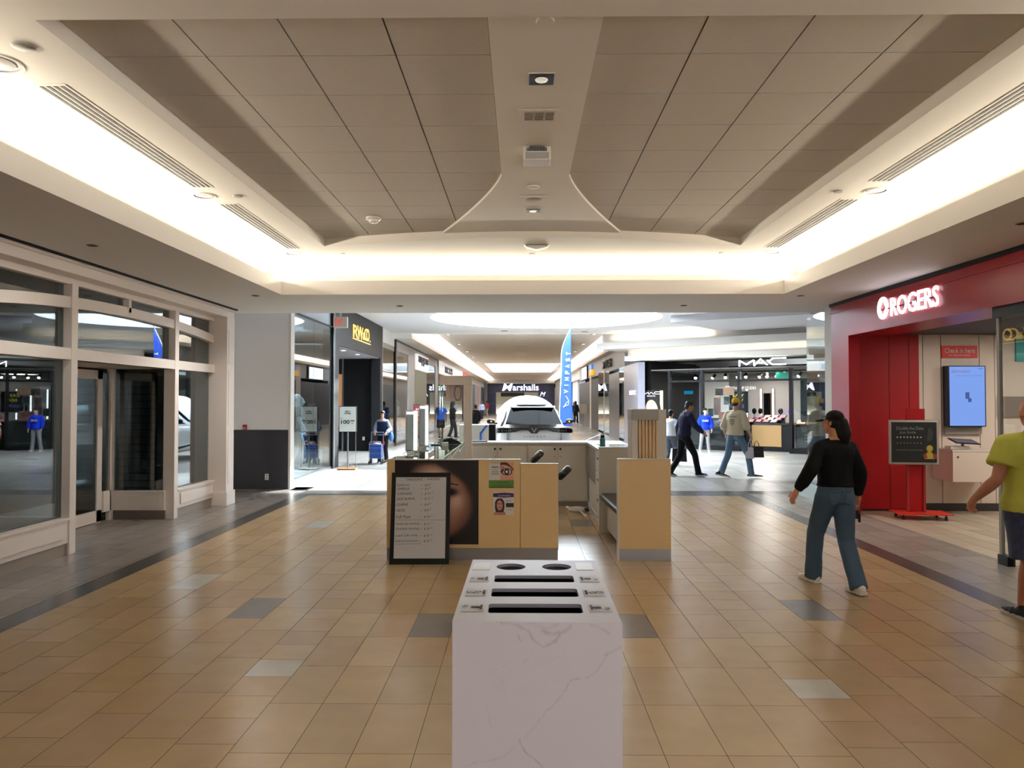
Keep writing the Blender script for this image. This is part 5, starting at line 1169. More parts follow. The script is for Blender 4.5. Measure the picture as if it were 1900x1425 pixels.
def vanity(label, x, y, z0, h, w, lean):
    t = thing('vanity_mirror', label, 'mirror light', (x, y, z0), R(8), 'lit vanity mirrors')
    b = B(); b.obox((0, 0, .03 + h / 2), (w, .025, h), (1, 0, 0), (0, 1, lean), .006); b.fin('frame', mat('vanity_frame', 'b9b0a6', .4), t)
    b = B(); b.obox((-.02, -.016, .03 + h / 2), (w * .5, .004, h * .94), (1, 0, 0), (0, 1, lean)); b.fin('mirror', mat('vanity_glass', '6f7a7c', .08, metal=.8), t)
    b = B(); b.obox((w * .30, -.017, .03 + h / 2), (w * .26, .006, h * .94), (1, 0, 0), (0, 1, lean)); b.obox((0, -.017, h * .985), (w * .8, .006, .03), (1, 0, 0), (0, 1, lean)); b.fin('led_strip', emis('led_white', (.97, .98, 1), 2.5), t)
    b = B(); b.tube([(-.10, -.10, .006), (-.05, .0, .03), (0, .06, .006), (.05, 0, .03), (.10, -.10, .006)], .005, 8); b.fin('wire_foot', M_chrome, t)
vanity('lit vanity mirror on the kiosk counter, left and nearer one', -1.325, 9.0, 1.055, .50, .15, -.06)
vanity('lit vanity mirror on the kiosk counter, right and farther one', -1.31, 10.0, 1.055, .56, .13, -.05)
t = thing('card_terminal', 'black card payment terminal on the farthest display counter', 'payment terminal', (-1.07, 11.1, 1.055), R(20))
b = B(); b.loft([[(-.16, -.10, .0), (.18, -.10, 0), (.18, .10, 0), (-.16, .10, 0)], [(-.10, -.09, .075), (.0, -.09, .09), (.0, .09, .09), (-.10, .09, .075)]]); b.fin('body', M_black, t)
b = B(); b.obox((.09, 0, .055), (.16, .15, .006), (1, 0, -.42), (0, 1, 0)); b.fin('keypad', M_greyp, t)
b = B(); b.box(-1.12, -1.03, 10.45, 10.55, 1.055, 1.11, .008); single(b, 'sticky_note_block', M_paper, 'white note block on the farthest display counter', 'note block')
b = B(); b.box(-1.30, -1.18, 10.7, 10.8, 1.055, 1.07, .004); single(b, 'phone', M_blackg, 'black phone lying on the farthest display counter', 'phone')
t = thing('display_arch', 'white arch frame with hanging portrait sheet at the kiosk rear left', 'display frame', (-1.03, 11.65, 0))
b = B(); b.box(-1.275, -.77, 11.6, 11.72, 1.94, 2.085, .003); b.fin('head', M_white2, t, world=True)
b = B(); b.box(-.895, -.77, 11.6, 11.72, 0, 1.94, .003); b.fin('right_post', M_white2, t, world=True)
b = B(); b.box(-1.27, -1.235, 11.6, 11.7, 1.0, 1.94); b.fin('left_post', M_glassg, t, world=True)
b = B(); b.box(-1.235, -.895, 11.66, 11.668, 1.0, 1.94); b.fin('pane', M_glassc, t, world=True)
t = thing('portrait_sheet', 'grey portrait sheet hanging inside the white arch frame', 'poster', (-1.05, 11.64, 1.85))
picture('print', lambda u, v: (.72, .66, .63) if ((u - .72) / .16) ** 2 + ((v - .38) / .30) ** 2 < 1 else ((.50, .44, .44) if ((u - .72) / .24) ** 2 + ((v - .40) / .42) ** 2 < 1 else ((.80, .72, .68) if u < .22 else (.70, .65, .66))), (-1.18, 11.645, 1.69), (1, 0, 0), (0, 0, 1),   .26, .33, 70, 84, M_print, t)
# back cabinets
for i, (x0, x1) in enumerate(((-.85, .095), (.10, 1.07))):
    t = thing('back_cabinet', 'white two-door cabinet at the kiosk rear, %s of the pair' % ['left', 'right'][i], 'cabinet', ((x0 + x1) / 2, 12.15, 0), 0, 'kiosk rear cabinets')
    b = B(); b.box(x0, x1, 12.0, 12.4, .08, 1.0); b.fin('body', M_white, t, world=True)
    b = B(); b.box(x0, x1, 12.02, 12.4, 0, .08); b.fin('plinth', M_kick, t, world=True)
    m_ = (x0 + x1) / 2 - .0
    for (a, c, kx) in ((x0 + .02, m_ - .004, m_ - .045), (m_ + .004, x1 - .03, m_ + .045)):
        b = B(); b.box(a, c, 11.98, 12.0, .10, .97, .003); dd_ = b.fin('door', M_white, t, world=True)
        b = B(); b.cyl((kx, 11.955, .92), (kx, 11.98, .92), .018, n=16); q = b.fin('knob', M_ink, t, world=True); q.parent = dd_; q.matrix_parent_inverse.identity()
        b = B(); b.cyl((kx, 11.974, .80), (kx, 11.98, .80), .007, n=12); q = b.fin('lock', M_ink, t, world=True); q.parent = dd_
b = B(); b.box(-.9, 1.65, 11.96, 12.45, 1.0, 1.03, .004); single(b, 'rear_countertop', mat('counter_pale', 'c9c8c8', .25), 'pale countertop along the rear of the beauty kiosk', 'countertop')
b = B(); b.box(-.82, -.55, 12.05, 12.25, 1.03, 1.045, .004); single(b, 'folder', M_ink, 'black folder on the rear countertop left of the car', 'folder')
# right side: counter with drawers, bench, step wall, slat tower, end post
t = thing('drawer_counter', 'white drawer counter with glass top on the kiosk right side', 'counter', (1.35, 10.8, 0))
b = B(); b.box(1.09, 1.63, 9.7, 12.4, .05, 1.0, .003); b.fin('body', M_white, t, world=True)
b = B(); b.box(1.06, 1.63, 9.68, 11.95, 1.0, 1.03); b.box(1.072, 1.10, 9.68, 12.4, 0.0, .06); b.fin('top', mat('counter_pale', 'c9c8c8', .25), t, world=True)
b = B(); b.box(1.14, 1.58, 10.6, 11.3, 1.03, 1.04); b.fin('glass_inset', M_glassg, t, world=True)
for i, (z0, z1) in enumerate(((.70, .97), (.42, .68), (.10, .40))):
    b = B(); b.box(1.07, 1.09, 9.75, 10.75, z0, z1, .003); dd_ = b.fin('drawer', M_white, t, world=True)
    b = B(); b.tube([(1.07, 10.15, z1 - .07), (1.045, 10.17, z1 - .07), (1.045, 10.33, z1 - .07), (1.07, 10.35, z1 - .07)], .006, 8); q = b.fin('handle', M_ink, t, world=True); q.parent = dd_
b = B(); b.box(1.075, 1.09, 10.8, 11.97, .48, .97, .003); b.fin('grey_panel', mat('grey_inset', '8c8681', .5), t, world=True)
t = thing('step_wall', 'white partition wall at the far end of the kiosk bench', 'partition', (1.3, 9.62, 0))
b = B(); b.box(1.0, 1.63, 9.6, 9.66, 0, 1.095, .003); b.fin('panel', M_white, t, world=True)
b = B(); b.box(.995, 1.635, 9.595, 9.665, 1.095, 1.10); b.fin('chipped_edge', M_plast, t, world=True)
t = thing('bench', 'black padded bench on a white base inside the kiosk', 'bench', (1.3, 8.8, 0))
b = B(); b.prism([(1.0, 9.57), (1.05, 8.06), (1.19, 8.06), (1.19, 8.42), (1.60, 8.42), (1.60, 9.57)], .085, 'z', .43)
bmesh.ops.bevel(b.bm, geom=b.bm.edges[:], offset=.022, segments=3, affect='EDGES'); b.fin('cushion', mat('black_vinyl', '121213', .3), t, world=True, smooth=35)
b = B(); b.prism([(1.10, 9.57), (1.13, 8.06), (1.19, 8.06), (1.19, 8.42), (1.58, 8.42), (1.58, 9.57)], .37, 'z', .06); b.fin('base', M_white, t, world=True)
b = B(); b.box(1.16, 1.19, 8.06, 9.55, 0, .06); b.fin('toe_kick', M_ink, t, world=True)
t = thing('slat_tower', 'white display tower with tan vertical slats behind the right end post', 'display tower', (1.4, 8.2, 0))
b = B(); b.box(1.20, 1.26, 8.06, 8.40, 0, 1.55); b.box(1.40, 1.615, 8.30, 8.36, 0, 1.60, .003); b.fin('board', M_white, t, world=True)
b = B(); b.box(1.195, 1.482, 8.04, 8.40, 1.49, 1.605, .005); b.fin('cap', mat('cap_grey', '9d9a92', .4), t, world=True)
for k in range(11):
    b = B(); x = 1.272 + .0188 * k; b.box(x, x + .0165, 8.08 + .02 * (k % 2), 8.30, .3, 1.49, .003); b.fin('slat', mat('slat_tan', 'd8b882', .35), t, world=True)
b = B(); b.box(1.262, 1.40, 8.27, 8.30, .3, 1.49); b.fin('slat_back', mat('slat_tan_dark', 'c09a60', .5), t, world=True)
b = B(); b.ball((1.49, 8.27, 1.36), (.02, .02, .03), 2); b.box(1.475, 1.505, 8.27, 8.30, 1.34, 1.38); b.fin('clip', M_plast, t, world=True)
t = thing('end_post', 'maple end panel at the right front corner of the kiosk', 'counter end', (1.31, 7.98, 0))
b = B(); b.box(1.035, 1.588, 7.93, 8.03, .125, 1.07, .004); b.fin('panel', M_maple, t, world=True)
b = B(); b.box(1.035, 1.588, 7.935, 8.035, 0, .125); b.fin('kick_plate', M_kick, t, world=True)
b = B(); b.box(1.025, 1.04, 7.925, 8.04, 0, 1.075); b.box(1.03, 1.59, 7.925, 8.035, 1.07, 1.078); b.fin('edge_trim', M_white, t, world=True)
t = thing('water_bottle', 'teal water bottle with black lid on the drawer counter', 'bottle', (1.14, 10.45, 1.03))
b = B(); b.lathe([(.001, 0), (.036, 0), (.038, .01), (.038, .125), (.03, .145), (.024, .15)], n=24); b.fin('body', mat('teal_bottle', '1f5f66', .4), t, smooth=50)
b = B(); b.lathe([(.026, .148), (.028, .155), (.028, .178), (.02, .185), (.001, .185)], n=20); b.tube([(-.02, 0, .18), (-.012, 0, .2), (.012, 0, .2), (.02, 0, .18)], .005, 8); b.fin('lid', M_black, t, smooth=50)
def salonchair(label, loc, rz, dz=0.0):
    t = thing('salon_chair', label, 'chair', loc, rz, 'reclining salon chairs'); vin = mat('black_vinyl', '121213', .3)
    b = B(); b.lathe([(.28, 0), (.28, .02), (.06, .05), (.03, .06), (.03, .40 + dz), (.06, .42 + dz)], n=28); b.fin('base', M_chrome, t, smooth=40)
    b = B(); b.box(-.26, .26, -.25, .27, .42 + dz, .54 + dz, .04); b.fin('seat', vin, t, smooth=40)
    b = B(); b.obox((0, -.36, .70 + dz), (.46, .10, .50), (1, 0, 0), (0, .80, .6), .035); b.fin('backrest', vin, t, smooth=40)
    for s_ in (-1, 1):
        b = B(); b.box(s_ * .30 - .03, s_ * .30 + .03, -.2, .2, .62 + dz, .67 + dz, .015); b.tube([(s_ * .30, .15, .63 + dz), (s_ * .30, .15, .48 + dz), (s_ * .2, .15, .46 + dz)], .012); b.fin('armrest', M_black, t, smooth=40)
    b = B()
    for x in (-.012, .03): b.obox((x, -.52, .915 + dz), (.014, .02, .18), (1, 0, 0), (0, .75, .65))
    b.fin('headrest_rod', M_chrome, t)
    b = B(); b.cap((0, -.57, .965 + dz), (0, -.66, 1.055 + dz), .042, .045, 16)
    for v in b.bm.verts: v.co.x *= 1.6
    b.fin('headrest', vin, t, smooth=True)
salonchair('reclining black salon chair, farther one, behind the low maple panel', (-.41, 9.62, 0), R(90), -.04)
salonchair('reclining black salon chair, nearer one, behind the low maple panel', (-.10, 8.95, 0), R(90), -.18)
t = thing('lamp_base', 'white wheeled lamp base lying by the rear right cabinet of the kiosk', 'lamp base', (.86, 11.5, 0))
b = B(); b.lathe([(.001, 0), (.13, .0), (.14, .02), (.12, .05), (.02, .07), (.001, .07)], n=24); b.fin('weight', M_plast, t, smooth=40)
for a in (-65, -20, 150):
    b = B(); p1 = (.16 * math.cos(R(a)), .5 * math.sin(R(a)) * (1.5 if a == -65 else .5), .03); b.cyl((0, 0, .045), p1, .014); b.ball(p1, .03, 2); b.fin('leg', M_plast if a != -20 else M_ink, t, smooth=True)

# ---------------------------------------------------------------- white electric car, tail towards the viewer
M_car = mat('car_white', 'eef1f4', .2, coat=.6); M_cglass = mat('car_glass', '06080c', .06, spec=.012)
T = thing('car', 'white electric car seen from behind with its hood raised', 'car', (.315, 18.2, 0), R(2.0))
def bring(y, w, zb, zs, zt):
    half = [(0, zb), (w * .80, zb), (w * .97, zb + .10), (w, .60), (w * .985, zs - .12), (w * .93, zs - .02), (w * .80, zt), (0, zt)]
    return [(x, y, z) for x, z in half] + [(-x, y, z) for x, z in half[-2:0:-1]]
st = [(.0, .80, .42, .92, .93), (.03, .90, .36, .98, 1.0), (.14, .945, .28, 1.03, 1.05), (.6, .965, .22, 1.04, 1.06), (1.2, .965, .22, 1.02, 1.04), (2.4, .96, .22, .99, 1.01), (3.3, .955, .22, .97, 1.0), (3.9, .95, .24, .93, .96), (4.4, .91, .28, .84, .86), (4.68, .80, .34, .74, .76), (4.75, .60, .42, .62, .64)]
b = B(); b.loft([bring(*a) for a in st]); o = b.fin('body', M_car, T, smooth=True)
sd = o.modifiers.new('s', 'SUBSURF'); sd.levels = 2; sd.render_levels = 2
gs = [(.22, .80, .74, 1.04), (.5, .81, .66, 1.25), (.92, .82, .60, 1.52), (1.5, .83, .60, 1.60), (2.2, .83, .60, 1.61), (2.7, .83, .60, 1.50), (3.2, .82, .64, 1.22), (3.6, .80, .72, .98)]
def gring(y, wb, wr, zt):
    half = [(0, .93), (wb, .93), (wb * .99, 1.0), (wr + .03, max(1.0, zt - .10)), (wr - .06, zt - .02), (0, zt)]
    return [(x, y, z) for x, z in half] + [(-x, y, z) for x, z in half[-2:0:-1]]
b = B(); b.loft([gring(*a) for a in gs]); b.fin('cabin_shell', M_car, T, smooth=50)
b = B()
V = [[(-.70, .245, 1.075), (.70, .245, 1.075), (.55, .88, 1.50), (-.55, .88, 1.50)]]
v0 = [Vector(p) + Vector((0, -.035, .03)) for p in V[0]]
rows_ = []
for j in range(7):
    tt_ = j / 6; l = v0[0].lerp(v0[3], tt_); r_ = v0[1].lerp(v0[2], tt_); rows_.append([l.lerp(r_, i / 8) + Vector((0, -.06 * (1 - ((i - 4) / 4) ** 2) , 0)) for i in range(9)])
vv = [[b.bm.verts.new(p) for p in rr] for rr in rows_]
for j in range(6):
    for i in range(8): b.bm.faces.new((vv[j][i], vv[j][i + 1], vv[j + 1][i + 1], vv[j + 1][i]))
b.fin('rear_window', M_cglass, T, smooth=True)
b = B()
for s_ in (-1, 1):
    def sp(y, k):    # point on the cabin side, k=0 belt .. 1 roof edge
        for a, c in zip(gs, gs[1:]):
            if a[0] <= y <= c[0]:
                f = (y - a[0]) / (c[0] - a[0]); wb = a[1] + (c[1] - a[1]) * f; wr = a[2] + (c[2] - a[2]) * f; zt = a[3] + (c[3] - a[3]) * f; break
        z0, z1 = 1.0, max(1.0, zt - .10); return (s_ * (wb * .99 + (wr + .03 - wb * .99) * k + .006), y, z0 + (z1 - z0) * k)
    for (a0, a1) in ((.75, 1.35), (1.42, 2.25), (2.32, 3.0)):
        q_ = 6
        for i in range(q_):
            ya, yb = a0 + (a1 - a0) * i / q_, a0 + (a1 - a0) * (i + 1) / q_
            b.quad(sp(ya, .10), sp(yb, .10), sp(yb, .88), sp(ya, .88))
b.fin('side_window', M_cglass, T)
b = B(); b.quad((-.60, 2.72, 1.52), (.60, 2.72, 1.52), (.70, 3.52, 1.06), (-.70, 3.52, 1.06)); b.fin('windscreen', M_cglass, T)
b = B(); b.loft([[(-.60, .95, 1.52), (.60, .95, 1.52), (.60, .95, 1.56), (-.60, .95, 1.56)], [(-.50, .70, 1.515), (.50, .70, 1.515), (.50, .70, 1.53), (-.50, .70, 1.53)]]); b.box(-.42, .40, .85, 1.05, 1.585, 1.615, .01); b.fin('spoiler', M_car, T)
b = B(); b.box(-.40, .40, 1.02, 1.9, 1.60, 1.625, .008); b.fin('sunroof', M_cglass, T)
b = B(); b.loft([[(-.02, 1.0, 1.62), (.02, 1.0, 1.62), (.02, 1.22, 1.62), (-.02, 1.22, 1.62)], [(-.006, 1.0, 1.69), (.006, 1.0, 1.69), (.006, 1.06, 1.68), (-.006, 1.06, 1.68)]]); b.fin('shark_fin_antenna', M_car, T)
# tail light band dipping to a V
b = B(); xsb = [-.95, -.90, -.62, -.46, -.40, -.30, -.14, -.07, .07, .14, .30, .40, .46, .62, .90, .95]
top_ = [.98, 1.02, 1.035, 1.035, 1.035, 1.035, 1.035, 1.035, 1.035, 1.035, 1.035, 1.035, 1.035, 1.035, 1.02, .98]; bot_ = [.915, .905, .915, .93, .95, .975, .97, .895, .895, .97, .975, .95, .93, .915, .905, .915]
def ry(x): return -.035 + .20 * max(0, abs(x) - .70) ** 1.5 * 3
vt = [b.bm.verts.new((x, ry(x), z)) for x, z in zip(xsb, top_)]; vb_ = [b.bm.verts.new((x, ry(x) - .005, z)) for x, z in zip(xsb, bot_)]
v3 = [b.bm.verts.new((x, ry(x) + .12, z + .01)) for x, z in zip(xsb, top_)]; v4 = [b.bm.verts.new((x, ry(x) + .12, z)) for x, z in zip(xsb, bot_)]
for i in range(len(xsb) - 1): b.bm.faces.new((vt[i], vt[i + 1], vb_[i + 1], vb_[i])); b.bm.faces.new((vt[i], v3[i], v3[i + 1], vt[i + 1])); b.bm.faces.new((vb_[i], vb_[i + 1], v4[i + 1], v4[i]))
band = b.fin('tail_light_band', mat('lamp_black', '0d0d10', .15), T)
for s_ in (-1, 1):
    for k in range(5):
        b = B(); x = s_ * (.58 + .05 * k); b.obox((x, ry(x) - .006, .965), (.012, .01, .05), (1, 0, .2 * s_), (0, 1, 0)); q = b.fin('lamp_element', mat('lamp_grey', '7a7d86', .3), T); q.parent = band
b = B()
for s_ in (-1, 1): b.obox((s_ * .035, -.045, .975), (.014, .01, .11), (1, 0, 0), (0, 1, 0)) if False else b.cyl((0, -.045, .925), (s_ * .055, -.042, 1.025), .007, n=8)
b.fin('emblem', M_chrome, T)
text('V I N F A S T', mat('badge_grey', '5a5d66', .3, metal=.6), (0, -.045, .815), (1, 0, 0), (0, 0, 1), .035, .55, .006, T, 'badge_lettering', world=False)
b = B(); b.box(-.26, .26, -.03, .0, .58, .70); b.fin('plate_recess', mat('plate_grey', '8e9196', .4), T)
b = B(); b.box(-.80, .80, -.03, .10, .25, .45, .02); b.fin('rear_bumper', mat('bumper_black', '151517', .5), T)
b = B(); 
for s_ in (-1, 1): b.box(s_ * .66 - .003, s_ * .66 + .003, -.038, .1, .66, .90)
b.box(-.66, .66, -.04, .0, .655, .661); b.fin('tailgate_seam', M_ink, T)
for s_ in (-1, 1):
    b = B(); b.ball((s_ * 1.07, 2.02, 1.13), (.11, .07, .075), 3); mir = b.fin('side_mirror', M_black, T, smooth=True)
    b = B(); b.box(s_ * .88, s_ * 1.0, 1.98, 2.04, 1.06, 1.10); q = b.fin('mirror_arm', M_black, T); q.parent = mir
    b = B(); b.ball((s_ * 1.06, 1.955, 1.13), (.02, .01, .02), 2); q = b.fin('warning_light', mat('amber', 'ff9a20', .4, emit=hexc('ffb040'), es=1.5), T, smooth=True); q.parent = mir
    for y in (.95, 3.85):
        b = B(); b.cyl((s_ * .74, y, .36), (s_ * .965, y, .36), .36, n=36); w_ = b.fin('wheel', mat('tyre', '111112', .7), T, smooth=35)
        b = B(); b.cyl((s_ * .95, y, .36), (s_ * .972, y, .36), .25, n=30)
        for k in range(5):
            a = 2 * math.pi * k / 5; b.obox((s_ * .975, y + .13 * math.cos(a), .36 + .13 * math.sin(a)), (.01, .24, .05), (1, 0, 0), (0, math.cos(a), math.sin(a)))
        q = b.fin('rim', mat('rim_grey_metal', '6e7076', .3, metal=.8), T); q.parent = w_
        b = B(); b.cyl((s_ * .93, y, .38), (s_ * .966, y, .38), .42, n=36); b.fin('wheel_arch', M_black, T)
b = B(); rows_ = []
for j in range(10):
    v = j / 9
    rows_.append([])
    for i in range(17):
        u = -1 + i / 8; w = .92 * (1 - .04 * v); L_ = (1 - abs(u) ** 2.6 * .55) if True else 1
        rows_[-1].append((u * w, 3.42 + .55 * v * L_ , .96 + .86 * v * L_ + .05 * math.sin(math.pi * v)))
vv = [[b.bm.verts.new(p) for p in rr] for rr in rows_]
for j in range(9):
    for i in range(16): b.bm.faces.new((vv[j][i], vv[j][i + 1], vv[j + 1][i + 1], vv[j + 1][i]))
o = b.fin('hood', M_car, T, smooth=True); so = o.modifiers.new('s', 'SOLIDIFY'); so.thickness = .035
b = B(); b.cyl((.6, 3.5, .98), (.6, 4.0, 1.35), .012); b.fin('hood_strut', M_black, T)
b = B(); b.box(-.7, .7, 3.6, 4.3, .86, .93, .01); b.fin('engine_bay_cover', M_black, T)
# feather flag
t = thing('feather_flag', 'tall blue feather flag with white vertical lettering beside the car', 'flag', (1.43, 23.6, 0))
def fx(z):   # left and right edges of the sail
    l = -.20 if z < 3.0 else -.20 + .34 * sm(3.0, 4.22, z) ** 1.6
    r_ = .20 - .05 * sm(1.0, 3.2, z); 
    return l + .06 * sm(1.2, 3.0, z), r_
b = B(); zs = [.9 + 3.28 * i / 40 for i in range(41)]
rows_ = []
for z in zs:
    l, r_ = fx(z); rows_.append([(l + (r_ - l) * i / 6, .03 * math.sin(2.2 * z + 3 * i / 6), z) for i in range(7)])
vv = [[b.bm.verts.new(p) for p in rr] for rr in rows_]
for j in range(40):
    for i in range(6): b.bm.faces.new((vv[j][i], vv[j][i + 1], vv[j + 1][i + 1], vv[j + 1][i]))
o = b.fin('sail', mat('flag_blue', '0a3a9c', .7), t, smooth=True); so = o.modifiers.new('s', 'SOLIDIFY'); so.thickness = .006
b = B(); b.tube([(fx(z)[0] - .012, .03 * math.sin(2.2 * z), z) for z in zs] + [(.14, 0, 4.21)], .012, 8); b.fin('white_sleeve', M_plast, t, smooth=True)
b = B(); b.cyl((-.14, 0, .02), (-.15, 0, .95), .014); b.fin('pole', M_steel, t)
b = B(); b.box(-.3, .3, -.25, .25, 0, .03, .005); b.fin('base', M_black, t)
for i, s_ in enumerate('VINFAST'):
    text(s_, M_paper, (-.01 + .012 * i, -.05, 1.98 + .20 * i), (0, 0, 1), (-1, 0, 0), .13, None if s_ == 'I' else .10, .002, t, 'letter', world=False, bold=.02)
b = B(); b.tube([(-.10, -.045, 1.50), (.06, -.045, 1.56), (.08, -.045, 1.72), (.0, -.045, 1.62), (-.08, -.045, 1.48)], .008, 6); b.tube([(-.02, -.045, 1.84), (.03, -.045, 1.78), (.05, -.045, 1.72)], .008, 6); b.fin('emblem', M_paper, t)
t = thing('charging_podium', 'white podium with blue stripe standing left of the car', 'podium', (-1.0, 17.55, 0))
b = B(); b.box(-.45, .24, -.15, .25, 0, 1.13, .01); b.fin('body', M_plast, t)
b = B(); b.box(.245, .40, -.1, .1, 0, 1.14, .01); b.fin('charger_post', M_black, t)
b = B(); b.obox((.13, -.16, 1.03), (.045, .03, .24), (1, 0, -.75), (0, 1, 0)); b.box(.03, .075, -.175, -.145, .40, .95); b.fin('blue_stripe', mat('stripe_blue', '1f6fd0', .4), t)
# ---------------------------------------------------------------- people and shop dummies
def remesh(b, name, m, parent, vox, it=4, crumple=0.0, fac=.5):
    o = b.fin(name, m, parent)
    r = o.modifiers.new('r', 'REMESH'); r.mode = 'VOXEL'; r.voxel_size = vox; r.use_smooth_shade = True
    if it: s_ = o.modifiers.new('s', 'SMOOTH'); s_.iterations = it; s_.factor = fac
    me = evalmesh(o); o.modifiers.clear(); old = o.data; o.data = me; bpy.data.meshes.remove(old)
    if crumple:
        nv = len(me.vertices); co = np.zeros(nv * 3); no = np.zeros(nv * 3); me.vertices.foreach_get('co', co); me.vertices.foreach_get('normal', no); co = co.reshape(-1, 3); no = no.reshape(-1, 3)
        k = np.array([noise.noise((x * 9, y * 9, z * 5)) + .5 * noise.noise((x * 20 + 5, y * 20, z * 13)) for x, y, z in co])
        me.vertices.foreach_set('co', (co + no * (k * crumple)[:, None]).ravel()); me.update()
    for p in me.polygons: p.use_smooth = True
    me.materials.clear(); me.materials.append(m); return o
TOR = [(.84, .125, .095), (.90, .165, .118), (.96, .172, .122), (1.04, .152, .108), (1.12, .148, .105), (1.22, .160, .112), (1.32, .178, .118), (1.39, .170, .105), (1.44, .115, .08), (1.48, .062, .058)]
class Pose:
    """joints in metres for a 1.75 m figure facing +y; s: (-1 left, +1 right)"""
    def __init__(p, stride=0.0, front=1, lean=0.0, girth=1.0, sh=.185, **k):
        p.lean = lean; p.girth = girth; p.sh = sh; p.J = {}
        for s in (-1, 1):
            f = 1 if s == front else -1; g = girth
            if stride == 0: kn, an = (s * .10, .02, .49), (s * .10, -.02, .085)
            elif f > 0: kn, an = (s * .095, stride * .30 + .03, .495), (s * .09, stride * .5, .09)
            else: kn, an = (s * .095, -stride * .12 + .04, .48), (s * .09, -stride * .5, .12)
            p.J[s] = dict(hip=(s * .09 * g ** .5, 0, .90), knee=kn, ankle=an, toe=(0, 1, 0.0 if f > 0 or stride == 0 else -.25), shoulder=(s * (sh - .012), lean, 1.385), elbow=(s * (sh + .06), lean - .03, 1.13), wrist=(s * (sh + .08), lean + .05, .88), hd=(0, .25, -1), hn=(-s, .1, 0), curl=.35)
        p.head = (0, lean * 1.25 + .02, 1.62); p.yaw = 0.0; p.pitch = 0.0
        for kk, v in k.items(): setattr(p, kk, v)
    def set(p, s, **k): p.J[s].update(k); return p
def hand(b, w, d, n, s, curl, k=1.0):
    d = Vector(d).normalized(); n = Vector(n); n = (n - d * n.dot(d)).normalized(); u = d.cross(n)     # u across the palm
    w = Vector(w)
    th = u * (1 if u.y > 0 else -1)                                  # thumb points forwards
    c0 = w + d * .052 * k
    rot = Matrix((th, n, d)).transposed()
    b.ball(c0, (.040 * k, .016 * k, .050 * k), 2, rot); b.cap(w, w + d * .03 * k, .026 * k, .030 * k)
    for i, (L_, off) in enumerate(((.066, .028), (.076, .010), (.070, -.009), (.055, -.026))):
        p = w + d * (.092 - .004 * abs(i - 1)) * k + th * off * k; ang = 0
        for j, f in enumerate((.46, .32, .24)):
            ang += curl * (.7 + .25 * j) + .06 * i * curl; q = p + (d * math.cos(ang) + n * math.sin(ang)) * L_ * f * k * 1.1
            b.cap(p, q, (.0092 - .0008 * j) * k, (.0086 - .0008 * j) * k, 8); p = q
    p = w + d * .030 * k + th * .026 * k
    for j, (L_, a) in enumerate(((.040, .8), (.030, .5), (.024, .35))):
        q = p + (d * math.cos(a) + th * math.sin(a) * .9 + n * .35 * (.3 + curl)).normalized() * L_ * k; b.cap(p, q, (.012 - .0015 * j) * k, (.0105 - .0015 * j) * k, 8); p = q
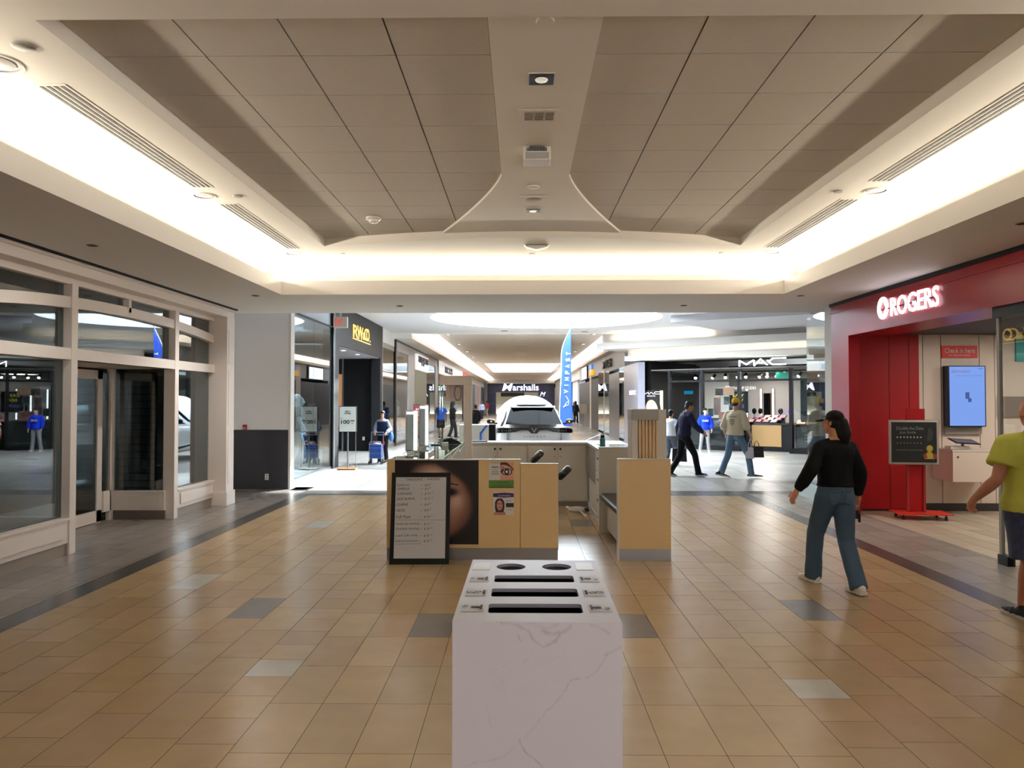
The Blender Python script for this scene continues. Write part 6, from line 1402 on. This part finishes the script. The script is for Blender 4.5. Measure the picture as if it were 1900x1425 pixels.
def human(name, label, loc, rz, H, p, skin='c08a6c', vox=.0085, group=None, clothes=(), hair=None, cat='person', face=True):
    """one continuous body, then its clothes and hair as parts"""
    t = thing(name, label, cat, loc, rz, group); S = H / 1.75; g = p.girth
    def sc(v): return Vector(v) * S
    Ms = mat('skin_' + skin, skin, .55, spec=.3)
    b = B(); b.ell([(sc((0, p.lean * max(0, (z - .95) / .46), z)), rx * S * g * .96, ry * S * g * .96) for z, rx, ry in TOR], 24)
    h = sc(p.head); base = sc((0, p.lean, 1.44))
    b.cap(base, h + Vector((0, -.015 * S, -.03 * S)), .058 * S * g ** .3, .052 * S)
    Rh = Matrix.Rotation(p.yaw, 3, 'Z') @ Matrix.Rotation(p.pitch, 3, 'X')
    def hp(x, y, z): return h + Rh @ (Vector((x, y, z)) * S)
    b.ball(hp(0, -.018, .035), (.074 * S, .092 * S, .090 * S), 3, Rh); b.ball(hp(0, .022, -.02), (.062 * S, .070 * S, .085 * S), 3, Rh)
    b.ball(hp(0, .058, -.085), (.030 * S, .024 * S, .022 * S), 2, Rh); b.ball(hp(0, .035, -.07), (.048 * S, .045 * S, .035 * S), 2, Rh)
    b.cap(hp(0, .088, .02), hp(0, .108, -.022), .009 * S, .014 * S, 8); b.ball(hp(0, .085, .04), (.05 * S, .012 * S, .012 * S), 2, Rh)
    b.ball(hp(0, .082, -.055), (.024 * S, .012 * S, .010 * S), 2, Rh)
    for s in (-1, 1): b.ball(hp(s * .076, -.012, 0), (.012 * S, .020 * S, .032 * S), 2, Rh)
    for s in (-1, 1):
        J = p.J[s]; sh, el, wr = sc(J['shoulder']), sc(J['elbow']), sc(J['wrist']); k = g ** .5
        b.cap(sc((s * .04, p.lean, 1.43)), sh, .045 * S, .048 * S * k); b.cap(sh, el, .050 * S * k, .040 * S * k); b.cap(el, el.lerp(wr, .35), .040 * S * k, .041 * S * k); b.cap(el.lerp(wr, .35), wr, .041 * S * k, .027 * S)
        hand(b, wr, J['hd'], J['hn'], s, J['curl'], S)
        hip, kn, an = sc(J['hip']), sc(J['knee']), sc(J['ankle'])
        b.cap(hip, kn, .082 * S * k, .052 * S * k); b.cap(kn, kn.lerp(an, .35), .050 * S * k, .054 * S * k); b.cap(kn.lerp(an, .35), an, .054 * S * k, .036 * S)
        td = Vector(J['toe']).normalized(); b.cap(an + Vector((0, 0, -.035 * S)), an + td * .09 * S + Vector((0, 0, -.04 * S)), .032 * S, .026 * S)
    remesh(b, 'body', Ms, t, vox, 3)
    cv = max(vox, .011)
    for kind, c, *opt in clothes:
        mm = c if not isinstance(c, str) else mat('cloth_' + c, c, .85, spec=.2)
        if kind in ('shirt', 'sweater', 'tee'):
            hem = opt[0] if opt else .90; loose = opt[1] if len(opt) > 1 else .018
            b = B(); rr = [(z, rx, ry) for z, rx, ry in TOR if z > hem + .02]; a = [q for q in TOR if q[0] <= hem + .02][-1]; nx = rr[0]; f = (hem - a[0]) / max(.01, nx[0] - a[0])
            rr = [(hem, (a[1] + (nx[1] - a[1]) * f), (a[2] + (nx[2] - a[2]) * f))] + rr
            hipw = max(q[1] for q in rr[:3]); 
            b.ell([(sc((0, p.lean * max(0, (z - .95) / .46), z if z < 1.48 else 1.465)), (max(rx, hipw * .88 if z < 1.2 else 0) * g + (loose if z < 1.40 else .012)) * S, (max(ry, .104 if z < 1.3 else 0) * g + (loose if z < 1.40 else .012)) * S) for z, rx, ry in rr], 28)
            for s in (-1, 1):
                J = p.J[s]; sh, el, wr = sc(J['shoulder']), sc(J['elbow']), sc(J['wrist']); k = g ** .5; e_ = (.048 * k + loose) * S
                b.cap(sc((s * .045, p.lean, 1.425)), sh + Vector((0, 0, .004 * S)), (.046 + loose * .5) * S, e_ * .96)
                if kind == 'tee': q = sh.lerp(el, .62); b.cyl(sh, q, e_, (.050 * k + loose * 1.7) * S, 16)
                elif len(opt) > 2 and opt[2] == 'pushed': b.cap(sh, el, e_, (.046 * k + loose) * S); b.cyl(el, el.lerp(wr, .3), (.046 * k + loose) * S, (.046 * k + loose * .8) * S, 14)
                else: b.cap(sh, el, e_, (.044 * k + loose) * S); b.cap(el, el.lerp(wr, .5), (.044 * k + loose) * S, (.042 * k + loose) * S); b.cyl(el.lerp(wr, .5), el.lerp(wr, .97), (.042 * k + loose) * S, (.033 + loose * .4) * S, 14)
            remesh(b, kind, mm, t, cv, 9, .008 * S)
        elif kind in ('trousers', 'jeans', 'shorts'):
            top = opt[0] if opt else 1.0; wide = opt[1] if len(opt) > 1 else .015
            b = B(); b.ell([(sc((0, 0, z)), (rx * g + .012) * S, (ry * g + .012) * S) for z, rx, ry in TOR if z <= top + .03], 24)
            for s in (-1, 1):
                J = p.J[s]; hip, kn, an = sc(J['hip']), sc(J['knee']), sc(J['ankle']); k = g ** .5
                b.ball(sc((s * .075, -.045, .90)), (.085 * S * g, .075 * S * g, .085 * S), 2)
                if kind == 'shorts': q = hip.lerp(kn, .88); b.cap(hip, hip.lerp(q, .5), (.088 * k + wide) * S, (.085 * k + wide) * S); b.cyl(hip.lerp(q, .5), q, (.085 * k + wide) * S, (.082 * k + wide * 1.3) * S, 16)
                else:
                    e = an + Vector((0, 0, -.048 * S)); b.cap(hip, kn, (.086 * k + wide) * S, (.060 * k + wide) * S); b.cap(kn, kn.lerp(e, .5), (.060 * k + wide) * S, (.056 * k + wide) * S); b.cyl(kn.lerp(e, .5), e, (.056 * k + wide) * S, (.054 + wide * 1.25) * S, 16)
            remesh(b, kind, mm, t, cv, 5, .0055 * S)
        elif kind == 'shoes':
            sole = opt[0] if opt else 'e0dedb'
            for s in (-1, 1):
                J = p.J[s]; an = sc(J['ankle']); td = Vector(J['toe']).normalized(); sd = Vector((1, 0, 0)); upv = sd.cross(td)
                M = Matrix((sd, td, upv)).transposed()
                b = B(); c0 = an + upv * (-.052 * S)
                for y, rx, rz_, z in ((-.045, .042, .050, .012), (.02, .046, .052, .008), (.08, .048, .042, -.002), (.14, .045, .032, -.010), (.185, .034, .024, -.014)): b.ball(c0 + M @ (Vector((0, y, z)) * S), (rx * S, .048 * S, rz_ * S), 2, M)
                b.cyl(c0 + Vector((0, -.03 * S, 0)), an + Vector((0, -.005 * S, .02 * S)), .042 * S, .040 * S, 14)
                o = remesh(b, 'shoe', mm, t, max(vox, .009), 3)
                b = B(); b.prism([(x * S, y * S) for x, y in ((-.036, -.08), (.036, -.08), (.042, -.03), (.040, .03), (.046, .10), (.042, .17), (.022, .222), (-.022, .222), (-.042, .17), (-.044, .10), (-.038, .03), (-.042, -.03))], .026 * S, 'z', 0)
                for v in b.bm.verts: v.co = c0 + upv * (-.036 * S) + M @ v.co
                q = b.fin('sole', mat('sole_' + sole, sole, .6), None); q.parent = o
        elif kind == 'vest':
            b = B(); b.ell([(sc((0, p.lean * max(0, (z - .95) / .46), z)), (max(rx, .165) * g + .040) * S, (max(ry, .112) * g + .046) * S) for z, rx, ry in TOR if .94 < z < 1.40], 26); remesh(b, kind, mm, t, cv, 4, .004 * S)
        elif kind in ('cap', 'beanie'):
            b = B(); k = 24
            b.ell([(hp(0, -.018, z), rx * S, ry * S) for z, rx, ry in ((.035, .083, .101), (.07, .082, .099), (.10, .070, .084), (.122, .045, .055), (.132, .012, .014))], k); o = b.fin('cap', mm, t, smooth=60)
            if kind == 'cap':
                b = B(); rr = [[hp(.074 * math.sin(a) * q, .04 + (.062 + .085 * (q_)) * math.cos(a) , .048 - .018 * q_ - .012 * abs(math.sin(a))) for a in [-1.25 + 2.5 * i / 12 for i in range(13)]] for q, q_ in ((1, 0), (1.02, .5), (.95, 1))]
                vv = [[b.bm.verts.new(x) for x in r_] for r_ in rr]
                for j in range(2):
                    for i in range(12): b.bm.faces.new((vv[j][i], vv[j][i + 1], vv[j + 1][i + 1], vv[j + 1][i]))
                q = b.fin('brim', mm, None, smooth=True); q.parent = o; so = q.modifiers.new('s', 'SOLIDIFY'); so.thickness = .006
        elif kind == 'mask':
            b = B(); b.ball(hp(0, .062, -.05), (.05 * S, .045 * S, .042 * S), 2, Rh); b.fin('face_mask', mm, t, smooth=True)
        elif kind == 'glasses':
            b = B()
            for s in (-1, 1): b.tube([hp(s * .03 + .021 * math.cos(a), .098, .018 + .016 * math.sin(a)) for a in [2 * math.pi * i / 14 for i in range(14)]], .0025, 6, True)
            b.tube([hp(-.009, .1, .02), hp(.009, .1, .02)], .002, 6); b.fin('glasses', mm, t)
    if hair:
        c, style = hair; mm = mat('hair_' + c, c, .6, spec=.3)
        b = B()
        if style in ('long', 'short', 'bob'):
            b.ball(hp(0, -.030, .045), (.082 * S, .096 * S, .092 * S), 3, Rh); b.ball(hp(0, .02, .085), (.066 * S, .070 * S, .046 * S), 2, Rh)
            b.ball(hp(0, -.06, -.02), (.072 * S, .058 * S, .07 * S), 2, Rh)
            if style in ('long', 'bob'):
                L_ = .30 if style == 'long' else .16
                for s in (-1, 1): b.cap(hp(s * .066, -.01, .03), hp(s * .075, -.02, -L_ * .6), .026 * S, .022 * S)
                b.cap(hp(0, -.07, .0), hp(0, -.095, -L_), .065 * S, .055 * S)
            if style == 'never':
                b.ball(hp(0, -.10, .02), .035 * S, 2); b.cap(hp(0, -.115, .01), hp(.01, -.135, -.12), .034 * S, .04 * S); b.cap(hp(.01, -.135, -.12), hp(.015, -.125, -.27), .04 * S, .02 * S)
            if style == 'short':
                for s in (-1, 1): b.cap(hp(s * .070, -.005, .05), hp(s * .072, -.01, .0), .014 * S, .012 * S)
        elif style == 'capped_ponytail':
            b.ball(hp(0, -.030, .005), (.084 * S, .090 * S, .070 * S), 2, Rh)
            for s in (-1, 1): b.cap(hp(s * .072, -.005, .03), hp(s * .072, -.02, -.03), .014 * S, .012 * S)
            b.cap(hp(0, -.105, .02), hp(.01, -.125, -.10), .042 * S, .052 * S); b.cap(hp(.01, -.120, -.10), hp(.015, -.105, -.26), .052 * S, .030 * S); b.cap(hp(0, -.06, -.03), hp(0, -.085, -.12), .055 * S, .045 * S)
        elif style == 'nape':
            b.ball(hp(0, -.055, -.005), (.070 * S, .058 * S, .055 * S), 2, Rh)
            for s in (-1, 1): b.cap(hp(s * .070, -.0, .04), hp(s * .072, -.01, -.01), .012 * S, .010 * S)
        remesh(b, 'hair', mm, t, max(vox * .9, .007), 2)
    if face:
        for s in (-1, 1):
            b = B(); b.ball(hp(s * .030, .083, .018), (.013 * S, .008 * S, .007 * S), 2, Rh); o = b.fin('eye', mat('eye_white', 'd8d2cc', .3), t, smooth=True)
            b = B(); b.ball(hp(s * .030, .089, .018), (.006 * S, .004 * S, .006 * S), 1, Rh); q = b.fin('iris', mat('iris_dark', '1c1410', .3), None, smooth=True); q.parent = o
            b = B(); b.cap(hp(s * .015, .090, .040), hp(s * .046, .083, .041), .004 * S, .003 * S, 6); b.fin('eyebrow', mat('brow_dark', '1d1512', .7), t)
        b = B(); b.ball(hp(0, .093, -.056), (.021 * S, .005 * S, .006 * S), 2, Rh); b.fin('lips', mat('lips', '9a5a50', .5), t, smooth=True)
    return t
def patch(t, garment, name, m, cx, cz, w, h, S, side=-1, nx=8, nz=8, shape=None, off=.004):
    """a sewn-on patch that follows the garment; side -1 is the back"""
    from mathutils.bvhtree import BVHTree
    g = [c for c in t.children if c.name.split('.')[0] == garment][0]
    bv = BVHTree.FromPolygons([v.co.copy() for v in g.data.vertices], [tuple(q.vertices) for q in g.data.polygons])
    b = B(); V = {}
    for j in range(nz + 1):
        for i in range(nx + 1):
            x, z = cx + w * (i / nx - .5), cz + h * (j / nz - .5)
            if shape and j < nz * .35: z += (abs(i / nx - .5) * 2) * h * .18
            hit = bv.ray_cast(Vector((x * S, side * .6, z * S)), Vector((0, -side, 0)))
            if hit[0] is not None: V[i, j] = b.bm.verts.new(hit[0] + Vector((0, side * off, 0)))
    for j in range(nz):
        for i in range(nx):
            k = [(i, j), (i + 1, j), (i + 1, j + 1), (i, j + 1)]
            if all(q in V for q in k): b.bm.faces.new([V[q] for q in k])
    o = b.fin(name, m, t, smooth=True); so = o.modifiers.new('s', 'SOLIDIFY'); so.thickness = .004; so.offset = 0; return o
def denim(c, name): return mat(name, c, .85, spec=.2, vary=.16, vscale=7)
# woman in black cap walking away
p = Pose(stride=.52, front=-1, sh=.165, yaw=R(30))
p.set(-1, elbow=(-.285, -.06, 1.17), wrist=(-.375, .05, .96), hd=(-.35, .35, -1), hn=(1, .2, .2), curl=.45, toe=(-.1, 1, 0), knee=(-.085, .22, .50), ankle=(-.07, .29, .09))
p.set(1, elbow=(.235, -.05, 1.15), wrist=(.262, .02, .90), hd=(.05, .15, -1), hn=(-1, .1, 0), curl=.75, knee=(.10, -.02, .47), ankle=(.075, -.26, .10), toe=(.05, 1, -.06))
W = human('person', 'woman in black cap, cropped black sweater and blue jeans walking away', (2.845, 6.80, 0), R(9), 1.61, p, 'b98468', .0065, clothes=(('sweater', '0b0b0d', 1.0, .026), ('jeans', denim('3f5266', 'jeans_blue'), 1.02, .024), ('shoes', 'd9d4cd', 'e4e1dc'), ('cap', '0a0a0b')), hair=('0a0808', 'capped_ponytail'))
for sx in (-1, 1): patch(W, 'jeans', 'back_pocket', denim('46596e', 'jeans_pocket'), sx * .075, .885, .095, .115, 1.61 / 1.75, shape=True)
patch(W, 'jeans', 'belt_loop', denim('46596e', 'jeans_pocket'), 0, .985, .018, .05, 1.61 / 1.75, nx=2, nz=3)
J = W.matrix_world @ (Vector((.262, .035, .80)) * (1.61 / 1.75))
t = thing('key_bunch', 'bunch of dark keys hanging from the hand of the woman in black cap', 'keys', J)
b = B(); b.tube([(.016 * math.cos(a), 0, -.02 + .016 * math.sin(a)) for a in [2 * math.pi * i / 16 for i in range(16)]], .002, 6, True); b.fin('ring', M_steel, t)
b = B(); b.box(-.02, .012, -.008, .008, -.12, -.04, .006); b.box(.0, .024, -.012, -.004, -.15, -.07, .004); b.fin('fob', M_black, t)
# bald man in yellow T-shirt at the right edge
p = Pose(stride=.5, front=1, girth=1.22, sh=.225, yaw=R(-14))
p.set(-1, elbow=(-.30, -.02, 1.13), wrist=(-.395, .12, .955), hd=(.0, .45, -1), hn=(1, .2, .1), curl=1.25, knee=(-.06, -.03, .49), ankle=(.15, -.22, .15))
human('person', 'bald man in yellow T-shirt and dark shorts at the right edge', (3.83, 5.62, 0), R(4), 1.73, p, 'a8715a', .0075, clothes=(('tee', mat('cloth_lime', 'b4b552', .85, spec=.2), .87, .03), ('shorts', mat('cloth_floral', '27304c', .8, vary=1.0, vscale=22), .98, .03), ('shoes', '2a2a2c', 'b8b4ae')), face=False)
# young man with yellow cap
p = Pose(stride=.70, front=1, sh=.19, yaw=R(8), lean=.02)
p.set(1, elbow=(.25, .02, 1.14), wrist=(.275, .19, .91), hd=(0, .35, -1), curl=1.3); p.set(-1, elbow=(-.25, -.05, 1.13), wrist=(-.26, .08, .92), ankle=(-.24, -.22, .12), knee=(-.15, -.05, .49), toe=(.6, .75, -.2)); p.set(1, ankle=(.26, .24, .09), knee=(.20, .20, .51), toe=(.7, .7, 0))
Y_ = human('person', 'young man in yellow cap, cream sweatshirt and jeans carrying shopping bags', (4.70, 16.42, 0), R(-44), 1.76, p, 'c89a80', .0085, clothes=(('sweater', 'c9bda4', .93, .034, 'pushed'), ('jeans', denim('5c748c', 'jeans_light'), 1.0, .012), ('shoes', '141416', 'cfcac4'), ('beanie', 'e0b020')), hair=('3a1c12', 'nape'))
for z, hw_ in ((1.335, .10), (1.275, .055), (1.25, .06), (1.225, .06), (1.19, .05), (1.16, .03)): patch(Y_, 'sweater', 'back_print', M_ink, 0, z, hw_ * 2, .010, 1.76 / 1.75, nx=8, nz=1, off=.003)
for sx in (-1, 1): patch(Y_, 'jeans', 'back_pocket', denim('6a8098', 'jeans_pocket_light'), sx * .075, .88, .09, .11, 1.76 / 1.75, shape=True)
def bag(name, label, loc, rz, w, d, h, c, cat='bag', drop=.13):
    t = thing(name, label, cat, loc, rz); m_ = mat('bag_' + c, c, .5)
    b = B(); b.loft([[(-w / 2 * 1.12, -d / 2, -h - drop), (w / 2 * 1.12, -d / 2, -h - drop), (w / 2 * 1.12, d / 2, -h - drop), (-w / 2 * 1.12, d / 2, -h - drop)], [(-w / 2, -d / 2 * .6, -drop), (w / 2, -d / 2 * .6, -drop), (w / 2, d / 2 * .6, -drop), (-w / 2, d / 2 * .6, -drop)]]); b.fin('bag_body', m_, t)
    for s in (-1, 1):
        b = B(); b.tube([(-w * .22, s * d * .25, -drop - .01), (-w * .12, s * d * .12, -drop * .3), (0, 0, -.008), (w * .12, s * d * .12, -drop * .3), (w * .22, s * d * .25, -drop - .01)], .006, 6); b.fin('handle', m_, t)
    return t
hy = Y_.matrix_world @ (Vector((.275, .23, .82)) * (1.76 / 1.75))
t = bag('shopping_bag', 'black paper shopping bag held by the young man in yellow cap', (hy.x + .10, hy.y, hy.z), R(-5), .26, .12, .24, '141416')
text('boutique', M_greyp, (.0, -.05, -.25), (1, 0, 0), (0, 0, 1), .02, .10, .001, t, world=False)
t = bag('gift_box', 'white carton box carried beside the black bag of the young man', (hy.x - .06, hy.y - .03, hy.z), R(-20), .16, .14, .24, 'd6d4dc', 'box', .15)
# older man in navy
p = Pose(stride=.66, front=1, sh=.19, lean=.07, pitch=R(-22), yaw=R(-10)); p.head = (0, .15, 1.60)
p.set(1, elbow=(.24, .16, 1.17), wrist=(.20, .38, 1.00), hd=(0, .8, -.6), hn=(-1, 0, 0)); p.set(-1, elbow=(-.25, .0, 1.13), wrist=(-.26, .02, .86), hd=(0, .1, -1), curl=1.3)
N_ = human('person', 'grey haired man in navy sweater walking right with a black bag', (3.66, 16.80, 0), R(-72), 1.70, p, 'a8755e', .0085, clothes=(('sweater', '20203c', .93, .028), ('trousers', '101116', 1.0, .014), ('shoes', '141416', 'c9c4be')), hair=('3a3836', 'short'))
b = B(); h_ = Vector((0, .07, 1.475)); b.lathe([(.075, 0), (.078, .02), (.066, .03)], h_ * (1.7 / 1.75)); b.fin('collar', mat('collar_blue', '8090b8', .7), N_)
hn_ = N_.matrix_world @ (Vector((-.26, .03, .76)) * (1.7 / 1.75))
bag('shopping_bag', 'black paper shopping bag held by the grey haired man in navy', hn_, R(-10), .30, .14, .30, '18181b')
# boy in blue sweatshirt
p = Pose(sh=.17, yaw=R(20), pitch=R(-15)); p.set(1, knee=(.15, .06, .49), ankle=(.20, .0, .085)); p.set(-1, ankle=(-.14, .02, .085))
p.set(-1, elbow=(-.25, 0, 1.14), wrist=(-.24, .12, .90)); p.set(1, elbow=(.25, 0, 1.14), wrist=(.24, .10, .90))
K_ = human('person', 'boy in bright blue sweatshirt and grey joggers outside the cosmetics shop', (6.10, 24.75, 0), R(170), 1.45, p, 'c89a80', .010, clothes=(('sweater', '1436c8', .88, .035), ('trousers', '8f8f92', 1.0, .014), ('shoes', 'c9c7c4', 'e0dedb'), ('mask', 'd8dade')), hair=('141010', 'short'))
text('DUKE', M_paper, (0, .156, 1.03), (-1, 0, 0), (0, 0, 1), .07, .20, .012, K_, 'chest_print', world=False, bold=.02)
b = B(); b.box(.15, .20, .0, .06, .30, .36, .01); b.fin('knee_patch', M_black, K_)
p = Pose(stride=.25, front=1, sh=.17)
human('person', 'youth in white T-shirt half hidden behind the man in navy', (3.93, 19.6, 0), R(-40), 1.46, p, 'b98468', .011, clothes=(('tee', 'b9bcc2', .92, .025), ('jeans', '4a5260', 1.0, .014), ('shoes', '202022')), hair=('100c0c', 'short'), face=False)
# woman with a shopping trolley
p = Pose(stride=.18, front=1, sh=.165, lean=.05, pitch=R(-12))
p.set(-1, elbow=(-.27, .06, 1.13), wrist=(-.20, .28, 1.02), hd=(.2, .8, -.4), hn=(.2, 0, -1), curl=1.1); p.set(1, elbow=(.27, .06, 1.13), wrist=(.18, .28, 1.02), hd=(-.2, .8, -.4), hn=(-.2, 0, -1), curl=1.1)
A_ = human('person', 'woman in glasses and navy vest pushing a blue shopping trolley', (-3.78, 20.35, 0), R(172), 1.42, p, 'c4957c', .010, clothes=(('sweater', mat('pattern_sleeve', '9aa3b4', .85, vary=.5, vscale=26), .92, .022), ('vest', '242e4a'), ('trousers', '1e1e26', 1.0, .016), ('shoes', '15151a', '8a8890'), ('glasses', '1a1414')), hair=('0e0a0a', 'bob'))
ha = A_.matrix_world @ (Vector((-.27, -.03, .95)) * (1.42 / 1.75))
t = thing('shoulder_bag', 'blue cloth shoulder bag at the side of the woman with the trolley', 'bag', ha)
b = B(); b.ball((0, 0, -.06), (.07, .10, .13), 3); b.fin('bag_body', mat('bag_blue', '3468a8', .7), t, smooth=True); b = B(); b.tube([(0, .06, .04), (-.05, .0, .35), (0, -.06, .04)], .008, 6); b.fin('strap', mat('bag_blue', '3468a8', .7), t)
t = thing('shopping_trolley', 'folding shopping trolley with blue liner pushed by the woman in navy vest', 'trolley', (-3.88, 19.88, 0), R(0))
b = B(); b.box(-.15, .15, -.11, .13, .16, .52, .02); b.fin('liner', mat('trolley_blue', '1f4fa8', .6), t)
M_tf = mat('trolley_frame', '8d97a8', .35, metal=.6)
b = B()
for x in (-.16, .16):
    b.tube([(x, -.12, .08), (x, -.12, .55), (x * .8, -.12, .60), (x * .3, -.12, .61)], .010, 8); b.tube([(x, .14, .08), (x, .14, .62), (x * 1.05, .20, .84)], .010, 8)
    b.tube([(x, -.12, .16), (x, .14, .16)], .008, 8); b.tube([(x, -.12, .52), (x, .14, .52)], .008, 8)
b.tube([(-.06, -.12, .61), (.06, -.12, .61)], .010, 8); b.tube([(-.168, .20, .84), (.168, .20, .84)], .012, 8)
for z in (.16, .30, .44): b.tube([(-.16, -.122, z), (.16, -.122, z)], .006, 6)
b.fin('frame', M_tf, t)
for x in (-.16, .16):
    for y, r_ in ((-.12, .045), (.14, .07)):
        b = B(); b.cyl((x - .015, y, r_), (x + .015, y, r_), r_, n=18); b.cyl((x, y, r_), (x, y, .16), .008); b.fin('wheel', M_black, t, smooth=40)
b = B(); b.ball((0, 0, .53), (.12, .09, .05), 2); b.fin('contents', mat('contents_pink', 'c9a0b8', .7), t, smooth=True)
b = B(); b.box(.15, .19, .10, .16, .50, .60, .01); b.fin('red_clip', mat('alarm_red', 'a01822', .4), t)
# people farther down the corridor
def far(label, x, y, H, rz, top, bottom, hairc='141010', kind='shirt', skin='7a5442', low='trousers', stride=.3, style='short'):
    return human('person', label, (x, y, 0), rz, H, Pose(stride=stride, front=1, sh=.18), skin, .016, clothes=((kind, top, .90, .03), (low, bottom, 1.0, .02), ('shoes', '1a1a1c')), hair=(hairc, style), face=False)
D_ = far('man in royal blue T-shirt and black shorts seen beyond the vanity mirrors', -3.50, 32.4, 1.66, R(15), '2050b8', '15151a', kind='tee', low='shorts')
b = B(); b.box(-.21, -.11, -.16, .12, 1.15, 1.40, .04); b.fin('black_shoulder_panel', M_black, D_)
far('person in black standing beyond the man in royal blue T-shirt', -3.10, 33.6, 1.66, R(-70), '111114', '2a2c36', style='bob')
far('person in black top half hidden by the white arch post of the kiosk', -2.03, 33.0, 1.52, R(30), '0c0c10', '101014')
far('small figure in blue and white shirt far down the left side', -3.5, 66, 1.62, R(200), mat('pattern_far', '8fa0c0', .8, vary=.6, vscale=12), '1a1c26')
far('small figure in red top far down near the navy store front', -3.55, 78, 1.65, R(60), '9a3038', 'b8b4b0')
far('figure in black top and khaki trousers on the right of the corridor', 4.15, 58.5, 1.60, R(150), '18181c', '8f7a60', hairc='b98a66', style='bob')
far('long haired figure in black on the right of the corridor', 4.02, 55.0, 1.66, R(-30), '141418', '12131a', style='long')
# shop dummies behind the glass
def dummy(label, x, y, z, H, rz, top, bottom, pose=None, c='cfdde2', low='trousers', kind='tee'):
    cl = [(kind, top, .86, .02)] if top else []
    if bottom: cl.append((low, bottom, 1.0, .012))
    return human('mannequin', label, (x, y, z), rz, H, pose or Pose(stride=.2, sh=.18), c, .010, clothes=cl, cat='mannequin', face=False, group='shop mannequins')
p = Pose(stride=.34, front=1, sh=.18, yaw=R(-30)); p.set(1, elbow=(.27, .02, 1.14), wrist=(.20, .14, .96)); p.set(-1, elbow=(-.27, -.02, 1.14), wrist=(-.22, .14, .96))
dummy('white shop mannequin in grey shirt and pale trousers behind the glass by the pier', -5.22, 17.25, .04, 1.82, R(-65), '5f7078', 'dfe6e8', p)
dummy('shop mannequin in blue jeans farther along the clothing shop window', -5.45, 18.25, .04, 1.76, R(-80), '4a5a68', '2f5a86')
dummy('small shop mannequin in white coat by the pale display table', -5.3, 31.9, .0, 1.72, R(-60), 'e4e6ea', 'b0b4ba', kind='sweater')
dummy('shop mannequin in navy top beyond the sage panel', -5.15, 37.6, .2, 1.80, R(-70), '1c2f68', 'cfd2d6')
dummy('bare white shop mannequin left of the one in navy top', -5.15, 33.9 + 3.2, .0, 1.70, R(-40), 'd8d6d0', 'd0d0d0')
b = B(); b.box(-5.8, -4.81, 14.5, 18.6, 0, .04); single(b, 'window_plinth', mat('plinth_white_blue', 'c9d2d8', .4), 'pale display plinth under the clothing shop mannequins', 'plinth')
# unseen fill lamps added over the hall behind the viewer
def fill_panel(label, x, y, z, sx, sy, power, c):
    t = thing('fill_panel_lamp', label, 'ceiling light', (x, y, z))
    b = B(); b.box(-sx / 2, sx / 2, -sy / 2, sy / 2, -.006, .0); b.fin('frame', M_plast, t)
    d = bpy.data.lights.new('lamp', 'AREA'); d.shape = 'RECTANGLE'; d.size = sx; d.size_y = sy; d.energy = power; d.color = c
    o = bpy.data.objects.new('lamp', d); col.objects.link(o); o.parent = t; o.location = (0, 0, -.012)
fill_panel('unseen square fill lamp added over the hall behind the viewer', .13, -2.5, 3.68, 1.2, 1.2, 6, NEUT)
fill_panel('second unseen square fill lamp added over the hall behind the viewer', .13, -6.0, 3.68, 1.2, 1.2, 40, NEUT)
b = B(); b.box(-5.6, 5.6, -8.1, -8, 0, 3.8); struct(b, 'wall_back', M_wall)

bpy.data.scenes.remove(bench_scene)
